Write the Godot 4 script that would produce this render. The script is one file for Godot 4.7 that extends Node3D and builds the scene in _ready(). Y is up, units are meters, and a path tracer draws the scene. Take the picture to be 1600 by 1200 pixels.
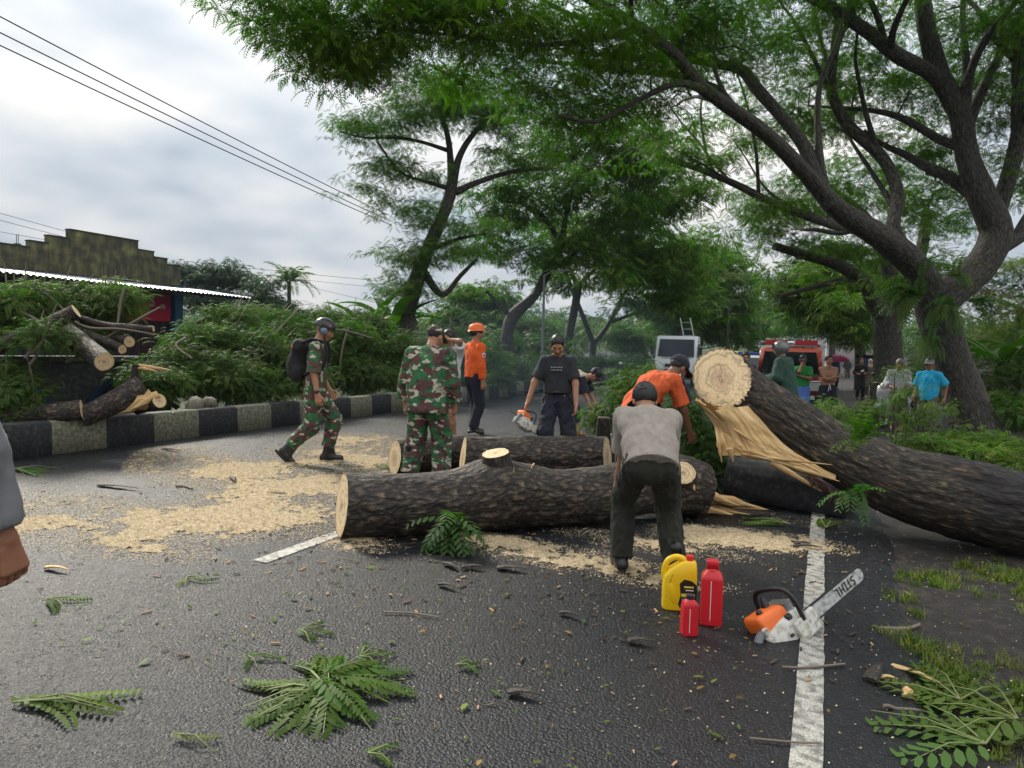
extends Node3D

var rng := RandomNumberGenerator.new()
var M := {}
var taken := {}


func _ready():
	rng.seed = 4711
	# camera, sky, sun, exposure
	var cam := Camera3D.new()
	cam.name = "camera"
	cam.fov = 55.106
	cam.near = 0.05
	cam.far = 2000.0
	cam.transform = Transform3D(Basis.from_euler(Vector3(-0.047, 0.4014, 0)) * Basis(Vector3(0, 0, 1), 0.0279), Vector3(0, 1.42, 0))
	add_child(cam)
	var env := Environment.new()
	env.background_mode = Environment.BG_SKY
	env.sky = Sky.new()
	var sm := PanoramaSkyMaterial.new()
	sm.panorama = sky_picture()
	env.sky.sky_material = sm
	env.background_energy_multiplier = 1.0
	env.tonemap_mode = Environment.TONE_MAPPER_LINEAR
	env.tonemap_exposure = 3.1
	env.sdfgi_enabled = true
	env.ssao_enabled = true
	env.ssil_enabled = true
	env.fog_enabled = true
	env.fog_light_color = Color(0.80, 0.86, 0.92)
	env.fog_density = 0.0003
	env.volumetric_fog_enabled = true
	env.volumetric_fog_density = 0.0
	var we := WorldEnvironment.new()
	we.name = "world_environment"
	we.environment = env
	add_child(we)
	var sun := DirectionalLight3D.new()
	sun.name = "sun"
	sun.light_color = Color(1.0, 0.97, 0.91)
	sun.light_energy = 0.5
	sun.light_angular_distance = 12.0
	sun.shadow_enabled = true
	add_child(sun)
	sun.look_at_from_position(Vector3.ZERO, -Vector3(-0.72, 0.62, -0.42))
	materials()
	leaf_meshes()
	# the setting
	ground()
	kerb()
	# large structure
	shop()
	wires()
	trees()
	bushes()
	# the felled tree
	logs()
	felled_pile()
	# people and vehicles
	vehicles()
	people()
	tools()
	small_things()


# ---------------------------------------------------------------- naming and committing
func numbered(called: String) -> String:
	var k: int = taken.get(called, 0)
	taken[called] = k + 1
	return called if k == 0 else "%s_%03d" % [called, k]


func tag(o: Node3D, label: String, category: String, group := "") -> Node3D:
	o.set_meta("label", label)
	o.set_meta("category", category)
	if group:
		o.set_meta("group", group)
	return o


func thing(called: String, label: String, category: String, at := Vector3.ZERO, turn := 0.0, group := "") -> Node3D:
	var o := Node3D.new()
	o.name = numbered(called)
	add_child(o)
	o.position = at
	o.rotation.y = turn
	tag(o, label, category, group)
	return o


func obj(called: String, mb: MB, m: Material, parent: Node = self) -> MeshInstance3D:
	var o := MeshInstance3D.new()
	o.name = numbered(called) if parent == self else called
	o.mesh = mb.done(m)
	parent.add_child(o, true)
	return o


func struct(called: String, mb: MB, m: Material, parent: Node = self) -> MeshInstance3D:
	var o := obj(called, mb, m, parent)
	if parent == self:
		o.set_meta("kind", "structure")
	return o


func multi(called: String, mesh: Mesh, where: Array, tints: PackedColorArray, parent: Node = self) -> MultiMeshInstance3D:
	var mm := MultiMesh.new()
	mm.transform_format = MultiMesh.TRANSFORM_3D
	mm.use_colors = tints.size() > 0
	mm.mesh = mesh
	mm.instance_count = where.size()
	for k in where.size():
		mm.set_instance_transform(k, where[k])
		if tints.size():
			mm.set_instance_color(k, tints[k])
	var o := MultiMeshInstance3D.new()
	o.name = numbered(called) if parent == self else called
	o.multimesh = mm
	o.set_meta("kind", "stuff")
	parent.add_child(o, true)
	return o


# ---------------------------------------------------------------- mesh builder
class MB:
	var v := PackedVector3Array()
	var n := PackedVector3Array()
	var t := PackedVector2Array()
	var t2 := PackedVector2Array()
	var c := PackedColorArray()
	var i := PackedInt32Array()
	var tint := Color.WHITE
	var coloured := false

	func vert(p: Vector3, nn: Vector3, uv := Vector2.ZERO) -> int:
		v.append(p)
		n.append(nn)
		t.append(uv)
		c.append(tint)
		return v.size() - 1

	func tri(a: int, b: int, d: int) -> void:
		i.append(a)
		i.append(b)
		i.append(d)

	# a flat polygon (convex), corners in order; the front side is where they run clockwise
	func poly(ps: Array, uvs: Array = []) -> void:
		var nn: Vector3 = (ps[2] - ps[0]).cross(ps[1] - ps[0]).normalized()
		var s := v.size()
		for k in ps.size():
			vert(ps[k], nn, uvs[k] if uvs.size() else Vector2(ps[k].x, ps[k].z))
		for k in range(1, ps.size() - 1):
			tri(s, s + k, s + k + 1)

	# a box with chamfered edges: x, y, z half sizes
	func box(x: Transform3D, h: Vector3, b := 0.0) -> void:
		b = minf(b, minf(h.x, minf(h.y, h.z)) * 0.9)
		if b <= 0.0:
			for ax in 3:
				for s: float in [-1.0, 1.0]:
					var u := Vector3.ZERO
					var w := Vector3.ZERO
					var nn := Vector3.ZERO
					nn[ax] = s
					u[(ax + 1) % 3] = h[(ax + 1) % 3]
					w[(ax + 2) % 3] = h[(ax + 2) % 3] * s
					var o := nn * h[ax]
					quad(x * (o - u - w), x * (o - u + w), x * (o + u + w), x * (o + u - w), (x.basis * nn).normalized(), h[(ax + 1) % 3] * 2, h[(ax + 2) % 3] * 2)
			return
		# faces, then edge and corner strips, by a small rounded grid on each face
		for ax in 3:
			for s: float in [-1.0, 1.0]:
				var a1 := (ax + 1) % 3
				var a2 := (ax + 2) % 3
				var us := [-h[a1], -h[a1] + b, h[a1] - b, h[a1]]
				var ws := [-h[a2], -h[a2] + b, h[a2] - b, h[a2]]
				var st := v.size()
				for p in 4:
					for q in 4:
						var o := Vector3.ZERO
						o[ax] = s * h[ax]
						o[a1] = us[p]
						o[a2] = ws[q]
						var core := Vector3(clampf(o.x, -h.x + b, h.x - b), clampf(o.y, -h.y + b, h.y - b), clampf(o.z, -h.z + b, h.z - b))
						var d := (o - core)
						var nn := d.normalized()
						vert(x * (core + nn * b), (x.basis * nn).normalized(), Vector2(us[p], ws[q]))
				for p in 3:
					for q in 3:
						var k := st + p * 4 + q
						if s > 0:
							tri(k, k + 1, k + 4)
							tri(k + 1, k + 5, k + 4)
						else:
							tri(k, k + 4, k + 1)
							tri(k + 1, k + 4, k + 5)

	func quad(a: Vector3, b: Vector3, d: Vector3, e: Vector3, nn: Vector3, w := 1.0, h := 1.0) -> void:
		var s := v.size()
		vert(a, nn, Vector2(0, 0))
		vert(b, nn, Vector2(0, h))
		vert(d, nn, Vector2(w, h))
		vert(e, nn, Vector2(w, 0))
		tri(s, s + 1, s + 2)
		tri(s, s + 2, s + 3)

	# a grid of points, rows x cols, smooth; wrap closes each row
	func grid(ps: PackedVector3Array, rows: int, cols: int, wrap := false, us := 1.0, vs := 1.0) -> void:
		var s := v.size()
		for r in rows:
			for k in cols:
				var kr := (k + 1) % cols if wrap else mini(k + 1, cols - 1)
				var kl := (k + cols - 1) % cols if wrap else maxi(k - 1, 0)
				if wrap and ps[r * cols].distance_squared_to(ps[r * cols + cols - 1]) < 1e-10:
					if k == 0:
						kl = cols - 2
					if k == cols - 1:
						kr = 1
				var du := ps[r * cols + kr] - ps[r * cols + kl]
				var dv := ps[mini(r + 1, rows - 1) * cols + k] - ps[maxi(r - 1, 0) * cols + k]
				vert(ps[r * cols + k], dv.cross(du).normalized(), Vector2(us * k / float(cols - 1), vs * r / float(rows - 1)))
		for r in rows - 1:
			for k in cols - 1:
				var a := s + r * cols + k
				tri(a, a + cols, a + 1)
				tri(a + 1, a + cols, a + cols + 1)

	# a swept tube; rad(k, angle) is not needed for plain ones
	func tube(ps: Array, rs: Array, sides := 8, us := 1.0, vs := 1.0, rough := 0.0, noise: FastNoiseLite = null, cap0 := true, cap1 := true) -> Array:
		var rows := ps.size()
		var out := PackedVector3Array()
		var fwd: Vector3 = (ps[1] - ps[0]).normalized()
		var side := fwd.cross(Vector3.UP if absf(fwd.y) < 0.9 else Vector3.RIGHT).normalized()
		var length := 0.0
		for r in rows:
			var f: Vector3 = (ps[mini(r + 1, rows - 1)] - ps[maxi(r - 1, 0)]).normalized()
			side = (side - f * side.dot(f)).normalized()
			var up := side.cross(f)
			if r > 0:
				length += ps[r].distance_to(ps[r - 1])
			for k in sides + 1:
				var a := TAU * (k % sides) / sides
				var d := side * cos(a) + up * sin(a)
				var rr: float = rs[r]
				if rough > 0.0:
					var ridge := absf(noise.get_noise_3d(cos(a) * sides * 2.0, sin(a) * sides * 2.0, length * 34.0 + noise.seed))
					var swell := noise.get_noise_3d(cos(a) * 9.0, sin(a) * 9.0, length * 8.0 + 300.0 + noise.seed)
					rr += rough * (1.0 - 3.2 * ridge) + rough * 2.0 * swell
				out.append(ps[r] + d * rr)
		var s := v.size()
		grid(out, rows, sides + 1, true, us, vs * length)
		var first := out.slice(0, sides)
		var last := out.slice((rows - 1) * (sides + 1), (rows - 1) * (sides + 1) + sides)
		if cap0:
			cap(first, -fwd, true)
		if cap1:
			cap(last, (ps[rows - 1] - ps[rows - 2]).normalized(), false)
		return [first, last]

	func cap(ring: PackedVector3Array, nn: Vector3, flip: bool) -> void:
		var mid := Vector3.ZERO
		for p in ring:
			mid += p / ring.size()
		var s := v.size()
		vert(mid, nn, Vector2(0.5, 0.5))
		for k in ring.size():
			var a := TAU * k / ring.size()
			vert(ring[k], nn, Vector2(0.5 + 0.49 * cos(a), 0.5 + 0.49 * sin(a)))
		for k in ring.size():
			var a := s + 1 + k
			var b := s + 1 + (k + 1) % ring.size()
			if flip:
				tri(s, a, b)
			else:
				tri(s, b, a)

	# a profile of (radius, height) turned round the transform's y axis
	func lathe(x: Transform3D, profile: Array, sides := 16) -> void:
		var out := PackedVector3Array()
		for p in profile:
			for k in sides + 1:
				var a := TAU * k / sides
				out.append(x * Vector3(p.x * cos(a), p.y, p.x * sin(a)))
		grid(out, profile.size(), sides + 1, true)

	# stacked closed outlines (each an Array of Vector3, same size) skinned, ends closed
	func loft(rings: Array, ends := true, us := 1.0, vs := 1.0) -> void:
		var out := PackedVector3Array()
		var cols: int = rings[0].size() + 1
		for r in rings:
			for p in r:
				out.append(p)
			out.append(r[0])
		grid(out, rings.size(), cols, true, us, vs)
		if ends:
			var m0 := Vector3.ZERO
			for p in rings[0]:
				m0 += p / (cols - 1)
			var m1 := Vector3.ZERO
			for p in rings[-1]:
				m1 += p / (cols - 1)
			cap(PackedVector3Array(rings[0]), (m0 - m1).normalized(), true)
			cap(PackedVector3Array(rings[-1]), (m1 - m0).normalized(), false)

	func ball(x: Transform3D, sides := 12, rows := 8) -> void:
		var out := PackedVector3Array()
		for r in rows + 1:
			var e := PI * r / rows - PI / 2
			for k in sides + 1:
				var a := TAU * k / sides
				out.append(x * Vector3(cos(a) * cos(e), sin(e), sin(a) * cos(e)))
		grid(out, rows + 1, sides + 1, true)

	func done(m: Material) -> ArrayMesh:
		for k in range(0, i.size(), 3):   # fronts face the way their normals point
			var p := v[i[k]]
			if (v[i[k + 2]] - p).cross(v[i[k + 1]] - p).dot(n[i[k]] + n[i[k + 1]] + n[i[k + 2]]) < 0.0:
				var q := i[k + 1]
				i[k + 1] = i[k + 2]
				i[k + 2] = q
		var a := []
		a.resize(Mesh.ARRAY_MAX)
		a[Mesh.ARRAY_VERTEX] = v
		a[Mesh.ARRAY_NORMAL] = n
		a[Mesh.ARRAY_TEX_UV] = t
		if t2.size() == v.size():
			a[Mesh.ARRAY_TEX_UV2] = t2
		if coloured:
			a[Mesh.ARRAY_COLOR] = c
		a[Mesh.ARRAY_INDEX] = i
		var mesh := ArrayMesh.new()
		mesh.add_surface_from_arrays(Mesh.PRIMITIVE_TRIANGLES, a)
		mesh.surface_set_material(0, m)
		return mesh


func at(p: Vector3, turn := 0.0) -> Transform3D:
	return Transform3D(Basis(Vector3.UP, turn), p)


func xf(p: Vector3, e := Vector3.ZERO, s := Vector3.ONE) -> Transform3D:
	return Transform3D(Basis.from_euler(e).scaled_local(s), p)


func bar(mb: MB, a: Vector3, b: Vector3, r: float, sides := 6) -> void:
	mb.tube([a, b], [r, r], sides)


# smooth points along a limb given as Vector4(x, y, z, radius)
func spline(limb: Array, step: float) -> Array:
	var ps := []
	var rs := []
	for k in limb.size() - 1:
		var a: Vector4 = limb[maxi(k - 1, 0)]
		var b: Vector4 = limb[k]
		var d: Vector4 = limb[k + 1]
		var e: Vector4 = limb[mini(k + 2, limb.size() - 1)]
		var n := maxi(1, int(ceil(Vector3(b.x, b.y, b.z).distance_to(Vector3(d.x, d.y, d.z)) / step)))
		for j in n + (1 if k == limb.size() - 2 else 0):
			var u := j / float(n)
			var q := (b * 2.0 + (d - a) * u + (a * 2.0 - b * 5.0 + d * 4.0 - e) * u * u + (b * 3.0 - a - d * 3.0 + e) * u * u * u) * 0.5
			ps.append(Vector3(q.x, q.y, q.z))
			rs.append(maxf(q.w, 0.003))
	return [ps, rs]


func rnd(a: float, b: float) -> float:
	return rng.randf_range(a, b)


func rv(s := 1.0) -> Vector3:
	return Vector3(rnd(-s, s), rnd(-s, s), rnd(-s, s))


# ---------------------------------------------------------------- textures and materials
func lin(r: float, g: float, b: float, a := 1.0) -> Color:
	var k := Color(r, g, b).linear_to_srgb()
	k.a = a
	return k


func fnl(sd: int, freq: float, type := FastNoiseLite.TYPE_SIMPLEX_SMOOTH, octaves := 4, ridged := false) -> FastNoiseLite:
	var f := FastNoiseLite.new()
	f.seed = sd
	f.frequency = freq
	f.noise_type = type
	f.fractal_octaves = octaves
	f.fractal_type = FastNoiseLite.FRACTAL_RIDGED if ridged else (FastNoiseLite.FRACTAL_FBM if octaves > 1 else FastNoiseLite.FRACTAL_NONE)
	return f


# a seamless grey picture as bytes, drawn at w x h and stretched to W x H
func grey(f: FastNoiseLite, w: int, h: int, W := 0, H := 0, skirt := 0.1) -> PackedByteArray:
	var im: Image = f.get_seamless_image(w, h, false, false, skirt)
	im.convert(Image.FORMAT_L8)
	if W and (W != w or H != h):
		im.resize(W, H, Image.INTERPOLATE_CUBIC)
	return im.get_data()


func ramp(stops: Array) -> Array:
	var out := []
	for k in 256:
		var u := k / 255.0
		var c: Color = stops[-1][1]
		for j in range(stops.size() - 1):
			if u <= stops[j + 1][0]:
				c = stops[j][1].lerp(stops[j + 1][1], clampf((u - stops[j][0]) / maxf(stops[j + 1][0] - stops[j][0], 1e-4), 0, 1))
				break
		out.append([int(c.r * 255), int(c.g * 255), int(c.b * 255)])
	return out


# grey bytes through a ramp of sRGB colours, with a second grey picture as brightness
func painted(g: PackedByteArray, w: int, h: int, stops: Array, g2 := PackedByteArray(), k2 := 0.0) -> ImageTexture:
	var l := ramp(stops)
	var d := PackedByteArray()
	d.resize(w * h * 3)
	for k in w * h:
		var c: Array = l[g[k]]
		if k2 > 0.0:
			var m := 1.0 + k2 * (g2[k] - 128) / 128.0
			d[k * 3] = clampi(int(c[0] * m), 0, 255)
			d[k * 3 + 1] = clampi(int(c[1] * m), 0, 255)
			d[k * 3 + 2] = clampi(int(c[2] * m), 0, 255)
		else:
			d[k * 3] = c[0]
			d[k * 3 + 1] = c[1]
			d[k * 3 + 2] = c[2]
	return ImageTexture.create_from_image(Image.create_from_data(w, h, false, Image.FORMAT_RGB8, d))


func grey_tex(g: PackedByteArray, w: int, h: int) -> ImageTexture:
	return ImageTexture.create_from_image(Image.create_from_data(w, h, false, Image.FORMAT_L8, g))


func normal_tex(g: PackedByteArray, w: int, h: int, k: float) -> ImageTexture:
	var im := Image.create_from_data(w, h, false, Image.FORMAT_L8, g)
	im.convert(Image.FORMAT_RGBA8)
	im.bump_map_to_normal_map(k)
	return ImageTexture.create_from_image(im)


func mat(called: String, c: Color, rough := 0.8, metal := 0.0) -> StandardMaterial3D:
	var m := StandardMaterial3D.new()
	m.resource_name = called
	m.albedo_color = c
	m.roughness = rough
	m.metallic = metal
	M[called] = m
	return m


func tri_map(m: StandardMaterial3D, s: float, world := false) -> StandardMaterial3D:
	m.uv1_triplanar = true
	m.uv1_world_triplanar = world
	m.uv1_scale = Vector3(s, s, s)
	return m


func sky_picture() -> ImageTexture:
	var w := 1024
	var h := 512
	var f := fnl(11, 1.1, FastNoiseLite.TYPE_SIMPLEX_SMOOTH, 5)
	var f2 := fnl(12, 3.2, FastNoiseLite.TYPE_SIMPLEX_SMOOTH, 4)
	var glow := Vector3(-0.80, 0.50, -0.45).normalized()
	var d := PackedFloat32Array()
	d.resize(w * h * 3)
	for y in h:
		var el := PI / 2 - PI * (y + 0.5) / h
		for x in w:
			var az := TAU * (x + 0.5) / w - PI
			var dir := Vector3(sin(az) * cos(el), sin(el), -cos(az) * cos(el))
			var k := (y * w + x) * 3
			if el < -0.05:
				d[k] = 0.10
				d[k + 1] = 0.11
				d[k + 2] = 0.08
				continue
			# clouds seen as flat sheets: stretched towards the horizon
			var q := dir / (absf(dir.y) + 0.32)
			var a := f.get_noise_3d(q.x * 1.1, dir.y * 2.5, q.z * 1.1)
			var b := f2.get_noise_3d(q.x, dir.y * 4.0, q.z)
			var cl := a * 0.75 + b * 0.35
			var base := 0.33 + 0.58 * dir.y
			var near := maxf(dir.dot(glow), 0.0)
			base += 0.12 * pow(near, 5.0) + 0.15 * pow(near, 24.0)
			var lum := base * 0.57 * (1.0 + 0.60 * cl)
			var blue := clampf(0.6 - cl * 1.3 - near * 0.35, 0.0, 1.0)
			d[k] = lum * lerpf(1.02, 0.85, blue)
			d[k + 1] = lum * lerpf(0.99, 0.97, blue)
			d[k + 2] = lum * lerpf(0.95, 1.10, blue)
	return ImageTexture.create_from_image(Image.create_from_data(w, h, false, Image.FORMAT_RGBF, d.to_byte_array()))


func materials() -> void:
	# asphalt: a wet chip seal, stones of about a centimetre
	var s := 1024
	var cell := FastNoiseLite.new()
	cell.noise_type = FastNoiseLite.TYPE_CELLULAR
	cell.cellular_return_type = FastNoiseLite.RETURN_DISTANCE
	cell.seed = 5
	cell.frequency = 0.08
	var dist := grey(cell, s, s, 0, 0, 0.012)
	cell.cellular_return_type = FastNoiseLite.RETURN_CELL_VALUE
	var cv := grey(cell, s, s, 0, 0, 0.012)
	var fine := grey(fnl(6, 0.25, FastNoiseLite.TYPE_SIMPLEX, 2), s, s, 0, 0, 0.012)
	var big := grey(fnl(7, 0.012, FastNoiseLite.TYPE_SIMPLEX_SMOOTH, 4), s, s)
	var hgt := PackedByteArray()
	hgt.resize(s * s)
	var al := PackedByteArray()
	al.resize(s * s)
	for k in s * s:
		var up := 255 - dist[k]
		hgt[k] = clampi(int(up * (0.45 + 0.55 * cv[k] / 255.0) * 0.85 + fine[k] * 0.15), 0, 255)
		al[k] = clampi(int((cv[k] * 1.0 - 20.0) * pow(up / 255.0, 0.7) * 0.72 + fine[k] * 0.20 + big[k] * 0.08), 0, 255)
	var m := mat("asphalt", Color(0.88, 0.93, 1.0), 0.36)
	m.albedo_texture = painted(al, s, s, [[0.0, lin(0.004, 0.0043, 0.0054)], [0.32, lin(0.008, 0.0085, 0.0108)], [0.5, lin(0.021, 0.022, 0.027)], [0.68, lin(0.060, 0.061, 0.068)], [0.82, lin(0.22, 0.215, 0.21)], [1.0, lin(0.42, 0.41, 0.39)]])
	m.normal_enabled = true
	m.normal_texture = normal_tex(hgt, s, s, 10.0)
	m.normal_scale = 1.0
	m.metallic_specular = 0.42
	var wet := grey(fnl(8, 0.006, FastNoiseLite.TYPE_SIMPLEX_SMOOTH, 5), 512, 512)
	m.roughness_texture = painted(hgt, s, s, [[0.0, Color(0.75, 0.75, 0.75)], [0.5, Color(0.34, 0.34, 0.34)], [1.0, Color(0.14, 0.14, 0.14)]], big, 0.45)
	m.roughness = 1.0
	m.detail_enabled = true
	m.detail_blend_mode = BaseMaterial3D.BLEND_MODE_MUL
	m.detail_uv_layer = BaseMaterial3D.DETAIL_UV_2
	m.detail_albedo = painted(wet, 512, 512, [[0.0, Color(0.50, 0.51, 0.54)], [0.45, Color(0.76, 0.76, 0.77)], [0.7, Color(0.9, 0.9, 0.9)], [1.0, Color(1, 0.98, 0.95)]])
	# soil
	var soil := grey(fnl(21, 0.02, FastNoiseLite.TYPE_SIMPLEX_SMOOTH, 6), 512, 512)
	var grit := grey(fnl(22, 0.2, FastNoiseLite.TYPE_SIMPLEX, 3), 512, 512)
	m = mat("soil", Color.WHITE, 0.75)
	m.albedo_texture = painted(soil, 512, 512, [[0.0, lin(0.008, 0.006, 0.005)], [0.5, lin(0.018, 0.0135, 0.011)], [0.8, lin(0.036, 0.028, 0.021)], [1.0, lin(0.07, 0.056, 0.04)]], grit, 0.55)
	m.normal_enabled = true
	m.normal_texture = normal_tex(grit, 512, 512, 5.0)
	m = mat("meadow", Color.WHITE, 0.9)
	m.albedo_texture = painted(soil, 512, 512, [[0.0, lin(0.015, 0.022, 0.008)], [0.5, lin(0.035, 0.06, 0.018)], [1.0, lin(0.07, 0.11, 0.03)]], grit, 0.5)
	m = mat("sawdust", Color.WHITE, 0.95)
	m.albedo_texture = painted(soil, 512, 512, [[0.0, lin(0.32, 0.23, 0.13)], [0.5, lin(0.52, 0.41, 0.255)], [1.0, lin(0.66, 0.55, 0.37)]], grit, 0.5)
	m.normal_enabled = true
	m.normal_texture = normal_tex(grit, 512, 512, 6.0)
	m = mat("flake", Color.WHITE, 0.9)
	m.vertex_color_use_as_albedo = true
	# worn road paint and kerb paint
	var wear := grey(fnl(31, 0.03, FastNoiseLite.TYPE_SIMPLEX_SMOOTH, 6), 512, 512)
	m = mat("road_paint", Color.WHITE, 0.6)
	m.albedo_texture = painted(wear, 512, 512, [[0.0, lin(0.09, 0.09, 0.09)], [0.34, lin(0.19, 0.185, 0.165)], [0.54, lin(0.33, 0.32, 0.285)], [1.0, lin(0.44, 0.43, 0.385)]], grit, 0.3)
	m.normal_enabled = true
	m.normal_texture = normal_tex(hgt, s, s, 3.0)
	tri_map(m, 0.8, true)
	m = mat("kerb_pale", Color.WHITE, 0.85)
	m.albedo_texture = painted(wear, 512, 512, [[0.0, lin(0.06, 0.065, 0.045)], [0.3, lin(0.12, 0.125, 0.085)], [0.6, lin(0.19, 0.19, 0.135)], [0.9, lin(0.26, 0.26, 0.20)], [1.0, lin(0.5, 0.5, 0.45)]], grit, 0.35)
	tri_map(m, 0.9, true)
	m = mat("kerb_dark", Color.WHITE, 0.8)
	m.albedo_texture = painted(wear, 512, 512, [[0.0, lin(0.012, 0.013, 0.016)], [0.6, lin(0.03, 0.032, 0.036)], [0.85, lin(0.07, 0.07, 0.06)], [1.0, lin(0.16, 0.155, 0.12)]], grit, 0.35)
	tri_map(m, 0.9, true)
	m = mat("concrete_dark", Color.WHITE, 0.85)
	m.albedo_texture = painted(wear, 512, 512, [[0.0, lin(0.012, 0.013, 0.014)], [0.6, lin(0.035, 0.036, 0.036)], [1.0, lin(0.09, 0.085, 0.07)]], grit, 0.3)
	tri_map(m, 0.5, true)
	# mossy parapet: streaks that run down
	var streak := grey(fnl(33, 0.03, FastNoiseLite.TYPE_SIMPLEX_SMOOTH, 5), 512, 96, 512, 512)
	var blot := grey(fnl(34, 0.012, FastNoiseLite.TYPE_SIMPLEX_SMOOTH, 4), 512, 512)
	var mix := PackedByteArray()
	mix.resize(512 * 512)
	for k in 512 * 512:
		mix[k] = clampi(int(streak[k] * 0.6 + blot[k] * 0.45 + (grit[k] - 128) * 0.25 - 6), 0, 255)
	m = mat("mossy_wall", Color.WHITE, 0.9)
	m.albedo_texture = painted(mix, 512, 512, [[0.0, lin(0.022, 0.022, 0.018)], [0.34, lin(0.045, 0.045, 0.030)], [0.52, lin(0.075, 0.074, 0.036)], [0.72, lin(0.12, 0.115, 0.046)], [1.0, lin(0.22, 0.21, 0.085)]], grit, 0.2)
	# bark
	for b in [["bark_log", 41, [[0.0, lin(0.008, 0.0065, 0.0055)], [0.36, lin(0.022, 0.0165, 0.0125)], [0.56, lin(0.075, 0.054, 0.038)], [0.76, lin(0.17, 0.125, 0.085)], [1.0, lin(0.36, 0.29, 0.20)]], 1.0], ["bark_tree", 42, [[0.0, lin(0.008, 0.007, 0.006)], [0.4, lin(0.026, 0.022, 0.017)], [0.7, lin(0.07, 0.06, 0.045)], [0.88, lin(0.14, 0.125, 0.10)], [1.0, lin(0.45, 0.42, 0.36)]], 1.0]]:
		var a := grey(fnl(b[1], 0.022, FastNoiseLite.TYPE_SIMPLEX_SMOOTH, 5, true), 512, 160, 512, 512)
		var e := grey(fnl(b[1] + 7, 0.02, FastNoiseLite.TYPE_SIMPLEX_SMOOTH, 5), 512, 256, 512, 512)
		var hh := PackedByteArray()
		hh.resize(512 * 512)
		for k in 512 * 512:
			hh[k] = clampi(int((255 - a[k]) * 0.75 + e[k] * 0.45 - 45), 0, 255)
			if b[1] == 42 and grit[k] > 196 and e[k] > 110:   # lichen flecks
				hh[k] = 245
		m = mat(b[0], Color.WHITE, 0.72)
		m.albedo_texture = painted(hh, 512, 512, b[2], grit, 0.55)
		m.normal_enabled = true
		m.normal_texture = normal_tex(hh, 512, 512, 9.0)
	m = M.bark_log.duplicate()
	m.vertex_color_use_as_albedo = true
	M.bark_wet = m
	m = mat("twig", lin(0.045, 0.036, 0.028), 0.8)
	m = mat("twig_grey", lin(0.16, 0.13, 0.10), 0.8)
	# sawn and torn wood
	for b in [["cut_face", 51, 0.30], ["cut_face_pale", 52, 0.16]]:
		var im := Image.create(512, 512, false, Image.FORMAT_RGB8)
		var f := fnl(b[1], 0.010, FastNoiseLite.TYPE_SIMPLEX_SMOOTH, 3)
		var f2 := fnl(b[1] + 1, 0.05, FastNoiseLite.TYPE_SIMPLEX_SMOOTH, 3)
		for y in 512:
			for x in 512:
				var p := Vector2(x - 256 + f.get_noise_2d(x, y) * 38.0, y - 246 + f.get_noise_2d(x + 900, y) * 38.0)
				var r := p.length() / 256.0
				var ring := sin(r * 58.0 + f2.get_noise_2d(x, y) * 1.6) * 0.5 + 0.5
				var ring2 := pow(sin(r * 17.0 + f.get_noise_2d(x, y) * 2.0) * 0.5 + 0.5, 6.0)
				var saw := sin(x * 0.55 + y * 0.33 + f2.get_noise_2d(y, x) * 5.0) * 0.5 + f2.get_noise_2d(x * 0.6, y * 4.0)
				var heart := 1.0 - smoothstep(b[2], b[2] + 0.14, r + f.get_noise_2d(x * 2, y * 2) * 0.10)
				var c := Color(0.66, 0.50, 0.29).lerp(Color(0.42, 0.28, 0.175), heart * 0.75)
				c = c * (0.90 + 0.16 * ring - 0.40 * ring2 + 0.09 * saw)
				var ang := p.angle()
				var crack := 0.0
				for q: float in [0.4, 2.3, 3.5, 5.1]:
					var da := absf(angle_difference(ang, q + f.get_noise_2d(r * 300.0, q * 90.0) * 0.35))
					if r > 0.08 and r < 0.75 and da * r < 0.009:
						crack = 1.0
				c = c.lerp(Color(0.16, 0.10, 0.06), crack * 0.7)
				var e := Vector2(x - 256, y - 256).length() / 256.0
				c = c.lerp(Color(0.20, 0.13, 0.08), smoothstep(0.945, 0.965, e + f2.get_noise_2d(x, y) * 0.012))
				c.a = 1.0
				im.set_pixel(x, y, Color(clampf(c.r, 0, 1), clampf(c.g, 0, 1), clampf(c.b, 0, 1)).linear_to_srgb())
		m = mat(b[0], Color.WHITE, 0.75)
		m.albedo_texture = ImageTexture.create_from_image(im)
	var fib := grey(fnl(55, 0.03, FastNoiseLite.TYPE_SIMPLEX_SMOOTH, 5), 512, 40, 512, 512)
	m = mat("torn_wood", Color.WHITE, 0.7)
	m.albedo_texture = painted(fib, 512, 512, [[0.0, lin(0.20, 0.10, 0.04)], [0.2, lin(0.42, 0.25, 0.10)], [0.5, lin(0.58, 0.38, 0.165)], [0.8, lin(0.66, 0.47, 0.24)], [1.0, lin(0.72, 0.57, 0.33)]], grit, 0.15)
	m.normal_enabled = true
	m.normal_texture = normal_tex(fib, 512, 512, 3.5)
	# leaves: each copy brings its own green
	for b in [["leaf", 0.55, Color(0.66, 0.92, 0.22)], ["leaf_far", 0.55, Color(0.62, 0.90, 0.24)], ["grass_blade", 0.5, Color(0.6, 0.8, 0.25)]]:
		m = mat(b[0], Color.WHITE, b[1])
		m.metallic_specular = 0.28
		m.vertex_color_use_as_albedo = true
		m.backlight_enabled = true
		m.backlight = b[2]
	# cloth weave and camouflage
	var weave := grey(fnl(61, 0.35, FastNoiseLite.TYPE_SIMPLEX, 2), 256, 256)
	M.weave = normal_tex(weave, 256, 256, 1.4)
	M.cloth_var = painted(grey(fnl(62, 0.02, FastNoiseLite.TYPE_SIMPLEX_SMOOTH, 4), 256, 256), 256, 256, [[0.0, Color(0.86, 0.86, 0.86)], [1.0, Color(1, 1, 1)]])
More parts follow.
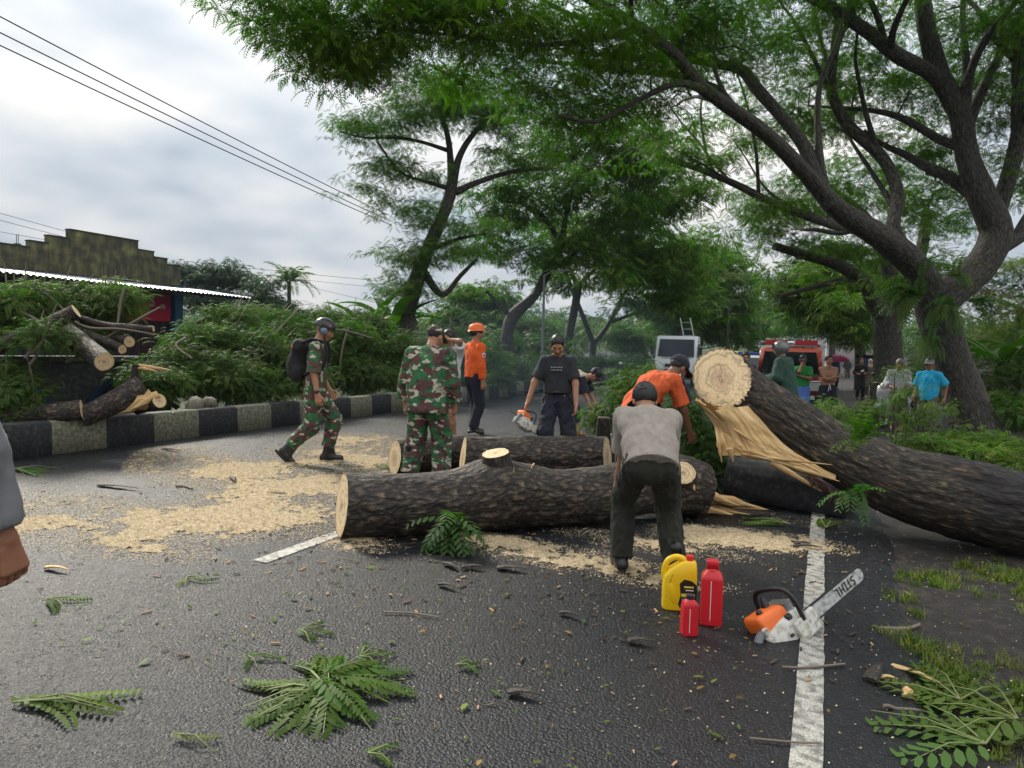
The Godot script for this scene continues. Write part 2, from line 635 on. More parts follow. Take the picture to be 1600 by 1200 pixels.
	var c1 := grey(fnl(63, 0.020, FastNoiseLite.TYPE_SIMPLEX_SMOOTH, 3), 300, 512, 512, 512)
	var c2 := grey(fnl(64, 0.026, FastNoiseLite.TYPE_SIMPLEX_SMOOTH, 3), 260, 512, 512, 512)
	var c3 := grey(fnl(65, 0.028, FastNoiseLite.TYPE_SIMPLEX_SMOOTH, 3), 260, 512, 512, 512)
	var cam := Image.create(512, 512, false, Image.FORMAT_RGB8)
	for y in 512:
		for x in 512:
			var k := y * 512 + x
			var c := lin(0.018, 0.115, 0.038)
			if c1[k] > 136:
				c = lin(0.085, 0.030, 0.030)
			elif c1[k] > 122 and c1[k] < 130:
				c = lin(0.02, 0.035, 0.022)
			if c2[k] > 178:
				c = lin(0.40, 0.38, 0.30)
			if c3[k] > 182 and c2[k] < 130:
				c = lin(0.022, 0.020, 0.022)
			cam.set_pixel(x, y, c)
	m = mat("camouflage", Color.WHITE, 0.85)
	m.albedo_texture = ImageTexture.create_from_image(cam)
	tri_map(m, 0.85)
	m.uv1_triplanar_sharpness = 6.0
	cloth("cloth_orange", 0.80, 0.115, 0.012)
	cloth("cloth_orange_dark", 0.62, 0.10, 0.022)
	cloth("cloth_charcoal", 0.022, 0.024, 0.030)
	cloth("cloth_black", 0.010, 0.010, 0.012)
	cloth("cloth_navy", 0.011, 0.014, 0.026)
	cloth("cloth_grey", 0.33, 0.29, 0.25)
	cloth("cloth_sleeve_grey", 0.17, 0.175, 0.185)
	cloth("cloth_white", 0.62, 0.63, 0.66)
	cloth("cloth_beige", 0.50, 0.41, 0.31)
	cloth("cloth_olive", 0.020, 0.021, 0.014)
	cloth("cloth_olive_pale", 0.09, 0.085, 0.06)
	cloth("cloth_green", 0.02, 0.26, 0.05)
	cloth("cloth_forest", 0.020, 0.062, 0.045)
	cloth("cloth_blue", 0.10, 0.20, 0.58)
	cloth("cloth_cyan", 0.012, 0.36, 0.60)
	cloth("cloth_pink", 0.38, 0.03, 0.14)
	cloth("cloth_brown", 0.10, 0.075, 0.055)
	m = mat("skin", lin(0.34, 0.165, 0.095), 0.55)
	m.vertex_color_use_as_albedo = true
	m.subsurf_scatter_enabled = true
	m.subsurf_scatter_strength = 0.06
	m = mat("hair", lin(0.008, 0.007, 0.007), 0.45)
	m = mat("hair_grey", lin(0.22, 0.21, 0.20), 0.6)
	m = mat("leather_black", lin(0.010, 0.010, 0.011), 0.35)
	m = mat("rubber", lin(0.014, 0.014, 0.015), 0.75)
	m = mat("plastic_black", lin(0.012, 0.012, 0.013), 0.38)
	m = mat("plastic_yellow", lin(0.80, 0.52, 0.008), 0.32)
	m = mat("plastic_red", lin(0.56, 0.012, 0.022), 0.33)
	m = mat("plastic_red_cap", lin(0.60, 0.02, 0.02), 0.35)
	m = mat("plastic_orange", lin(0.80, 0.16, 0.025), 0.42)
	m = mat("helmet_orange", lin(0.82, 0.15, 0.02), 0.3)
	m = mat("helmet_dark", lin(0.016, 0.018, 0.022), 0.32)
	m = mat("helmet_grey", lin(0.14, 0.145, 0.14), 0.28)
	m.metallic = 0.3
	m = mat("casting_white", Color.WHITE, 0.5)
	m.albedo_texture = painted(wear, 512, 512, [[0.0, lin(0.16, 0.135, 0.10)], [0.34, lin(0.42, 0.40, 0.33)], [0.55, lin(0.58, 0.57, 0.53)], [1.0, lin(0.64, 0.64, 0.61)]], grit, 0.06)
	tri_map(m, 1.3)
	m = mat("bar_steel", Color.WHITE, 0.42)
	m.albedo_texture = painted(wear, 512, 512, [[0.0, lin(0.06, 0.06, 0.055)], [0.3, lin(0.28, 0.285, 0.27)], [0.6, lin(0.44, 0.45, 0.43)], [1.0, lin(0.5, 0.51, 0.5)]], grit, 0.05)
	tri_map(m, 1.6)
	m.metallic = 0.35
	m = mat("steel", lin(0.35, 0.35, 0.36), 0.35, 0.8)
	m = mat("chrome", lin(0.7, 0.7, 0.72), 0.12, 1.0)
	m = mat("ink_black", lin(0.012, 0.012, 0.012), 0.5)
	m = mat("ink_grey", lin(0.32, 0.32, 0.33), 0.7)
	m = mat("ink_white", lin(0.75, 0.75, 0.77), 0.6)
	m = mat("ink_yellow", lin(0.75, 0.6, 0.05), 0.5)
	m = mat("ink_red", lin(0.5, 0.03, 0.05), 0.5)
	m = mat("ink_blue", lin(0.05, 0.05, 0.35), 0.5)
	m = mat("paint_white", lin(0.66, 0.69, 0.71), 0.3)
	m.clearcoat_enabled = true
	m.clearcoat = 0.6
	m = mat("paint_rescue", lin(0.42, 0.055, 0.018), 0.3)
	m.clearcoat_enabled = true
	m.clearcoat = 0.6
	m = mat("paint_dark", lin(0.012, 0.012, 0.014), 0.35)
	m = mat("paint_blue_grey", lin(0.12, 0.17, 0.24), 0.3)
	m = mat("paint_silver", lin(0.4, 0.41, 0.42), 0.3)
	m = mat("lamp_red", lin(0.42, 0.008, 0.014), 0.25)
	m = mat("lamp_blue", lin(0.01, 0.05, 0.30), 0.25)
	m = mat("lamp_yellow", lin(0.55, 0.62, 0.02), 0.3)
	m = mat("lamp_amber", lin(0.7, 0.2, 0.02), 0.3)
	m = mat("lamp_clear", lin(0.6, 0.62, 0.58), 0.15)
	m = mat("window_glass", lin(0.006, 0.007, 0.010), 0.06)
	m.metallic_specular = 0.4
	m = mat("roof_sheet", lin(0.55, 0.57, 0.62), 0.35, 0.25)
	m = mat("roof_blue", lin(0.10, 0.22, 0.45), 0.4)
	m = mat("post_blue", lin(0.025, 0.11, 0.27), 0.5)
	m = mat("wall_maroon", lin(0.045, 0.012, 0.022), 0.6)
	m = mat("wall_navy", lin(0.010, 0.014, 0.03), 0.6)
	m = mat("cable", lin(0.012, 0.012, 0.014), 0.6)
	m = mat("pole_grey", lin(0.13, 0.14, 0.15), 0.6)
	m = mat("tarpaulin_blue", lin(0.02, 0.06, 0.16), 0.5)
	m = mat("wall_plaster", lin(0.42, 0.41, 0.38), 0.8)
	m = mat("straw", lin(0.35, 0.20, 0.08), 0.8)
	m = mat("stone_pale", Color.WHITE, 0.9)
	m.albedo_texture = painted(wear, 512, 512, [[0.0, lin(0.08, 0.07, 0.05)], [1.0, lin(0.34, 0.31, 0.24)]], grit, 0.3)
	tri_map(m, 2.0)
	m = mat("leaf_rib", lin(0.16, 0.19, 0.06), 0.6)


func cloth(called: String, r: float, g: float, b: float) -> void:
	var m := mat(called, lin(r, g, b), 0.9)
	m.albedo_texture = M.cloth_var
	m.normal_enabled = true
	m.normal_texture = M.weave
	m.normal_scale = 0.5
	tri_map(m, 3.0)
	m.rim_enabled = true
	m.rim = 0.15


# ---------------------------------------------------------------- the ground
# the road climbs beyond forty metres
func rise(z: float) -> float:
	var s := -z - 38.0
	return 0.0 if s <= 0.0 else 0.042 * s * s / (s + 25.0)


func sheet(xs: Array, zs: Array, hf: Callable, uvs: float) -> MB:
	var mb := MB.new()
	for z in zs:
		for x in xs:
			var p := Vector3(x, 0, z)
			p.y = hf.call(x, z)
			var e := 0.05
			var nn := Vector3(hf.call(x - e, z) - hf.call(x + e, z), 2 * e, hf.call(x, z - e) - hf.call(x, z + e)).normalized()
			mb.vert(p, nn, Vector2(x, z) * uvs)
			mb.t2.append(Vector2(x, z) / 11.0)
	for r in zs.size() - 1:
		for k in xs.size() - 1:
			var a: int = r * xs.size() + k
			mb.tri(a, a + 1, a + xs.size())
			mb.tri(a + 1, a + xs.size() + 1, a + xs.size())
	return mb


func steps(a: float, b: float, first: float, grow := 1.0) -> Array:
	var out := [a]
	var d := first
	while absf(out[-1] - b) > 1e-4:
		var nx: float = out[-1] + signf(b - a) * d
		if (b - nx) * signf(b - a) <= d * 0.3:
			nx = b
		out.append(nx)
		d *= grow
	return out


func verge_height(x: float, z: float) -> float:
	var f: FastNoiseLite = M.fn
	var edge := smoothstep(0.30, 0.75, x + 0.10 * f.get_noise_2d(z * 14.0, 3.0))
	var y := -0.012 - 0.035 * edge
	y += edge * (0.05 * f.get_noise_2d(x * 9.0, z * 9.0) + 0.022 * f.get_noise_2d(x * 45.0, z * 45.0))
	return y + rise(z) - 0.10 * smoothstep(-7.5, -11.0, z) * edge + smoothstep(3.0, 14.0, x) * 0.25


func ground() -> void:
	M.fn = fnl(77, 0.05, FastNoiseLite.TYPE_SIMPLEX_SMOOTH, 4)
	struct("ground", sheet(steps(-400, 400, 20.0), steps(60, -560, 8.0), func(_x, z): return rise(z) - 0.3, 0.3), M.meadow)
	# asphalt with a crumbled edge to the verge
	var mb := sheet(steps(-8.9, 0.52, 0.3), steps(6, -300, 0.35, 1.02), func(_x, z): return rise(z), 1.0 / 1.15)
	for k in mb.v.size():
		if mb.v[k].x > 0.5:
			mb.v[k].x += 0.09 * M.fn.get_noise_2d(mb.v[k].z * 18.0, 0.0) + 0.05 * M.fn.get_noise_2d(mb.v[k].z * 90.0, 9.0)
			mb.v[k].y -= 0.03
	struct("road", mb, M.asphalt)
	struct("verge", sheet(steps(0.24, 5.0, 0.055) + steps(5.3, 120, 0.5, 1.15), steps(4.0, -12.0, 0.055) + steps(-12.3, -330, 0.4, 1.06), verge_height, 0.7), M.soil)
	struct("strip_ground", sheet(steps(-8.7, -160, 0.5, 1.08), steps(10, -330, 0.6, 1.05), func(x, z): return rise(z) + 0.12 + 0.10 * M.fn.get_noise_2d(x * 5.0, z * 5.0) + 0.05 * smoothstep(-9.0, -14.0, x), 0.4), M.meadow)
	struct("far_carriageway", sheet(steps(-23.0, -15.5, 1.0), steps(-45, -320, 2.0, 1.04), func(_x, z): return rise(z) + 0.34, 1.0 / 1.15), M.asphalt)
	# painted markings
	var ln := sheet(steps(-0.055, 0.055, 0.055), steps(2.0, -200, 0.025, 1.012), func(_x, z): return rise(z) + 0.005, 1.0)
	for q in ln.v.size():
		ln.v[q].x += 0.006 * M.fn.get_noise_2d(ln.v[q].z * 700.0, ln.v[q].x * 900.0)
	struct("edge_line", ln, M.road_paint)
	var k := 0
	for z in [Vector3(-3.313, 0, -3.702).z, -12.2, -20.4, -28.6, -36.8, -45.0]:
		struct("lane_dash" if k == 0 else "lane_dash_%03d" % k, sheet([-3.37, -3.25], steps(z, z - 2.2, 0.3), func(_x, zz): return rise(zz) + 0.005, 1.0), M.road_paint)
		k += 1
	sawdust()


# loose sawdust: drifts whose rims run out into single crumbs
func sawdust() -> void:
	var heaps := []   # centre x, z, half length, half width, turn, strength
	for h in [[Vector3(-5.245, 0, -3.708), 1.5, 0.42, 0.1, 0.75], [Vector3(-4.374, 0, -4.447), 1.0, 0.75, -0.5, 1.0], [Vector3(-4.315, 0, -5.09), 1.2, 0.6, 0.3, 0.8], [Vector3(-5.421, 0, -6.09), 1.9, 0.9, 0.2, 0.85], [Vector3(-5.371, 0, -7.756), 1.3, 1.1, 0.1, 0.75], [Vector3(-6.753, 0, -6.411), 1.4, 0.6, 0.6, 0.6], [Vector3(-1.705, 0, -4.787), 0.85, 0.30, 0.15, 0.85], [Vector3(-0.532, 0, -5.916), 0.75, 0.36, -0.1, 1.15], [Vector3(-1.166, 0, -5.393), 0.7, 0.25, 0.1, 0.7], [Vector3(-3.012, 0, -4.369), 0.35, 0.2, 0.0, 0.5], [Vector3(-6.27, 0, -9.048), 1.2, 0.8, 0.4, 0.6], [Vector3(-0.939, 0, -4.566), 0.5, 0.18, 0.0, 0.42], [Vector3(-4.586, 0, -5.775), 0.9, 0.5, 0.0, 0.8], [Vector3(-5.29, 0, -4.231), 1.2, 0.4, 0.2, 0.5]]:
		heaps.append(h)
	var f: FastNoiseLite = M.fn
	var thick := func(x: float, z: float) -> float:
		var best := 0.0
		for h in heaps:
			var dx: float = x - h[0].x
			var dz: float = z - h[0].z
			var cs := cos(h[3])
			var sn := sin(h[3])
			var a: float = (dx * cs + dz * sn) / h[1]
			var b: float = (-dx * sn + dz * cs) / h[2]
			best = maxf(best, h[4] * (1.0 - (a * a + b * b) * 0.8))
		if best <= 0.0:
			return -1.0
		return best + 0.62 * f.get_noise_2d(x * 22.0, z * 22.0) + 0.50 * f.get_noise_2d(x * 140.0, z * 140.0) - 0.42
	var mb := MB.new()
	var st := 0.022
	var index := {}
	var xs := int(9.4 / st)
	for r in int(10.0 / st):
		for k in xs:
			var x := -8.3 + k * st
			var z := -2.6 - r * st
			var d: float = thick.call(x, z)
			if d > 0.08:
				index[r * xs + k] = mb.vert(Vector3(x, clampf((d - 0.20) * 0.04, -0.006, 0.03) + 0.003 + 0.003 * f.get_noise_2d(x * 300.0, z * 300.0), z), Vector3.UP, Vector2(x, z) * 1.6)
	for key in index:
		if index.has(key + 1) and index.has(key + xs) and index.has(key + xs + 1):
			mb.tri(index[key], index[key + 1], index[key + xs])
			mb.tri(index[key + 1], index[key + xs + 1], index[key + xs])
	var o := obj("sawdust", mb, M.sawdust)
	tag(o, "pale yellow sawdust drifted over the asphalt round the sawn logs", "sawdust")
	o.set_meta("kind", "stuff")
	# crumbs
	var fl := MB.new()
	fl.poly([Vector3(-0.5, 0, -0.3), Vector3(0.5, 0.1, -0.25), Vector3(0.4, 0.0, 0.3), Vector3(-0.4, 0.12, 0.25)])
	var where := []
	var tints := PackedColorArray()
	while where.size() < 165000:
		var x := rnd(-8.3, 1.2)
		var z := rnd(-2.6, -12.0)
		var d: float = thick.call(x, z)
		if d < -0.9:
			if rng.randf() > 0.012:
				continue
		elif rng.randf() > pow(smoothstep(-1.0, 0.3, d), 1.5):
			continue
		var s := rnd(0.004, 0.011)
		where.append(Transform3D(Basis.from_euler(Vector3(rnd(-0.5, 0.5), rnd(0, TAU), rnd(-0.5, 0.5))).scaled(Vector3(s, s, s)), Vector3(x, maxf(d - 0.1, 0.0) * 0.04 + 0.005, z)))
		var q := rnd(0.6, 1.1)
		tints.append(Color(0.58 * q, 0.47 * q, 0.30 * q))
	var ms := multi("sawdust_crumbs", fl.done(M.flake), where, tints)
	tag(ms, "single pale wood crumbs scattered over the wet road", "sawdust")


# the black and white painted kerb: every block a piece of its own
func kerb() -> void:
	var root := thing("painted_kerb", "high kerb of alternating black and white painted blocks edging the road", "kerb")
	var path := [Vector2(-8.9, 3.0), Vector2(-8.72, -2.0), Vector2(-8.66, -6.0), Vector2(-8.62, -10.0), Vector2(-8.66, -14.0), Vector2(-8.8, -18.0), Vector2(-9.1, -24.0), Vector2(-9.5, -32.0), Vector2(-10.0, -42.0), Vector2(-10.6, -56.0), Vector2(-11.0, -76.0)]
	var along := 0.0
	var k := 0
	var seg := 0
	var total := 0.0
	for j in path.size() - 1:
		total += path[j].distance_to(path[j + 1])
	var find := func(s: float) -> Vector2:
		for j in path.size() - 1:
			var l: float = path[j].distance_to(path[j + 1])
			if s <= l:
				return path[j].lerp(path[j + 1], s / l)
			s -= l
		return path[-1]
	var white := true
	while along < total - 2.0:
		var l := 0.74 + rnd(-0.04, 0.06)
		var a: Vector2 = find.call(along)
		var b: Vector2 = find.call(along + l)
		var d := (b - a).normalized()
		var yaw := atan2(d.x, d.y)
		var mid := (a + b) * 0.5
		var mb := MB.new()
		var prof := [Vector2(0.17, 0.0), Vector2(0.165, 0.20), Vector2(0.15, 0.33), Vector2(0.12, 0.39), Vector2(0.07, 0.42), Vector2(-0.09, 0.425), Vector2(-0.14, 0.40), Vector2(-0.16, 0.0)]
		var rings := []
		for e: float in [-1.0, -0.95, 0.0, 0.95, 1.0]:
			var ring := []
			for p in prof:
				var q := 0.985 if absf(e) == 1.0 else 1.0
				ring.append(Vector3(p.x * q, p.y * q - 0.02, e * (l * 0.5 - 0.004)))
			rings.append(ring)
		mb.loft(rings)
		var o := obj("kerb_block", mb, M.kerb_pale if white else M.kerb_dark, root)
		o.transform = Transform3D(Basis(Vector3.UP, yaw) * Basis(Vector3(0, 0, 1), rnd(-0.015, 0.015)), Vector3(mid.x, rise(mid.y) + rnd(-0.008, 0.008), mid.y))
		white = not white
		along += l
		k += 1


# ---------------------------------------------------------------- leaves and trees
# one compound frond that leaves p along d and droops; leaflets in pairs
func frond(mb: MB, p: Vector3, d: Vector3, length: float, droop: float, pairs: int, ll: float, lw: float, bend: float, rounded_ := false) -> void:
	var pos := p
	var dir := d.normalized()
	var st := length / pairs
	for k in pairs:
		var u := (k + 1.0) / pairs
		dir = (dir + Vector3.DOWN * droop / pairs).normalized()
		pos += dir * st
		var side := dir.cross(Vector3.UP)
		if side.length() < 0.2:
			side = dir.cross(Vector3(d.z, 0.3, -d.x))
		side = side.normalized()
		dir = (dir + side * bend / pairs).normalized()
		var up := side.cross(dir)
		var size: float = sin(clampf(u * 1.1 + 0.30, 0.0, 1.4) * PI / 1.55) * 0.6 + 0.5
		for s: float in [-1.0, 1.0]:
			var q := (side * s + dir * 0.6 + Vector3.DOWN * 0.4 + up * rng.randf_range(-0.1, 0.25)).normalized()
			var tip := pos + q * ll * size
			var w := dir * lw * size * 0.5
			var mid := pos.lerp(tip, 0.5) + up * 0.004
			var nn := q.cross(dir).normalized() * -s
			if nn.y < 0:
				nn = -nn
			if rounded_:
				var j0 := mb.vert(pos, nn)
				for e in [[0.3, -0.9], [0.3, 0.9], [0.7, -1.0], [0.7, 1.0]]:
					mb.vert(pos.lerp(tip, e[0]) + w * e[1] + up * 0.003, nn)
				mb.vert(tip, nn)
				for e in [[0, 1, 2], [1, 3, 2], [2, 3, 4], [3, 5, 4]]:
					mb.tri(j0 + e[0], j0 + e[1], j0 + e[2])
				continue
			var i0 := mb.vert(pos, nn)
			var i1 := mb.vert(mid - w, nn)
			var i2 := mb.vert(tip, (nn + q * 0.25).normalized())
			var i3 := mb.vert(mid + w, nn)
			mb.tri(i0, i1, i2)
			mb.tri(i0, i2, i3)


func leaf_meshes() -> void:
	M.sprigs = []
	M.far_sprigs = []
	for q in 3:
		var mb := MB.new()
		var n := 8 + q
		for k in n:
			var a := TAU * (k + rnd(-0.3, 0.3)) / n
			var r := rnd(0.02, 0.20)
			frond(mb, Vector3(cos(a) * r, rnd(-0.02, 0.10), sin(a) * r), Vector3(cos(a), rnd(-0.1, 0.5), sin(a)), rnd(0.18, 0.32), rnd(0.6, 1.7), 7, 0.064, 0.030, rnd(-0.5, 0.5))
		M.sprigs.append(mb.done(M.leaf))
		mb = MB.new()
		for k in 7:
			var a := TAU * (k + rnd(-0.3, 0.3)) / 7
			var r := rnd(0.0, 0.25)
			frond(mb, Vector3(cos(a) * r, rnd(-0.1, 0.12), sin(a) * r), Vector3(cos(a), rnd(-0.1, 0.5), sin(a)), rnd(0.26, 0.44), rnd(0.6, 1.6), 5, 0.13, 0.065, rnd(-0.5, 0.5))
		M.far_sprigs.append(mb.done(M.leaf_far))


func green(base: Color, spread: float) -> Color:
	var k := 1.0 + rnd(-spread, spread)
	var y := rnd(-0.15, 0.2)
	return Color(base.r * k * (1.0 + y), base.g * k, base.b * k * (1.0 - y * 0.6))


# Places leaf sprigs; a crown is one scattered part of its tree
class Leaves:
	var where := [[], [], []]
	var tint := [PackedColorArray(), PackedColorArray(), PackedColorArray()]


func sprig(lv: Leaves, p: Vector3, s: float, c: Color, tilt := 0.35) -> void:
	var k := rng.randi() % 3
	lv.where[k].append(Transform3D(Basis.from_euler(Vector3(rnd(-tilt, tilt), rnd(0, TAU), rnd(-tilt, tilt))).scaled_local(Vector3(s, s * rnd(0.85, 1.2), s)), p))
	lv.tint[k].append(c)


func put_leaves(lv: Leaves, called: String, parent: Node, far := false) -> Array:
	var out := []
	for k in 3:
		if lv.where[k].size():
			out.append(multi(called, (M.far_sprigs if far else M.sprigs)[k], lv.where[k], lv.tint[k], parent))
	return out


# limbs: arrays of Vector4; pads: [centre, radii, clumps]. Clumps hang on twigs that grow from the nearest wood.
func tree(called: String, label: String, limbs: Array, pads: Array, o := {}) -> Node3D:
	var foot: Vector4 = limbs[0][0]
	var low: float = minf(foot.y - 0.1, rise(foot.z) - 0.1)
	limbs[0].insert(0, Vector4(foot.x + (foot.x - limbs[0][1].x) * 0.5, low, foot.z, foot.w * 1.15))
	var root := thing(called, label, "tree", Vector3(limbs[0][0].x, limbs[0][0].y, limbs[0][0].z), 0.0, o.get("group", ""))
	var base: Vector3 = root.position
	var bark: Material = o.get("bark", M.bark_tree)
	var nodes := PackedVector3Array()
	var thick := PackedFloat32Array()
	var first := true
	for limb in limbs:
		var sp := spline(limb, o.get("step", 0.22))
		for k in sp[1].size():
			sp[1][k] *= o.get("thin", 0.88)
		var ps := []
		for p in sp[0]:
			ps.append(p - base)
		var mb := MB.new()
		var big: float = sp[1][0]
		var nz: FastNoiseLite = M.fn
		mb.tube(ps, sp[1], 22 if big > 0.2 else 12 if big > 0.06 else 7, maxf(1.0, round(big * 10.0)), 1.1, big * 0.035 if big > 0.05 else 0.0, nz)
		obj("trunk" if first else "branch", mb, bark, root)
		first = false
		for k in ps.size():
			nodes.append(ps[k])
			thick.append(sp[1][k])
	# side branches that fork off the limbs
	var wood := nodes.size()
	for k in int(o.get("forks", 0)):
		var at_ := rng.randi_range(int(wood * 0.10), wood - 2)
		if thick[at_] < 0.06 or thick[at_] > 0.30:
			continue
		var d := (nodes[at_ + 1] - nodes[at_]).normalized()
		if (nodes[at_ + 1] - nodes[at_]).length() > 0.5:
			continue
		var p := nodes[at_]
		var limb := [Vector4(p.x, p.y, p.z, thick[at_] * 0.55)]
		d = (d + rv(0.75) + Vector3(0, 0.25, 0)).normalized()
		for j in 5:
			p += d * rnd(0.5, 0.9)
			d = (d + rv(0.32) + Vector3(0, 0.05, 0)).normalized()
			limb.append(Vector4(p.x, p.y, p.z, thick[at_] * 0.55 * (0.82 - j * 0.15)))
		var sp := spline(limb, 0.22)
		var mb := MB.new()
		mb.tube(sp[0], sp[1], 8, 1.0, 1.1)
		obj("branch", mb, bark, root)
		for j in sp[0].size():
			nodes.append(sp[0][j])
			thick.append(sp[1][j])
	# clump centres, nearest to the wood first
	var spots := []
	for pad in pads:
		for k in int(ceil(pad[2] * o.get("count", 1.0))):
			var d := Vector3(rng.randfn(0, 0.5), rng.randfn(0, 0.5), rng.randfn(0, 0.5))
			if d.length() > 1.0:
				d = d.normalized() * rnd(0.7, 1.0)
			spots.append(pad[0] - base + d * pad[1] * Vector3(1, o.get("flat", 0.85), 1))
	var keyed := []
	for s in spots:
		var best := 1e9
		for k in range(0, nodes.size(), 2):
			best = minf(best, nodes[k].distance_squared_to(s))
		keyed.append([best, s])
	keyed.sort_custom(func(a, b): return a[0] < b[0])
	var twigs := MB.new()
	var lv := Leaves.new()
	var col: Color = o.get("green", Color(0.070, 0.137, 0.016))
	var size: float = o.get("size", 1.0)
	var per: int = o.get("per", 6)
	var spread: float = o.get("spread", 0.42)
	var reach: float = o.get("reach", 1.0)
	for q in keyed:
		var s: Vector3 = q[1]
		var best := 1e9
		var bk := 0
		for k in nodes.size():
			var d := nodes[k].distance_squared_to(s)
			if nodes[k].y > s.y + 0.4:
				d *= 1.6
			if d < best:
				best = d
				bk = k
		var from := nodes[bk]
		var l := sqrt(best)
		if l > 0.25:
			var rise0 := Vector3(rnd(-0.12, 0.12), rnd(0.0, 0.22), rnd(-0.12, 0.12)) * l
			var r0 := clampf(minf(thick[bk] * 0.75, 0.016 + l * 0.015), 0.010, 0.09)
			var ps := []
			var rs := []
			var n := clampi(int(l / 0.45) + 2, 3, 9)
			for k in n + 1:
				var u := k / float(n)
				ps.append(from.lerp(s, u) + rise0 * sin(u * PI) + (rv(0.05) * minf(l, 1.5) if k > 0 and k < n else Vector3.ZERO))
				rs.append(lerpf(r0, 0.007, pow(u, 0.8)))
				if k > 0:
					nodes.append(ps[-1])
					thick.append(rs[-1])
			twigs.tube(ps, rs, 5, 1.0, 1.0, 0.0, null, false, false)
		var tone := rnd(0.70, 1.32)
		for k in per:
			var j := Vector3(rng.randfn(0, spread), rng.randfn(0, spread * 0.4), rng.randfn(0, spread)) * reach
			sprig(lv, s + j, size * rnd(0.75, 1.2), green(col * tone, 0.18))
	if twigs.v.size():
		var t := obj("twigs", twigs, M.twig, root)
		t.set_meta("kind", "stuff")
	put_leaves(lv, "crown", root, o.get("far", false))
	return root


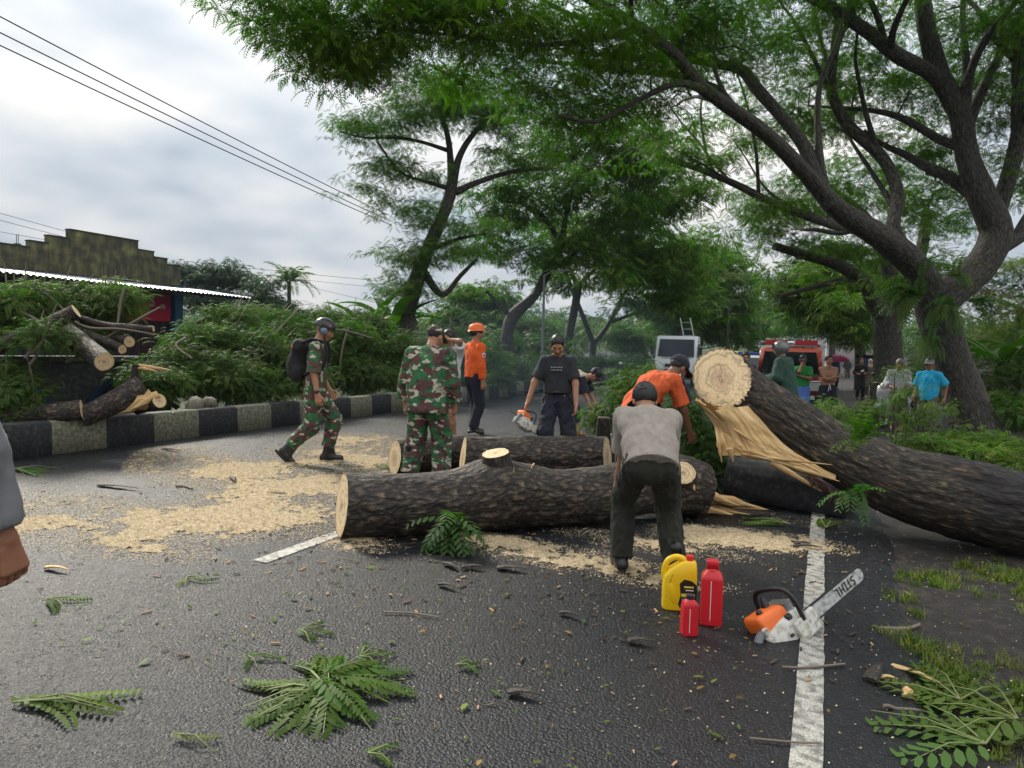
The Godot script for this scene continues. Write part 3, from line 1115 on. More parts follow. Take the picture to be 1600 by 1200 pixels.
func trees() -> void:
	var avenue := "rain trees lining the road"
	# the big tree on the verge
	tree("rain_tree", "big forked rain tree on the verge with ferns on its trunk arching over the road", [
		[Vector4(2.946, -0.011, -17.491, 0.626), Vector4(2.784, 0.389, -17.442, 0.496), Vector4(2.527, 1.033, -17.366, 0.47), Vector4(2.244, 1.741, -17.282, 0.47), Vector4(2.05, 2.322, -17.23, 0.496), Vector4(1.918, 2.831, -17.091, 0.492)],
		[Vector4(2.001, 2.574, -17.113, 0.389), Vector4(1.752, 3.074, -16.924, 0.36), Vector4(1.334, 3.51, -16.552, 0.355), Vector4(0.827, 3.808, -15.917, 0.296), Vector4(0.212, 4.119, -15.237, 0.252), Vector4(-0.085, 4.322, -14.795, 0.211), Vector4(-0.569, 4.79, -14.178, 0.171), Vector4(-1.106, 5.214, -13.428, 0.153), Vector4(-1.596, 5.481, -12.799, 0.138), Vector4(-2.03, 5.739, -12.302, 0.135), Vector4(-2.283, 6.004, -11.881, 0.121), Vector4(-2.554, 6.19, -11.45, 0.118), Vector4(-2.86, 6.303, -10.89, 0.104), Vector4(-3.25, 6.38, -10.185, 0.09), Vector4(-3.677, 6.501, -9.358, 0.077), Vector4(-4.173, 6.545, -8.605, 0.049)],
		[Vector4(-0.017, 4.253, -14.82, 0.235), Vector4(-0.188, 4.459, -14.758, 0.2), Vector4(-0.471, 5.183, -14.784, 0.166), Vector4(-0.763, 5.635, -14.683, 0.142), Vector4(-1.382, 6.374, -14.567, 0.143), Vector4(-1.695, 6.773, -14.563, 0.132), Vector4(-2.231, 6.889, -14.342, 0.108), Vector4(-2.897, 6.964, -14.063, 0.084), Vector4(-3.615, 6.837, -13.534, 0.059), Vector4(-4.561, 6.554, -12.683, 0.034)],
		[Vector4(2.049, 2.576, -17.134, 0.441), Vector4(2.395, 2.946, -17.408, 0.43), Vector4(2.85, 3.403, -17.734, 0.407), Vector4(3.098, 4.106, -17.875, 0.394), Vector4(2.781, 4.809, -17.668, 0.352), Vector4(2.465, 5.568, -17.464, 0.272), Vector4(2.24, 6.401, -17.193, 0.256), Vector4(1.843, 7.079, -16.951, 0.241), Vector4(1.576, 7.758, -16.655, 0.213), Vector4(1.421, 8.37, -16.403, 0.185), Vector4(1.229, 9.119, -16.142, 0.146)],
		[Vector4(1.884, 6.928, -16.961, 0.203), Vector4(1.559, 7.107, -16.614, 0.188), Vector4(1.019, 7.242, -16.065, 0.184), Vector4(0.493, 7.523, -15.53, 0.156), Vector4(-0.24, 7.825, -14.8, 0.14), Vector4(-0.806, 7.888, -14.127, 0.113), Vector4(-1.673, 7.832, -13.104, 0.075)],
		[Vector4(3.082, 4.46, -17.886, 0.236), Vector4(3.228, 5.032, -17.869, 0.209), Vector4(3.34, 5.76, -17.736, 0.193), Vector4(3.354, 6.465, -17.561, 0.19), Vector4(3.246, 7.31, -17.449, 0.177), Vector4(3.249, 8.225, -17.28, 0.149)],
		[Vector4(2.926, 3.602, -17.776, 0.236), Vector4(3.359, 3.893, -18.084, 0.198), Vector4(3.823, 4.206, -18.514, 0.187), Vector4(4.788, 4.717, -19.385, 0.151), Vector4(5.915, 5.535, -20.34, 0.099)],
		[Vector4(1.303, 3.674, -16.547, 0.19), Vector4(1.143, 4.168, -16.831, 0.168), Vector4(1.226, 4.806, -17.225, 0.172), Vector4(0.937, 5.605, -17.361, 0.161), Vector4(0.216, 6.306, -17.09, 0.161), Vector4(-0.122, 6.942, -16.871, 0.133), Vector4(-0.117, 7.647, -16.8, 0.119), Vector4(-0.065, 8.323, -16.64, 0.104)],
		[Vector4(-1.544, 5.419, -12.818, 0.117), Vector4(-1.916, 5.957, -13.123, 0.088), Vector4(-2.571, 6.255, -13.077, 0.078), Vector4(-3.292, 6.322, -12.775, 0.067), Vector4(-4.119, 6.288, -12.096, 0.043), Vector4(-4.803, 6.201, -11.475, 0.032)],
		[Vector4(-1.918, 5.686, -12.455, 0.104), Vector4(-2.305, 5.644, -11.745, 0.07), Vector4(-2.859, 5.223, -11.162, 0.049), Vector4(-3.323, 4.852, -10.729, 0.038), Vector4(-3.785, 4.868, -10.316, 0.028)],
		[Vector4(-2.768, 6.256, -11.036, 0.086), Vector4(-3.224, 5.882, -10.28, 0.055), Vector4(-3.706, 5.563, -9.515, 0.043), Vector4(-4.253, 5.46, -8.842, 0.033), Vector4(-4.815, 5.349, -8.163, 0.024), Vector4(-5.373, 5.276, -7.596, 0.015)],
		[Vector4(2.349, 5.923, -17.324, 0.167), Vector4(2.626, 6.804, -17.595, 0.143), Vector4(2.969, 7.632, -17.892, 0.117), Vector4(3.338, 8.518, -18.311, 0.093)],
		[Vector4(0.686, 3.903, -15.862, 0.161), Vector4(-0.001, 4.242, -17.002, 0.135), Vector4(-1.074, 4.794, -17.662, 0.115), Vector4(-2.231, 5.471, -17.967, 0.105), Vector4(-3.23, 5.935, -18.002, 0.092), Vector4(-4.537, 6.35, -17.686, 0.062)],
	], [[Vector3(-6.157, 5.392, -7.378), Vector3(0.626, 0.391, 0.626), 19], [Vector3(-5.424, 5.117, -7.675), Vector3(0.704, 0.329, 0.704), 14], [Vector3(-4.859, 5.368, -7.928), Vector3(0.626, 0.391, 0.704), 14], [Vector3(-5.459, 4.809, -7.536), Vector3(0.248, 0.155, 0.464), 8], [Vector3(-4.477, 5.644, -8.539), Vector3(0.736, 0.311, 0.899), 15], [Vector3(-3.962, 5.903, -9.424), Vector3(0.957, 0.452, 1.217), 16], [Vector3(-3.453, 5.805, -10.722), Vector3(1.052, 0.478, 1.53), 24], [Vector3(-2.778, 6.562, -11.917), Vector3(1.129, 0.616, 1.847), 26], [Vector3(-3.947, 5.294, -11.03), Vector3(0.8, 0.35, 1.5), 16], [Vector3(-4.631, 5.382, -9.657), Vector3(0.639, 0.365, 1.37), 10], [Vector3(-3.07, 5.741, -12.404), Vector3(1.186, 0.485, 1.941), 18], [Vector3(-2.088, 6.915, -13.316), Vector3(1.336, 0.668, 2.449), 26], [Vector3(-0.937, 7.624, -14.928), Vector3(1.68, 0.66, 3.12), 30], [Vector3(0.287, 8.149, -16.345), Vector3(1.777, 0.762, 3.555), 30], [Vector3(1.228, 7.509, -19.322), Vector3(2.07, 0.887, 2.957), 26], [Vector3(-0.235, 6.729, -19.205), Vector3(2.13, 0.761, 3.043), 24], [Vector3(2.261, 8.089, -17.833), Vector3(1.718, 1.057, 3.701), 30], [Vector3(3.373, 7.075, -18.687), Vector3(1.221, 1.492, 3.798), 26], [Vector3(2.811, 8.259, -17.205), Vector3(1.377, 0.751, 3.256), 22], [Vector3(-1.698, 6.955, -17.508), Vector3(1.865, 0.646, 2.87), 24], [Vector3(-2.921, 5.905, -17.479), Vector3(1.626, 0.443, 2.661), 18], [Vector3(1.885, 6.337, -20.084), Vector3(1.674, 0.913, 3.043), 22], [Vector3(3.781, 5.543, -19.761), Vector3(1.148, 1.148, 3.157), 20], [Vector3(0.411, 7.966, -19.542), Vector3(2.13, 0.761, 3.348), 24], [Vector3(-0.937, 4.683, -17.714), Vector3(1.148, 0.359, 2.296), 10], [Vector3(2.225, 4.978, -20.159), Vector3(1.065, 0.609, 2.435), 12], [Vector3(1.168, 3.065, -17.438), Vector3(0.539, 0.404, 0.809), 5], [Vector3(3.65, 7.61, -17.092), Vector3(1.096, 1.217, 2.678), 10], [Vector3(4.74, 5.599, -18.54), Vector3(1.174, 1.304, 2.87), 10], [Vector3(-1.206, 8.333, -13.437), Vector3(2.609, 0.652, 3.261), 30], [Vector3(-3.524, 6.968, -10.208), Vector3(1.826, 0.457, 2.374), 16], [Vector3(-4.924, 6.145, -8.158), Vector3(1.28, 0.32, 1.6), 9], [Vector3(2.036, 9.376, -16.715), Vector3(3.21, 0.741, 3.704), 30]],
	{"per": 9, "spread": 0.30, "size": 0.80, "count": 0.80, "forks": 46, "flat": 0.7, "thin": 0.76, "green": Color(0.098, 0.171, 0.014)})
	# second and third trunks farther along the verge
	tree("rain_tree", "dark rain tree behind the big one, its trunk beside the blue tarpaulin stall", [
		[Vector4(1.868, 0.825, -25.776, 0.54), Vector4(1.803, 1.463, -25.782, 0.48), Vector4(1.731, 2.261, -25.792, 0.46), Vector4(1.741, 2.861, -25.827, 0.48)],
		[Vector4(1.695, 2.66, -25.797, 0.36), Vector4(1.289, 3.232, -25.437, 0.278), Vector4(0.976, 3.786, -25.006, 0.235), Vector4(0.23, 4.19, -24.166, 0.191), Vector4(-0.613, 4.382, -23.274, 0.15), Vector4(-1.484, 4.56, -22.37, 0.11)],
		[Vector4(1.782, 2.763, -25.839, 0.34), Vector4(1.77, 3.862, -25.891, 0.28), Vector4(1.506, 4.854, -25.829, 0.24), Vector4(0.902, 5.797, -25.404, 0.198), Vector4(-0.044, 6.494, -24.711, 0.157), Vector4(-1.124, 6.922, -23.731, 0.115)],
		[Vector4(1.819, 2.764, -25.855, 0.28), Vector4(2.305, 3.899, -26.337, 0.242), Vector4(2.655, 4.948, -26.757, 0.203), Vector4(2.8, 6.193, -26.991, 0.163)],
		[Vector4(0.976, 3.786, -25.006, 0.157), Vector4(0.253, 3.733, -24.37, 0.116), Vector4(-0.619, 3.456, -23.768, 0.077), Vector4(-1.302, 3.227, -23.249, 0.057)],
	], [[Vector3(-0.747, 6.36, -23.863), Vector3(2.104, 0.765, 3.061), 26], [Vector3(1.061, 5.94, -25.152), Vector3(2.152, 0.978, 3.522), 26], [Vector3(2.791, 6.397, -26.997), Vector3(1.635, 1.226, 3.27), 18], [Vector3(0.032, 4.588, -23.559), Vector3(1.496, 0.411, 2.617), 16], [Vector3(-1.168, 5.026, -22.528), Vector3(1.278, 0.457, 2.191), 14], [Vector3(1.768, 7.261, -26.064), Vector3(2.4, 0.8, 3.6), 20], [Vector3(3.518, 4.436, -27.749), Vector3(1.043, 1.043, 2.504), 10], [Vector3(2.461, 4.083, -26.195), Vector3(0.8, 0.7, 1.6), 8], [Vector3(-1.984, 5.449, -21.659), Vector3(1.07, 0.446, 2.139), 10]],
	{"per": 5, "spread": 0.45, "size": 1.1, "green": Color(0.089, 0.160, 0.016), "group": avenue})
	tree("rain_tree", "rain tree with low spreading pale green fans over the verge past the stall", [
		[Vector4(1.592, 1.263, -39.82, 0.313), Vector4(1.456, 2.385, -39.82, 0.282), Vector4(1.199, 3.63, -39.775, 0.282), Vector4(0.77, 4.869, -39.656, 0.219)],
		[Vector4(1.199, 3.63, -39.775, 0.188), Vector4(0.16, 4.146, -38.272, 0.152), Vector4(-0.943, 4.272, -36.723, 0.089), Vector4(-1.857, 3.969, -35.776, 0.058)],
		[Vector4(0.77, 4.869, -39.656, 0.188), Vector4(-0.19, 5.718, -38.748, 0.154), Vector4(-1.577, 5.854, -37.079, 0.09)],
		[Vector4(0.863, 4.715, -39.688, 0.188), Vector4(1.556, 5.892, -40.586, 0.159), Vector4(2.732, 6.632, -41.667, 0.097)],
	], [[Vector3(-1.275, 5.264, -37.177), Vector3(1.8, 0.6, 3.3), 18], [Vector3(0.406, 4.915, -38.416), Vector3(2.13, 0.487, 3.348), 18], [Vector3(-0.645, 3.86, -36.285), Vector3(1.748, 0.379, 2.913), 16], [Vector3(1.256, 3.806, -37.632), Vector3(1.626, 0.414, 2.957), 16], [Vector3(0.459, 2.996, -36.165), Vector3(1.435, 0.373, 2.583), 14], [Vector3(1.533, 2.598, -36.601), Vector3(1.148, 0.344, 2.296), 9], [Vector3(1.391, 5.826, -39.968), Vector3(2.191, 0.783, 3.443), 18], [Vector3(-0.227, 6.56, -39.319), Vector3(2.191, 0.626, 3.443), 14], [Vector3(-1.768, 4.453, -36.382), Vector3(0.739, 0.296, 2.365), 6], [Vector3(2.945, 4.535, -39.475), Vector3(1.217, 1.217, 2.435), 10]],
	{"per": 5, "spread": 0.55, "size": 1.5, "far": true, "green": Color(0.118, 0.189, 0.023), "group": avenue})
	# trees beyond the kerb on the other side
	tree("rain_tree", "tall leaning rain tree with a leaf clad trunk beyond the kerb under the wires", [
		[Vector4(-13.033, 1.882, -21.681, 0.37), Vector4(-13.142, 2.531, -21.668, 0.326), Vector4(-12.91, 3.624, -21.822, 0.304), Vector4(-12.598, 4.721, -22.011, 0.261), Vector4(-12.241, 5.71, -22.213, 0.239), Vector4(-11.979, 6.587, -22.369, 0.239), Vector4(-11.939, 7.023, -22.409, 0.217)],
		[Vector4(-11.934, 6.914, -22.405, 0.174), Vector4(-12.012, 7.781, -22.416, 0.13), Vector4(-12.126, 8.539, -22.407, 0.109), Vector4(-12.359, 9.292, -22.346, 0.087), Vector4(-12.597, 10.155, -22.289, 0.065)],
		[Vector4(-11.892, 6.872, -22.421, 0.152), Vector4(-11.678, 7.738, -22.338, 0.129), Vector4(-11.243, 8.446, -22.342, 0.107), Vector4(-10.687, 8.933, -22.385, 0.085), Vector4(-9.767, 9.354, -22.362, 0.063)],
		[Vector4(-11.949, 6.805, -22.393, 0.109), Vector4(-12.604, 6.947, -21.579, 0.064), Vector4(-13.031, 7.106, -20.861, 0.052), Vector4(-13.631, 7.989, -20.435, 0.041)],
		[Vector4(-12.107, 8.105, -22.393, 0.087), Vector4(-12.712, 8.251, -21.708, 0.064), Vector4(-13.286, 8.264, -21.03, 0.063), Vector4(-14.136, 8.178, -20.448, 0.042), Vector4(-14.788, 8.306, -19.96, 0.031)],
		[Vector4(-11.804, 6.701, -22.449, 0.152), Vector4(-11.248, 7.092, -22.923, 0.11), Vector4(-10.318, 7.594, -23.778, 0.089), Vector4(-9.237, 7.863, -24.686, 0.068)],
		[Vector4(-12.729, 4.065, -21.922, 0.152), Vector4(-12.188, 3.229, -22.326, 0.131), Vector4(-11.704, 3.923, -22.784, 0.088), Vector4(-11.309, 4.514, -23.2, 0.067)],
		[Vector4(-12.518, 4.723, -22.045, 0.109), Vector4(-11.761, 5.202, -22.826, 0.066), Vector4(-11.127, 5.444, -23.542, 0.045)],
	], [[Vector3(-14.211, 8.178, -20.198), Vector3(0.931, 0.29, 1.449), 10], [Vector3(-14.512, 8.521, -20.088), Vector3(0.517, 0.207, 1.035), 5], [Vector3(-13.304, 8.684, -21.044), Vector3(1.157, 0.358, 1.894), 16], [Vector3(-12.176, 9.487, -21.999), Vector3(1.497, 0.535, 2.353), 24], [Vector3(-10.887, 9.033, -22.305), Vector3(1.485, 0.637, 2.334), 24], [Vector3(-13.164, 9.564, -21.584), Vector3(0.963, 0.342, 1.711), 12], [Vector3(-9.595, 9.03, -23.071), Vector3(1.497, 0.749, 2.567), 20], [Vector3(-12.308, 10.306, -22.203), Vector3(1.078, 0.302, 1.725), 10], [Vector3(-10.822, 10.063, -22.603), Vector3(1.497, 0.471, 2.353), 16], [Vector3(-13.325, 7.222, -20.743), Vector3(0.939, 0.376, 1.461), 13], [Vector3(-13.866, 6.413, -20.472), Vector3(0.417, 0.292, 1.043), 5], [Vector3(-12.611, 7.096, -21.583), Vector3(0.852, 0.298, 1.278), 8], [Vector3(-13.109, 5.969, -21.64), Vector3(0.97, 0.518, 1.294), 14], [Vector3(-11.996, 5.608, -22.312), Vector3(0.761, 0.435, 1.304), 6], [Vector3(-11.376, 5.7, -23.015), Vector3(0.773, 0.53, 1.325), 10], [Vector3(-13.548, 4.475, -21.595), Vector3(0.609, 0.391, 1.087), 8], [Vector3(-12.354, 4.64, -21.458), Vector3(0.849, 0.53, 0.637), 9], [Vector3(-11.738, 4.695, -22.809), Vector3(0.994, 0.398, 1.325), 9], [Vector3(-13.087, 3.364, -21.299), Vector3(0.749, 0.535, 0.856), 12], [Vector3(-12.67, 4.006, -21.4), Vector3(0.533, 0.639, 0.639), 8], [Vector3(-10.335, 7.994, -23.791), Vector3(1.336, 0.49, 2.003), 14], [Vector3(-9.239, 7.908, -24.687), Vector3(1.13, 0.497, 2.035), 10]],
	{"per": 6, "spread": 0.40, "size": 1.05, "green": Color(0.087, 0.158, 0.018), "group": avenue})
	tree("rain_tree", "rain tree with a dark crooked trunk behind the man in the orange helmet", [
		[Vector4(-12.748, 1.129, -29.376, 0.334), Vector4(-12.767, 2.13, -29.419, 0.306), Vector4(-12.545, 2.916, -29.554, 0.306), Vector4(-11.763, 3.774, -29.93, 0.223), Vector4(-11.226, 4.959, -30.218, 0.223), Vector4(-10.905, 5.803, -30.398, 0.223), Vector4(-10.737, 6.643, -30.512, 0.195)],
		[Vector4(-12.62, 2.858, -29.519, 0.139), Vector4(-12.939, 3.126, -29.397, 0.111), Vector4(-13.289, 3.505, -29.268, 0.083), Vector4(-13.691, 3.91, -29.118, 0.056)],
		[Vector4(-11.22, 4.82, -30.214, 0.139), Vector4(-10.422, 5.347, -30.145, 0.11), Vector4(-9.565, 5.862, -30.099, 0.081), Vector4(-8.604, 6.366, -30.098, 0.054)],
		[Vector4(-10.815, 6.084, -30.451, 0.139), Vector4(-11.385, 7.103, -29.826, 0.11), Vector4(-12.013, 7.551, -29.147, 0.081), Vector4(-12.686, 7.623, -28.648, 0.054)],
		[Vector4(-10.734, 6.587, -30.51, 0.139), Vector4(-10.411, 7.957, -30.283, 0.11), Vector4(-9.84, 9.244, -30.156, 0.081), Vector4(-9.328, 10.286, -30.209, 0.081)],
	], [[Vector3(-12.488, 6.994, -28.917), Vector3(1.357, 0.705, 2.17), 14], [Vector3(-13.099, 5.815, -29.032), Vector3(1.237, 0.659, 2.198), 12], [Vector3(-11.216, 8.072, -29.294), Vector3(1.887, 0.809, 2.965), 20], [Vector3(-9.529, 9.201, -30.069), Vector3(1.887, 1.078, 2.965), 22], [Vector3(-10.386, 9.841, -29.194), Vector3(2.122, 0.928, 2.917), 18], [Vector3(-8.702, 7.34, -30.324), Vector3(1.617, 1.078, 2.696), 18], [Vector3(-10.009, 6.015, -30.136), Vector3(1.502, 0.71, 2.184), 14], [Vector3(-10.99, 5.439, -29.691), Vector3(1.092, 0.546, 1.638), 8], [Vector3(-7.302, 9.009, -29.916), Vector3(1.826, 1.174, 2.87), 22], [Vector3(-7.357, 10.259, -28.869), Vector3(2.27, 0.883, 2.774), 20], [Vector3(-12.743, 7.913, -28.094), Vector3(1.061, 0.53, 2.122), 10], [Vector3(-8.719, 4.914, -30.193), Vector3(1.213, 0.674, 2.157), 10]],
	{"per": 5, "spread": 0.55, "size": 1.35, "far": true, "green": Color(0.093, 0.169, 0.019), "group": avenue})
	tree("rain_tree", "leaning rain tree with a forked trunk beyond the kerb behind the man in charcoal", [
		[Vector4(-11.646, 0.11, -34.142, 0.25), Vector4(-11.651, 1.518, -34.212, 0.25), Vector4(-11.526, 2.618, -34.321, 0.219), Vector4(-11.351, 3.875, -34.46, 0.219), Vector4(-11.249, 4.817, -34.552, 0.188)],
		[Vector4(-11.242, 4.661, -34.547, 0.125), Vector4(-10.694, 5.303, -34.812, 0.094), Vector4(-10.009, 6.107, -35.144, 0.094), Vector4(-8.885, 6.767, -35.655, 0.063)],
		[Vector4(-11.293, 4.503, -34.517, 0.125), Vector4(-11.708, 5.429, -34.388, 0.094), Vector4(-12.175, 6.197, -34.229, 0.063)],
	], [[Vector3(-10.626, 7.027, -34.929), Vector3(2.191, 1.252, 2.817), 20], [Vector3(-8.652, 8.026, -35.818), Vector3(2.191, 1.565, 2.817), 24], [Vector3(-8.851, 5.09, -34.496), Vector3(1.674, 0.791, 2.435), 14], [Vector3(-7.212, 6.053, -35.241), Vector3(1.826, 1.37, 2.739), 22], [Vector3(-12.135, 4.842, -34.721), Vector3(1.27, 0.698, 1.904), 8], [Vector3(-6.592, 8.889, -34.562), Vector3(1.774, 1.183, 2.661), 18]],
	{"per": 5, "spread": 0.6, "size": 1.5, "far": true, "green": Color(0.098, 0.171, 0.019), "group": avenue})
	tree("rain_tree", "rain tree split low into a V of two dark stems beyond the kerb", [
		[Vector4(-11.624, 0.63, -38.528, 0.243), Vector4(-11.666, 1.568, -38.558, 0.209), Vector4(-11.654, 2.021, -38.587, 0.209)],
		[Vector4(-11.68, 1.881, -38.569, 0.174), Vector4(-12.079, 2.947, -38.454, 0.157), Vector4(-12.796, 4.664, -38.238, 0.139), Vector4(-13.48, 6.382, -38.035, 0.122), Vector4(-13.989, 7.758, -37.889, 0.104)],
		[Vector4(-11.616, 1.883, -38.596, 0.174), Vector4(-11.104, 2.628, -38.851, 0.139), Vector4(-10.663, 3.511, -39.084, 0.139), Vector4(-10.229, 4.568, -39.322, 0.104), Vector4(-9.475, 5.634, -39.697, 0.104), Vector4(-8.539, 6.184, -40.122, 0.07)],
		[Vector4(-10.96, 2.981, -38.931, 0.104), Vector4(-9.86, 3.466, -39.422, 0.104), Vector4(-9.071, 3.733, -39.771, 0.07), Vector4(-7.802, 4.015, -40.324, 0.07)],
	], [[Vector3(-9.521, 6.676, -39.73), Vector3(2.435, 1.391, 3.13), 20], [Vector3(-7.541, 5.345, -40.503), Vector3(2.087, 1.043, 3.13), 18], [Vector3(-9.179, 4.174, -38.66), Vector3(2.035, 0.543, 2.713), 12], [Vector3(-7.343, 7.749, -42.885), Vector3(2.191, 1.826, 3.287), 20], [Vector3(-7.464, 3.608, -40.447), Vector3(1.739, 0.487, 2.435), 10], [Vector3(-14.076, 8.277, -37.879), Vector3(1.739, 1.043, 2.435), 10]],
	{"per": 5, "spread": 0.65, "size": 1.7, "far": true, "green": Color(0.102, 0.177, 0.020), "group": avenue})
	var far := [["rain tree beyond the white truck with a broad dense crown", [Vector4(-9.739, 1.096, -58.928, 0.252), Vector4(-9.713, 2.61, -59.017, 0.252), Vector4(-9.663, 4.628, -59.142, 0.202)], [[Vector3(-9.543, 7.153, -59.322), Vector3(2.774, 2.27, 3.026), 26], [Vector3(-10.682, 3.936, -60.849), Vector3(3.13, 1.357, 3.13), 26], [Vector3(-8.039, 3.571, -64.127), Vector3(2.157, 1.186, 3.235), 18], [Vector3(-7.621, 5.699, -60.063), Vector3(2.017, 1.311, 3.026), 16], [Vector3(-10.919, 4.956, -56.45), Vector3(2.435, 1.071, 2.922), 16], [Vector3(-8.501, 8.957, -62.032), Vector3(2.087, 1.565, 3.13), 14]], Color(0.093, 0.165, 0.020)],
		["hazy rain tree where the far carriageway runs under the leaves", [Vector4(-10.127, 2.242, -93.625, 0.313), Vector4(-9.493, 4.218, -93.995, 0.313), Vector4(-8.517, 6.595, -94.531, 0.235)], [[Vector3(-10.155, 7.955, -91.73), Vector3(3.061, 2.678, 3.826), 22], [Vector3(-8.997, 4.941, -96.418), Vector3(4, 1.6, 4), 26], [Vector3(-11.721, 5.715, -93.126), Vector3(2.348, 2.035, 3.913), 14], [Vector3(-7.603, 6.743, -97.102), Vector3(2.8, 2.08, 4), 18], [Vector3(-8.849, 10.289, -92.404), Vector3(1.913, 1.53, 3.826), 8]], Color(0.087, 0.154, 0.022)],
		["farthest rain tree closing the tunnel of leaves over the road", [Vector4(-7.945, 4.506, -138.169, 0.339), Vector4(-7.941, 6.766, -138.287, 0.339), Vector4(-7.808, 8.466, -138.431, 0.226)], [[Vector3(-9.184, 8.989, -137.873), Vector3(3.957, 2.939, 4.522), 20], [Vector3(-7.264, 6.767, -144.012), Vector3(5.87, 1.878, 4.696), 26], [Vector3(-2.982, 7.719, -145.879), Vector3(3.522, 2.583, 4.696), 18], [Vector3(-5.605, 8.645, -141.55), Vector3(3.443, 2.525, 4.591), 16], [Vector3(-11.282, 7.537, -131.471), Vector3(2.717, 2.174, 4.348), 10]], Color(0.056, 0.108, 0.023)],
		["rain tree with a dark mass of leaves above the far verge", [Vector4(0.507, 2.618, -76.406, 0.304), Vector4(0.314, 4.438, -76.418, 0.243), Vector4(-0.214, 6.248, -76.286, 0.183)], [[Vector3(-1.344, 5.726, -77.955), Vector3(2.191, 1.628, 3.13), 16], [Vector3(0.906, 6.282, -76.763), Vector3(2.435, 1.826, 3.043), 18], [Vector3(0.238, 8.696, -76.604), Vector3(2.435, 1.522, 3.043), 12], [Vector3(-2.542, 4.566, -80.65), Vector3(1.174, 0.848, 2.609), 6]], Color(0.087, 0.160, 0.020)]]
	for a in far:
		tree("rain_tree", a[0], [a[1]], a[2], {"per": 6, "spread": 1.0, "size": 2.6, "far": true, "green": a[3], "group": avenue, "step": 1.0})
	# garden trees behind
	tree("broadleaf_tree", "round dark broadleaf tree behind the end of the shop roof", [
		[Vector4(-42.087, 2.029, -41.983, 0.287), Vector4(-42.171, 3.939, -42.045, 0.239), Vector4(-42.323, 5.369, -42.054, 0.191)]], [[Vector3(-43.827, 6.519, -41.474), Vector3(1.148, 0.957, 1.913), 18], [Vector3(-42.057, 6.334, -42.216), Vector3(1.53, 1.148, 1.913), 24], [Vector3(-40.716, 5.896, -42.763), Vector3(0.957, 0.861, 1.913), 14], [Vector3(-41.867, 4.584, -41.119), Vector3(2.113, 1.033, 1.878), 22], [Vector3(-40.325, 3.926, -41.74), Vector3(1.643, 0.845, 1.878), 14], [Vector3(-43.41, 5.241, -40.498), Vector3(0.845, 1.127, 1.409), 10]], {"per": 5, "spread": 0.65, "size": 1.6, "far": true, "green": Color(0.030, 0.060, 0.026), "step": 1.0})
	tree("broadleaf_tree", "dark bushy tree between the shop and the coconut palm", [
		[Vector4(-33.257, 1.64, -38.098, 0.209), Vector4(-33.331, 3.307, -38.152, 0.167)]], [[Vector3(-33.752, 4.129, -38.015), Vector3(1.169, 0.751, 1.252), 16], [Vector3(-32.449, 3.273, -37.437), Vector3(1.635, 0.817, 1.226), 20], [Vector3(-34.501, 3.689, -37.675), Vector3(0.626, 0.835, 1.252), 8], [Vector3(-30.269, 2.879, -37.254), Vector3(1.4, 0.72, 1.2), 16], [Vector3(-33.99, 5.165, -37.967), Vector3(0.543, 0.376, 0.835), 5]], {"per": 5, "spread": 0.5, "size": 1.4, "far": true, "green": Color(0.032, 0.068, 0.026), "step": 1.0})
	tree("broadleaf_tree", "bright green garden tree between two avenue trunks beyond the kerb", [
		[Vector4(-18.472, 0.839, -37.807, 0.183), Vector4(-18.469, 2.3, -37.883, 0.146), Vector4(-18.417, 3.397, -37.962, 0.11)]], [[Vector3(-18.633, 4.486, -37.926), Vector3(1.826, 0.73, 1.826), 24], [Vector3(-18.798, 3.325, -36.709), Vector3(1.426, 0.713, 1.783), 18], [Vector3(-17.274, 4.162, -38.486), Vector3(1.278, 0.803, 1.826), 14], [Vector3(-17.045, 2.97, -36.347), Vector3(1.739, 0.696, 1.739), 18], [Vector3(-18.949, 2.564, -35.518), Vector3(1.043, 0.696, 1.391), 12]], {"per": 6, "spread": 0.55, "size": 1.4, "far": true, "green": Color(0.093, 0.171, 0.023), "step": 1.0})
	tree("broadleaf_tree", "low garden tree beside the lamp post beyond the kerb", [
		[Vector4(-16.894, 0.285, -42.799, 0.16), Vector4(-16.956, 1.683, -42.844, 0.12)]], [[Vector3(-17.193, 2.876, -42.805), Vector3(1.4, 0.8, 2), 20], [Vector3(-15.885, 2.09, -42.232), Vector3(1.37, 0.783, 1.957), 18], [Vector3(-16.922, 1.65, -40.682), Vector3(1.148, 0.612, 1.913), 14], [Vector3(-12.74, 2.679, -46.86), Vector3(2.087, 0.751, 2.087), 22], [Vector3(-11.633, 1.912, -49.466), Vector3(1.739, 0.609, 1.739), 14]], {"per": 6, "spread": 0.6, "size": 1.5, "far": true, "green": Color(0.087, 0.154, 0.025), "step": 1.0})
	tree("broadleaf_tree", "sunlit yellow green tree at the edge of the frame behind the big trunk", [
		[Vector4(5.795, 0.749, -28.527, 0.146), Vector4(5.778, 2.001, -28.584, 0.125), Vector4(5.78, 3.253, -28.649, 0.104)]], [[Vector3(5.387, 3.45, -28.492), Vector3(1.043, 0.73, 1.252), 18], [Vector3(5.821, 4.506, -28.731), Vector3(1.043, 0.73, 1.252), 14], [Vector3(4.931, 2.358, -27.155), Vector3(0.6, 0.5, 1), 10], [Vector3(5.437, 1.957, -26.262), Vector3(0.765, 0.478, 0.957), 12], [Vector3(6.26, 3.267, -28.854), Vector3(0.835, 1.252, 1.252), 12], [Vector3(4.693, 3.941, -29.31), Vector3(0.652, 0.87, 1.087), 8]], {"per": 5, "spread": 0.45, "size": 1.1, "green": Color(0.128, 0.153, 0.032)})
	# hazy wood closing every gap low on the horizon
	var lv := Leaves.new()
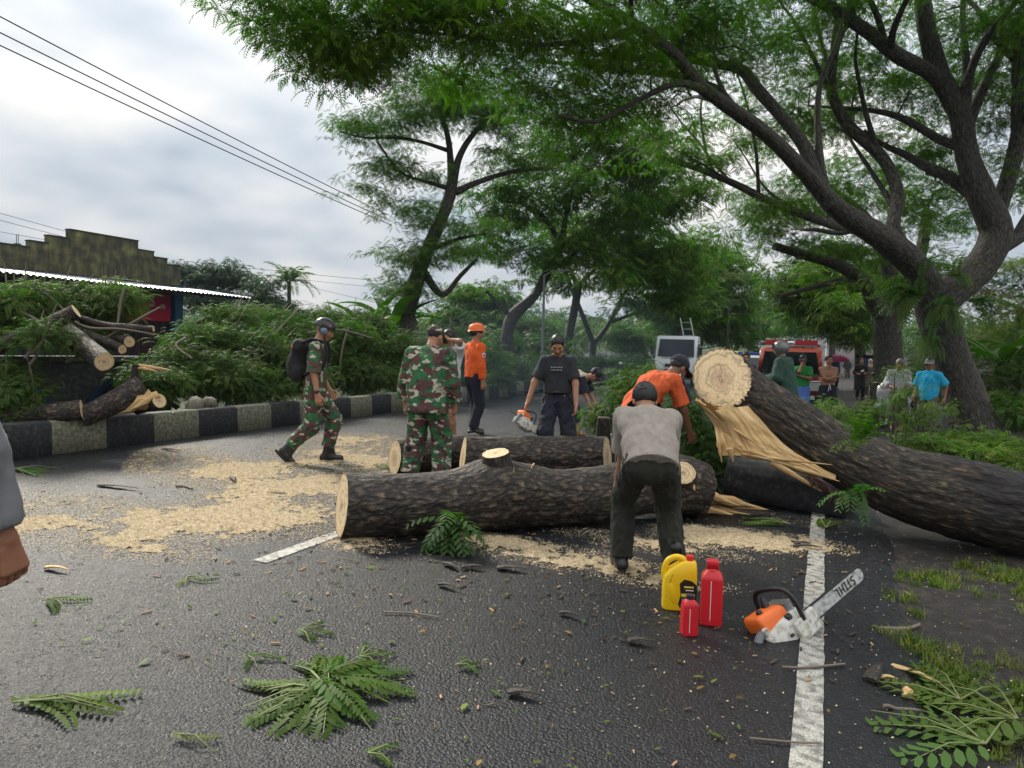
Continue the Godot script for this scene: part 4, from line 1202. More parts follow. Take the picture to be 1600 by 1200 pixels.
	for k in 2600:
		var x := rnd(-190.0, 60.0)
		var z := -rnd(85.0, 150.0) + absf(x) * 0.25
		if x > -20.0 and x < 6.0:
			continue
		sprig(lv, Vector3(x, rise(z) + rnd(0.3, 5.0) + 2.5 * M.fn.get_noise_2d(x * 1.2, 4.0), z), rnd(3.0, 6.0), green(Color(0.050, 0.092, 0.023), 0.3))
	for k in 1500:
		var z := -rnd(20.0, 120.0)
		sprig(lv, Vector3(rnd(9.0, 20.0) - z * 0.12, rise(z) + rnd(0.0, 3.6 - z * 0.02), z), rnd(1.6, 3.0), green(Color(0.068, 0.120, 0.020), 0.35))
	for o in put_leaves(lv, "far_woodland", self, true):
		tag(o, "hazy belt of far trees and scrub along the horizon", "woodland")


# ---------------------------------------------------------------- shrubs, shop, wires
func shrub(called: String, label: String, pads: Array, o := {}) -> Node3D:
	var c: Vector3 = pads[0][0]
	var base := Vector3(c.x, rise(c.z), c.z)
	var root := thing(called, label, o.get("category", "shrub"), base, 0.0, o.get("group", ""))
	var lv := Leaves.new()
	var mb := MB.new()
	for pad in pads:
		for k in pad[2]:
			var d := Vector3(rng.randfn(0, 0.5), rng.randfn(0, 0.5), rng.randfn(0, 0.5)).limit_length(1.0)
			var p: Vector3 = pad[0] - base + d * pad[1]
			p.y = maxf(p.y, 0.05)
			var tone := rnd(0.6, 1.4)
			if k % 3 == 0:
				var y0: float = maxf(-0.1, p.y - 0.3) if o.has("stem") else -0.1
				mb.tube([Vector3(p.x * 0.6, y0, p.z * 0.6), Vector3(p.x * 0.85, (p.y + y0) * 0.5, p.z * 0.85), p * o.get("stem_out", 1.0)], [0.02 * o.get("stem_r", 1.0), 0.014 * o.get("stem_r", 1.0), 0.006], 5, 1, 1, 0, null, false, false)
			for j in o.get("per", 4):
				sprig(lv, p + rv(o.get("spread", 0.3) * 1.1) * Vector3(1, 0.6, 1), o.get("size", 0.8) * rnd(0.75, 1.2), green(o.get("green", Color(0.061, 0.112, 0.021)) * tone, 0.18), 0.6)
	if mb.v.size():
		obj("stems", mb, o.get("stem", M.twig), root).set_meta("kind", "stuff")
	put_leaves(lv, "foliage", root, o.get("far", false))
	return root


# long arching blades from one root: palms and bananas
func blade(mb: MB, p: Vector3, d: Vector3, length: float, width: float, droop: float, torn := 0.0) -> void:
	var pos := p
	var dir := d.normalized()
	var n := 12
	var out := []
	for k in n + 1:
		var u := k / float(n)
		var side := dir.cross(Vector3.UP).normalized()
		var up := side.cross(dir)
		var w := width * sin(clampf(u * 0.93 + 0.07, 0, 1) * PI) ** 0.6 * (1.0 - torn * rng.randf())
		out.append([pos, side * w + up * w * 0.35, -side * w + up * w * 0.35, up])
		dir = (dir + Vector3.DOWN * droop / n).normalized()
		pos += dir * length / n
	for k in n:
		var a: Array = out[k]
		var b: Array = out[k + 1]
		for s in [1, 2]:
			mb.quad(a[0], a[0] + a[s], b[0] + b[s], b[0], a[3])


func banana(label: String, p: Vector3, h: float, n: int, far := false) -> void:
	var root := thing("banana_plant", label, "banana plant", p)
	var mb := MB.new()
	mb.tube([Vector3.ZERO, Vector3(0.03, h * 0.3, 0), Vector3(0.0, h * 0.55, 0.02)], [0.10, 0.085, 0.05], 10)
	obj("stem", mb, M.leaf_rib, root)
	for k in n:
		mb = MB.new()
		mb.coloured = true
		mb.tint = green(Color(0.073, 0.143, 0.026), 0.25)
		var a := TAU * k / n + rnd(-0.3, 0.3)
		blade(mb, Vector3(0, h * 0.5, 0), Vector3(cos(a), rnd(0.9, 2.2), sin(a)), h * rnd(0.5, 0.75), h * 0.075, rnd(0.9, 1.7), 0.25)
		obj("leaf_blade", mb, M.leaf, root)


func palm(label: String, p: Vector3, h: float) -> void:
	var root := thing("coconut_palm", label, "palm tree", p)
	var mb := MB.new()
	mb.tube([Vector3.ZERO, Vector3(0.2, h * 0.5, 0), Vector3(0.1, h, 0)], [0.2, 0.15, 0.12], 9)
	obj("trunk", mb, M.bark_tree, root)
	for k in 17:
		mb = MB.new()
		mb.coloured = true
		mb.tint = green(Color(0.085, 0.117, 0.037), 0.2)
		var a := TAU * k / 17.0 * 3.0 + rnd(-0.2, 0.2)
		frond(mb, Vector3(0.1, h, 0), Vector3(cos(a), rnd(0.2, 2.6), sin(a)), rnd(1.9, 2.6), rnd(1.3, 2.2), 24, 0.5, 0.09, 0)
		obj("frond", mb, M.leaf_far, root)


func bushes() -> void:
	shrub("shrub", "row of dark green shrubs behind the kerb by the lamp post", [[Vector3(-9.39, 0.81, -22.085), Vector3(0.835, 0.459, 0.835), 30], [Vector3(-9.138, 0.904, -24.371), Vector3(0.791, 0.452, 0.904), 26], [Vector3(-9.33, 0.539, -20.465), Vector3(0.587, 0.352, 0.587), 18], [Vector3(-8.94, 0.77, -26.624), Vector3(0.852, 0.39, 0.974), 24]], {"size": 0.85, "green": Color(0.051, 0.094, 0.027)})
	shrub("hedge", "low dark hedge behind the kerb between the lamp post and the white truck", [[Vector3(-9.777, 0.855, -34.974), Vector3(1.409, 0.313, 0.939), 30], [Vector3(-9.268, 0.945, -39.544), Vector3(1.391, 0.313, 1.043), 26], [Vector3(-10.012, 0.756, -31.606), Vector3(0.861, 0.344, 0.861), 18]], {"size": 1.0, "green": Color(0.043, 0.080, 0.027), "category": "hedge"})
	shrub("shrub", "pale green scrub below the garden tree beyond the kerb", [[Vector3(-13.62, 1.581, -31.204), Vector3(1.774, 0.532, 1.774), 30], [Vector3(-12.335, 1.485, -32.832), Vector3(1.522, 0.487, 1.826), 26], [Vector3(-13.194, 1.005, -27.005), Vector3(1.043, 0.522, 1.304), 16]], {"size": 1.2, "green": Color(0.091, 0.148, 0.032), "far": true, "spread": 0.5})
	shrub("shrub", "round clipped bush beside the police car", [[Vector3(-5.963, 2.664, -64.962), Vector3(0.863, 0.593, 0.863), 22]], {"size": 1.0, "green": Color(0.091, 0.153, 0.021), "spread": 0.35})
	shrub("hedge", "long low hedge beside the truck in front of the far carriageway", [[Vector3(-6.319, 0.901, -45.144), Vector3(1.148, 0.344, 2.296), 30], [Vector3(-5.821, 1.218, -54.072), Vector3(1.13, 0.362, 2.713), 24], [Vector3(-4.809, 1.505, -63.217), Vector3(0.835, 0.365, 3.13), 14]], {"size": 1.0, "green": Color(0.067, 0.107, 0.029), "category": "hedge"})
	shrub("undergrowth", "dense undergrowth behind the big forked trunk", [[Vector3(2.187, 0.851, -20.475), Vector3(0.626, 0.626, 0.626), 20], [Vector3(3.806, 0.918, -20.622), Vector3(0.761, 0.761, 0.913), 26], [Vector3(4.462, 1.546, -21.477), Vector3(0.783, 0.783, 0.939), 22], [Vector3(3.651, 0.35, -17.808), Vector3(0.783, 0.326, 0.522), 20], [Vector3(3.071, 1.501, -27.409), Vector3(0.626, 0.626, 1.252), 10]], {"size": 0.9, "green": Color(0.073, 0.128, 0.023), "category": "undergrowth"})
	for a in [["banana plant with torn leaves behind the big trunk", Vector3(3.864, 0, -20.688), 2.6, 8], ["second banana plant at the edge of the verge scrub", Vector3(5.019, 0, -23.773), 2.9, 8], ["banana plant at the foot of the tall leaning tree", Vector3(-13.722, 0.992, -20.255) * Vector3(1, 0, 1) + Vector3(0, 0.1, 0), 3.2, 8], ["banana plant nearest the tall leaning tree", Vector3(-13.594, 0.995, -21.397) * Vector3(1, 0, 1) + Vector3(0, 0.1, 0), 3.3, 8]]:
		banana(a[0], a[1], a[2], a[3])
	palm("coconut palm beyond the felled branches with drooping fronds", Vector3(-33.666, 0.374, -40.034) * Vector3(1, 0, 1), 5.6)
	palm("small palm in the scrub between the leaning tree and the lamp post", Vector3(-21.111, 0.758, -38.858) * Vector3(1, 0, 1), 2.4)


func shop() -> void:
	var root := thing("shop_building", "shop with a stepped mossy parapet over a pale corrugated awning", "shop")
	var wx := -20.0
	var steps_ := [[-8.0, -13.28, 3.80], [-13.28, -13.8, 3.98], [-13.8, -14.42, 4.20], [-14.42, -16.7, 4.46], [-16.7, -17.29, 4.20], [-17.29, -17.81, 4.04], [-17.81, -18.34, 3.86]]
	var wall := MB.new()
	wall.box(at(Vector3(wx - 2.6, 1.55, -13.17)), Vector3(2.6, 1.75, 5.17), 0.01)
	obj("wall", wall, M.wall_navy, root)
	for s in steps_:
		var mb := MB.new()
		var h: float = s[2] - 3.2
		var l: float = s[0] - s[1]
		var c := Vector3(wx + 0.03, 3.2 + h * 0.5, (s[0] + s[1]) * 0.5)
		mb.box(at(c), Vector3(0.09, h * 0.5, l * 0.5 - 0.002), 0.012)
		for k in mb.v.size():
			mb.t[k] = Vector2(mb.v[k].z * 0.22, (mb.v[k].y - 3.2) * 0.42)
		obj("parapet_step", mb, M.mossy_wall, root)
		var cap_ := MB.new()
		cap_.box(at(Vector3(wx + 0.03, s[2] + 0.018, (s[0] + s[1]) * 0.5)), Vector3(0.11, 0.018, l * 0.5 + 0.006), 0.006)
		obj("coping", cap_, M.concrete_dark, root)
	var ledge := MB.new()
	ledge.box(at(Vector3(wx + 0.16, 3.17, -13.2)), Vector3(0.20, 0.035, 5.2), 0.01)
	obj("ledge", ledge, M.concrete_dark, root)
	# corrugated awning, its outer part beyond the wall end in blue
	for part in [[-8.0, -17.4, M.roof_sheet], [-17.4, -19.3, M.roof_blue]]:
		var mb := MB.new()
		var n := int((part[0] - part[1]) / 0.02)
		var ps := PackedVector3Array()
		for r in 2:
			for k in n + 1:
				var z: float = part[0] - k * 0.02
				var y := 0.018 * sin(z * TAU / 0.16)
				ps.append(Vector3(-19.72, 3.14 + y, z) if r == 0 else Vector3(-17.75, 2.90 + y, z))
		mb.grid(ps, 2, n + 1)
		var m2 := MB.new()
		for k in ps.size():
			ps[k].y -= 0.012
		m2.grid(ps, 2, n + 1)
		var o := obj("awning_sheet", mb, part[2], root)
		obj("sheet_underside", m2, M.plastic_black, o)
	var mb := MB.new()
	for z in [-9.0, -13.0, -17.3]:
		mb.box(at(Vector3(-18.75, 2.93, z)) * xf(Vector3.ZERO, Vector3(0, 0, -0.12)), Vector3(1.0, 0.04, 0.03))
	mb.box(at(Vector3(-17.9, 2.85, -13.6)), Vector3(0.03, 0.045, 5.6))
	obj("awning_frame", mb, M.plastic_black, root)
	mb = MB.new()
	mb.box(at(Vector3(-19.9, 1.5, -18.22)), Vector3(0.10, 1.55, 0.16), 0.01)
	obj("corner_post", mb, M.post_blue, root)
	# ribbed shutters
	var k := 0
	for z in [-9.6, -11.6, -13.6, -15.6, -17.2]:
		mb = MB.new()
		var hw := 0.95 if k < 4 else 0.6
		for j in int(hw * 2 / 0.12):
			mb.box(at(Vector3(wx + 0.03, 1.3, z + hw - 0.06 - j * 0.12)), Vector3(0.025, 1.35, 0.05), 0.012)
		obj("ribbed_panel", mb, M.wall_maroon if k > 2 else M.wall_navy, root)
		k += 1
	# torn tarpaulin scraps on the ledge
	mb = MB.new()
	for j in 7:
		var z := -15.6 - j * 0.17
		mb.poly([Vector3(wx + 0.2, 3.22 + rnd(0, 0.04), z), Vector3(wx + 0.38, 3.20, z + 0.02), Vector3(wx + 0.42, 3.12 - rnd(0, 0.1), z - 0.16), Vector3(wx + 0.2, 3.24, z - 0.18)])
	obj("tarpaulin_scrap", mb, M.lamp_clear, root)
	# banner: flat print on cloth
	var bn := thing("banner", "magenta advertising banner hung under the shop awning", "banner", Vector3(wx + 0.12, 2.46, -16.58), PI / 2)
	var im := Image.create(320, 104, false, Image.FORMAT_RGB8)
	for y in 104:
		for x in 320:
			var u := x / 320.0
			var v := y / 104.0
			var c := Color(0.72, 0.05, 0.36).lerp(Color(0.92, 0.10, 0.40), clampf(v * 1.3 - 0.3, 0, 1))
			if v > 0.55 and u > 0.5:
				c = c.lerp(Color(0.85, 0.16, 0.22), (v - 0.55) * (u - 0.5) * 4.0)
			if u < 0.34:
				c = c.lerp(Color(0.86, 0.08, 0.22), 0.6)
			im.set_pixel(x, y, c)
	var bm := mat("banner_print", Color.WHITE, 0.6)
	bm.albedo_texture = ImageTexture.create_from_image(im)
	mb = MB.new()
	var ps := PackedVector3Array()
	for r in 8:
		for c in 28:
			var u := c / 27.0 - 0.5
			var v := 0.5 - r / 7.0
			ps.append(Vector3(u * 2.7, v * 0.88, 0.02 * sin(u * 17.0) * (0.6 - v) + 0.012 * sin(v * 9.0 + u * 5.0)))
	mb.grid(ps, 8, 28)
	obj("cloth", mb, bm, bn)
	for w in [["In", -0.98, 0.14, 0.17, M.ink_white], ["Sim", -0.92, -0.12, 0.17, M.ink_white]]:
		lettering("lettering", w[0], w[3], w[4], bn, Transform3D(Basis(), Vector3(w[1], w[2], 0.04)))
	mb = MB.new()
	mb.ball(xf(Vector3(0.45, -0.08, 0.035), Vector3.ZERO, Vector3(0.07, 0.07, 0.006)), 14, 8)
	obj("print_mark", mb, M.ink_blue, bn)
	mb = MB.new()
	mb.ball(xf(Vector3(0.72, -0.06, 0.035), Vector3.ZERO, Vector3(0.05, 0.02, 0.006)), 14, 8)
	obj("print_mark", mb, M.ink_blue, bn)
	for q in [[0.58, 0.03, 0.09, 0.016], [0.58, 0.075, 0.06, 0.008], [1.02, 0.03, 0.10, 0.018], [1.02, -0.03, 0.10, 0.010], [1.02, 0.085, 0.08, 0.010]]:
		part("print_strip", bn, M.ink_white, [[Vector3(q[0], q[1], 0.036), Vector3(q[2], q[3], 0.004)]])
	# the concrete stub with reinforcing bars on the roof behind
	var rs := thing("concrete_stub", "short concrete column stub with two bare reinforcing bars above the shop roof", "column stub", Vector3(-30.5, 5.019, -19.865))
	mb = MB.new()
	mb.box(at(Vector3(0, -0.1, 0)), Vector3(0.10, 0.25, 0.10), 0.01)
	obj("stub", mb, M.concrete_dark, rs)
	for s: float in [-1.0, 1.0]:
		mb = MB.new()
		bar(mb, Vector3(s * 0.055, 0.1, 0), Vector3(s * 0.055 + 0.01, 0.52, 0), 0.014)
		obj("reinforcing_bar", mb, M.cable, rs)
	# small dark house roof behind the felled branches
	var ho := thing("dark_house", "small dark house with a low gable roof behind the felled branches", "house", Vector3(-19.668, 1.263, -19.92) * Vector3(1, 0, 1), 0.5)
	mb = MB.new()
	mb.box(at(Vector3(0, 0.7, 0)), Vector3(1.0, 0.9, 1.2))
	obj("wall", mb, M.wall_navy, ho)
	mb = MB.new()
	for s: float in [-1.0, 1.0]:
		mb.poly([Vector3(s * 1.25, 1.5, -1.4), Vector3(s * 1.25, 1.5, 1.4), Vector3(0, 2.25, 1.4), Vector3(0, 2.25, -1.4)])
	obj("roof", mb, M.concrete_dark, ho)


func lettering(called: String, text: String, size: float, m: Material, parent: Node, x: Transform3D, depth := 0.003) -> MeshInstance3D:
	var tm := TextMesh.new()
	tm.text = text
	var f := SystemFont.new()
	f.font_names = PackedStringArray(["Droid Sans"])
	f.font_weight = 700
	tm.font = f
	tm.font_size = 64
	tm.pixel_size = size / 46.0
	tm.depth = depth
	tm.material = m
	var o := MeshInstance3D.new()
	o.name = called
	o.mesh = tm
	parent.add_child(o, true)
	o.transform = x
	return o


func wire(label: String, a: Vector3, b: Vector3, sag: float, r: float, extend := 0.35) -> void:
	var mb := MB.new()
	a = a - (b - a) * extend
	var ps := []
	var rs := []
	for k in 25:
		var u := k / 24.0
		ps.append(a.lerp(b, u) - Vector3(0, sag * 4.0 * u * (1 - u), 0))
		rs.append(r)
	mb.tube(ps, rs, 5)
	tag(obj("power_cable", mb, M.cable), label, "cable", "power cables along the far roadside")


func wires() -> void:
	wire("topmost and steepest of the three power cables crossing the sky", Vector3(-16.5, 8.274, -10.401), Vector3(-16.814, 6.816, -25.766), 0.1, 0.016)
	wire("middle one of the three power cables crossing the sky", Vector3(-16.5, 7.939, -10.399), Vector3(-16.732, 6.584, -25.789), 0.1, 0.016)
	wire("lowest of the three power cables crossing the sky", Vector3(-16.5, 7.671, -10.398), Vector3(-16.504, 6.33, -25.873), 0.1, 0.016)
	wire("upper thin cable running down behind the stepped parapet", Vector3(-39.531, 7.702, -24.87), Vector3(-41.494, 7.561, -30.554), 0.0, 0.014, 0.5)
	wire("lower thin cable running down behind the stepped parapet", Vector3(-39.515, 7.339, -24.858), Vector3(-41.479, 7.217, -30.543), 0.0, 0.014, 0.5)
	wire("thin cable behind the reinforcing bars on the shop roof", Vector3(-39.488, 6.745, -24.839), Vector3(-41.466, 6.912, -30.533), 0.0, 0.012, 0.5)
	wire("far thin cable above the coconut palm", Vector3(-43.991, 7.516, -46.893), Vector3(-32.42, 6.615, -51.759), 0.05, 0.016, 0.4)
	wire("far thin cable crossing behind the coconut palm", Vector3(-45.436, 7.235, -48.441), Vector3(-33.475, 6.196, -53.465), 0.05, 0.013, 0.4)
	wire("farthest thin cable low over the banana plants", Vector3(-40.931, 6.401, -50.31), Vector3(-33.408, 4.689, -53.416), 0.05, 0.013, 0.4)
	for a in [["grey lamp post beyond the kerb left of the man in charcoal", Vector3(-10.627, 1.083, -28.099), 3.35, 0.055, M.pole_grey], ["dark lamp post behind the white truck", Vector3(-6.18, 1.73, -51.771), 3.2, 0.055, M.plastic_black], ["slim pale lamp post far down the median", Vector3(-6.174, 2.5, -79.002), 5.0, 0.05, M.pole_grey], ["dark slim post far down the avenue", Vector3(-5.057, 2.757, -84.928), 3.4, 0.04, M.plastic_black]]:
		var p: Vector3 = a[1]
		var root := thing("lamp_post", a[0], "lamp post", Vector3(p.x, rise(p.z) + 0.05, p.z))
		var mb := MB.new()
		var h: float = a[2] + p.y - rise(p.z)
		mb.tube([Vector3(0, -0.2, 0), Vector3(0, h * 0.5, 0), Vector3(0, h, 0)], [a[3] * 1.2, a[3], a[3] * 0.8], 10)
		obj("pole", mb, a[4], root)
		mb = MB.new()
		mb.box(at(Vector3(0, 0.1, 0)), Vector3(a[3] * 2.4, 0.15, a[3] * 2.4), 0.02)
		obj("base", mb, M.concrete_dark, root)
		mb = MB.new()
		mb.tube([Vector3(0, h - 0.05, 0), Vector3(0.3, h + 0.12, 0), Vector3(0.7, h + 0.16, 0)], [a[3] * 0.7, a[3] * 0.6, a[3] * 0.5], 8)
		mb.box(at(Vector3(0.85, h + 0.15, 0)), Vector3(0.22, 0.035, 0.08), 0.02)
		obj("lamp_arm", mb, a[4], root)


# ---------------------------------------------------------------- sawn wood
# limb: Vector4 list; cut planes may be oblique: o.n0, o.n1 are their outward normals
func sawn(called: String, label: String, limb: Array, o := {}) -> Node3D:
	var base := Vector3(limb[0].x, limb[0].y, limb[0].z)
	var root := thing(called, label, o.get("category", "log"), base, 0.0, o.get("group", ""))
	var sp := spline(limb, o.get("step", 0.022))
	var ps := []
	for p in sp[0]:
		ps.append(p - base)
	var sides: int = o.get("sides", 64)
	var mb := MB.new()
	var r0: float = sp[1][0]
	mb.tube(ps, sp[1], sides, o.get("us", maxf(1.0, round(r0 * 9.0))), o.get("vs", 1.9), o.get("rough", 0.010), M.fn, false, false)
	var rows: int = ps.size()
	var dirs := [(ps[0] - ps[mini(4, rows - 1)]).normalized(), (ps[rows - 1] - ps[maxi(rows - 5, 0)]).normalized()]
	for e in 2:
		var d: Vector3 = dirs[e]
		var n: Vector3 = o.get("n%d" % e, d)
		n = n.normalized()
		var c: Vector3 = ps[0] if e == 0 else ps[rows - 1]
		var ragged: float = o.get("ragged%d" % e, 0.0)
		for k in mb.v.size():
			var row := k / (sides + 1)
			var t := (mb.v[k] - c).dot(n)
			if t > 0.0 or (e == 0 and row == 0) or (e == 1 and row == rows - 1):
				mb.v[k] -= d * (t / d.dot(n))
				if ragged > 0.0:
					var a := TAU * (k % (sides + 1) % sides) / sides
					mb.v[k] -= d * ragged * (0.5 + M.fn.get_noise_2d(cos(a) * 60.0 + e * 90.0, sin(a) * 60.0))
	if o.has("wet"):   # pale dry bark near the cut, soaked black bark towards the root
		mb.coloured = true
		for k in mb.v.size():
			var u := clampf(float(k / (sides + 1)) / rows * o.wet + 0.9 * M.fn.get_noise_3dv(mb.v[k] * 26.0), 0.0, 1.0)
			mb.c[k] = Color(1.25, 1.05, 0.85).lerp(Color(0.36, 0.37, 0.40), smoothstep(0.25, 0.8, u))
	obj("bark", mb, o.get("bark", M.bark_log), root)
	for e in 2:
		if o.get("open%d" % e, false):
			continue
		var n: Vector3 = (o.get("n%d" % e, dirs[e]) as Vector3).normalized()
		var s := 0 if e == 0 else (rows - 1) * (sides + 1)
		var f := MB.new()
		var c := Vector3.ZERO
		for k in sides:
			c += mb.v[s + k] / sides
		var ring := PackedVector3Array()
		for q in 7:
			var u := q / 6.0
			for k in sides + 1:
				var p := c.lerp(mb.v[s + k], u)
				if q < 6:
					p += n * 0.006 * M.fn.get_noise_3d(p.x * 90.0, p.y * 240.0, p.z * 90.0)
				ring.append(p)
		f.grid(ring, 7, sides + 1, true)
		for q in 7:
			for k in sides + 1:
				var a := TAU * k / sides
				f.t[q * (sides + 1) + k] = Vector2(0.5 + 0.5 * q / 6.0 * cos(a), 0.5 + 0.5 * q / 6.0 * sin(a))
				f.n[q * (sides + 1) + k] = n
		obj("cut_face", f, o.get("face", M.cut_face), root)
	return root


# a pointed shard of torn wood from a to b, half width w, half thickness t
func shard(mb: MB, a: Vector3, b: Vector3, w: float, t: float, side := Vector3.UP, bend := Vector3.ZERO) -> void:
	var d := (b - a).normalized()
	var s := (side - d * side.dot(d)).normalized()
	var q := d.cross(s)
	var rings := []
	var n := 7
	for k in n:
		var u := k / float(n - 1)
		var p := a.lerp(b, u) + bend * sin(u * PI)
		var ww := w * (1.0 - u * u) * (1.0 + 0.25 * sin(u * 19.0 + w * 900.0)) + 0.0015
		var tt := t * (1.0 - u * 0.8) + 0.001
		rings.append([p + s * ww, p + s * ww * 0.4 + q * tt, p - s * ww * 0.3 + q * tt * 0.7, p - s * ww, p - s * ww * 0.3 - q * tt, p + s * ww * 0.4 - q * tt * 0.8])
	mb.loft(rings, true, 0.6, 1.2)


func logs() -> void:
	var r := 0.215
	# front log: two sawn lengths still joined, thick at the old fork
	var a := Vector3(-3.245, 0, -4.484)
	var b := Vector3(-0.946, 0, -6.584)
	var d := (b - a).normalized()
	var limb := []
	for q in [[0.0, 0.238, 0.0], [0.13, 0.226, 0.0], [0.27, 0.232, 0.0], [0.37, 0.280, -0.01], [0.45, 0.258, 0.0], [0.57, 0.226, 0.0], [0.72, 0.228, 0.03], [0.84, 0.245, 0.06], [0.93, 0.255, 0.03], [1.0, 0.225, 0.0]]:
		var p: Vector3 = a.lerp(b, q[0])
		limb.append(Vector4(p.x, q[1] * 0.97 + q[2], p.z, q[1]))
	var lg := sawn("log", "long front log with an upright sawn stub and a pale end facing the sawdust", limb, {"face": M.cut_face_pale, "ragged1": 0.10, "n0": Vector3(-0.75, 0.1, 0.75), "n1": d + Vector3(0, -0.2, 0.1), "rough": 0.010, "sides": 72})
	var base: Vector3 = lg.position
	# the sawn stub standing up at the swelling, and the second one turned to the camera
	for s in [[0.40, Vector3(-0.05, 0.95, 0.25), 0.10, 0.37, "stub"], [0.94, Vector3(0.10, 0.50, 0.80), 0.095, 0.35, "stub"]]:
		var c := a.lerp(b, s[0]) - base + Vector3(0, 0.25, 0)
		var n: Vector3 = (s[1] as Vector3).normalized()
		var mb := MB.new()
		var rr: float = s[2]
		var ends := mb.tube([c, c + n * s[3] * 0.5, c + n * s[3] * 0.85, c + n * s[3]], [rr * 1.9, rr * 1.35, rr * 1.06, rr], 32, 2, 0.8, 0.008, M.fn, false, false)
		var stub := obj("stub", mb, M.bark_log, lg)
		var f := MB.new()
		f.cap(ends[1], n, false)
		obj("cut_face", f, M.cut_face_pale, stub)
	var sh := MB.new()
	var c0 := a.lerp(b, 0.43) - base + Vector3(0.02, 0.27, 0.18)
	shard(sh, c0 + Vector3(0, 0.0, 0), c0 + Vector3(0.0, 0.30, -0.03), 0.03, 0.012, Vector3(1, 0, 0))
	shard(sh, c0 + Vector3(0.03, 0.0, 0), c0 + Vector3(0.06, 0.24, -0.01), 0.015, 0.01, Vector3(1, 0, 0))
	var c1 := a.lerp(b, 0.955) - base + Vector3(0.0, 0.46, 0.22)
	shard(sh, c1, c1 + Vector3(0.10, -0.17, 0.08), 0.04, 0.014, Vector3(1, 0.3, 0))
	obj("splinter", sh, M.torn_wood, lg)
	# the half-through saw cut
	sh = MB.new()
	var kc := a.lerp(b, 0.485) - base + Vector3(0, 0.25, 0)
	var ps := []
	var rs := []
	for k in 13:
		var an := lerpf(-0.2, 1.9, k / 12.0)
		ps.append(kc + Vector3(0.03 * sin(an * 2.0), cos(an) * 0.250, sin(an) * 0.250))
		rs.append(0.007)
	sh.tube(ps, rs, 5)
	obj("saw_kerf", sh, M.torn_wood, lg)
	# torn tongue of pale wood at the right end
	sh = MB.new()
	var e := b - base
	for q in [[0.20, 0.62, 0.05, 0.085, 0.03], [0.26, 0.42, 0.10, 0.05, 0.02], [0.13, 0.72, 0.0, 0.075, 0.022], [0.06, 0.52, -0.03, 0.05, 0.02], [0.30, 0.30, 0.05, 0.035, 0.014], [0.10, 0.35, 0.06, 0.06, 0.02], [0.17, 0.50, -0.08, 0.06, 0.02]]:
		shard(sh, e + Vector3(-0.20, q[0], 0.02 + q[2]), e + d * q[1] + Vector3(0.0, q[0] * 0.55 - 0.03, 0.10 + q[2]), q[3], q[4], Vector3(0, 1, 0.25))
	obj("splinter", sh, M.torn_wood, lg)
	# the two logs behind it
	a = Vector3(-3.576, 0, -7.11)
	b = Vector3(-2.233, 0, -8.095)
	r = 0.228
	sawn("log", "middle log with a broad oval sawn end, lying behind the stub of the front log", [Vector4(a.x, r, a.z, r), Vector4(a.x * 0.5 + b.x * 0.5, r * 0.98, a.z * 0.5 + b.z * 0.5, r), Vector4(b.x, r, b.z, r * 1.02)], {"n0": Vector3(-0.85, 0.12, 0.55), "n1": Vector3(0.95, 0.1, -0.1), "rough": 0.012})
	a = Vector3(-4.32, 0, -6.925)
	b = Vector3(-3.824, 0, -7.867)
	sawn("log", "short thick log behind the legs of the camouflage soldier in the green cap", [Vector4(a.x, 0.19, a.z, 0.19), Vector4(b.x, 0.19, b.z - 0.1, 0.20)], {"n0": Vector3(-0.62, 0.1, 0.78), "rough": 0.009})
	# upright bark slab at the end of the middle log
	var slab := thing("bark_slab", "upright slab of bark and pale wood at the end of the middle log", "wood slab", Vector3(-2.424, 0, -8.492))
	var m1 := MB.new()
	m1.box(xf(Vector3(0, 0.32, 0), Vector3(0.1, 0.3, -0.08)), Vector3(0.075, 0.33, 0.05), 0.02)
	obj("bark", m1, M.bark_log, slab)
	m1 = MB.new()
	shard(m1, Vector3(0.085, -0.02, 0.04), Vector3(0.03, 0.62, 0.02), 0.05, 0.03, Vector3(1, 0, 0.3))
	obj("pale_wood", m1, M.torn_wood, slab)

	# the great fallen trunk
	limb = [Vector4(-0.891, 1.21, -7.115, 0.264), Vector4(-0.669, 1.045, -7.147, 0.244), Vector4(-0.323, 0.842, -7.12, 0.227), Vector4(0.088, 0.606, -7.065, 0.243), Vector4(0.591, 0.4, -6.942, 0.291), Vector4(1.049, 0.311, -6.86, 0.321), Vector4(1.48, 0.237, -6.821, 0.315), Vector4(1.967, 0.15, -6.806, 0.343), Vector4(2.698, 0.044, -6.948, 0.357), Vector4(3.854, -0.092, -7.54, 0.402)]
	var cutn := (Vector3(-0.891, 1.21, -7.115) - Vector3(0.088, 0.606, -7.065)).normalized() + (Vector3(0, 1.42, 0) - Vector3(-0.891, 1.21, -7.115)).normalized() * 1.25
	var ft := sawn("fallen_trunk", "great fallen trunk with a sawn end lifted high and its underside torn open", limb, {"category": "tree trunk", "n0": cutn.normalized(), "rough": 0.017, "sides": 96, "us": 4.0, "vs": 1.7, "open1": true, "wet": 1.5, "bark": M.bark_wet})
	base = ft.position
	var tocam := (Vector3(-0.754, 1.264, -5.11) - Vector3(-0.734, 1.165, -6.201)).normalized()
	var rows := []
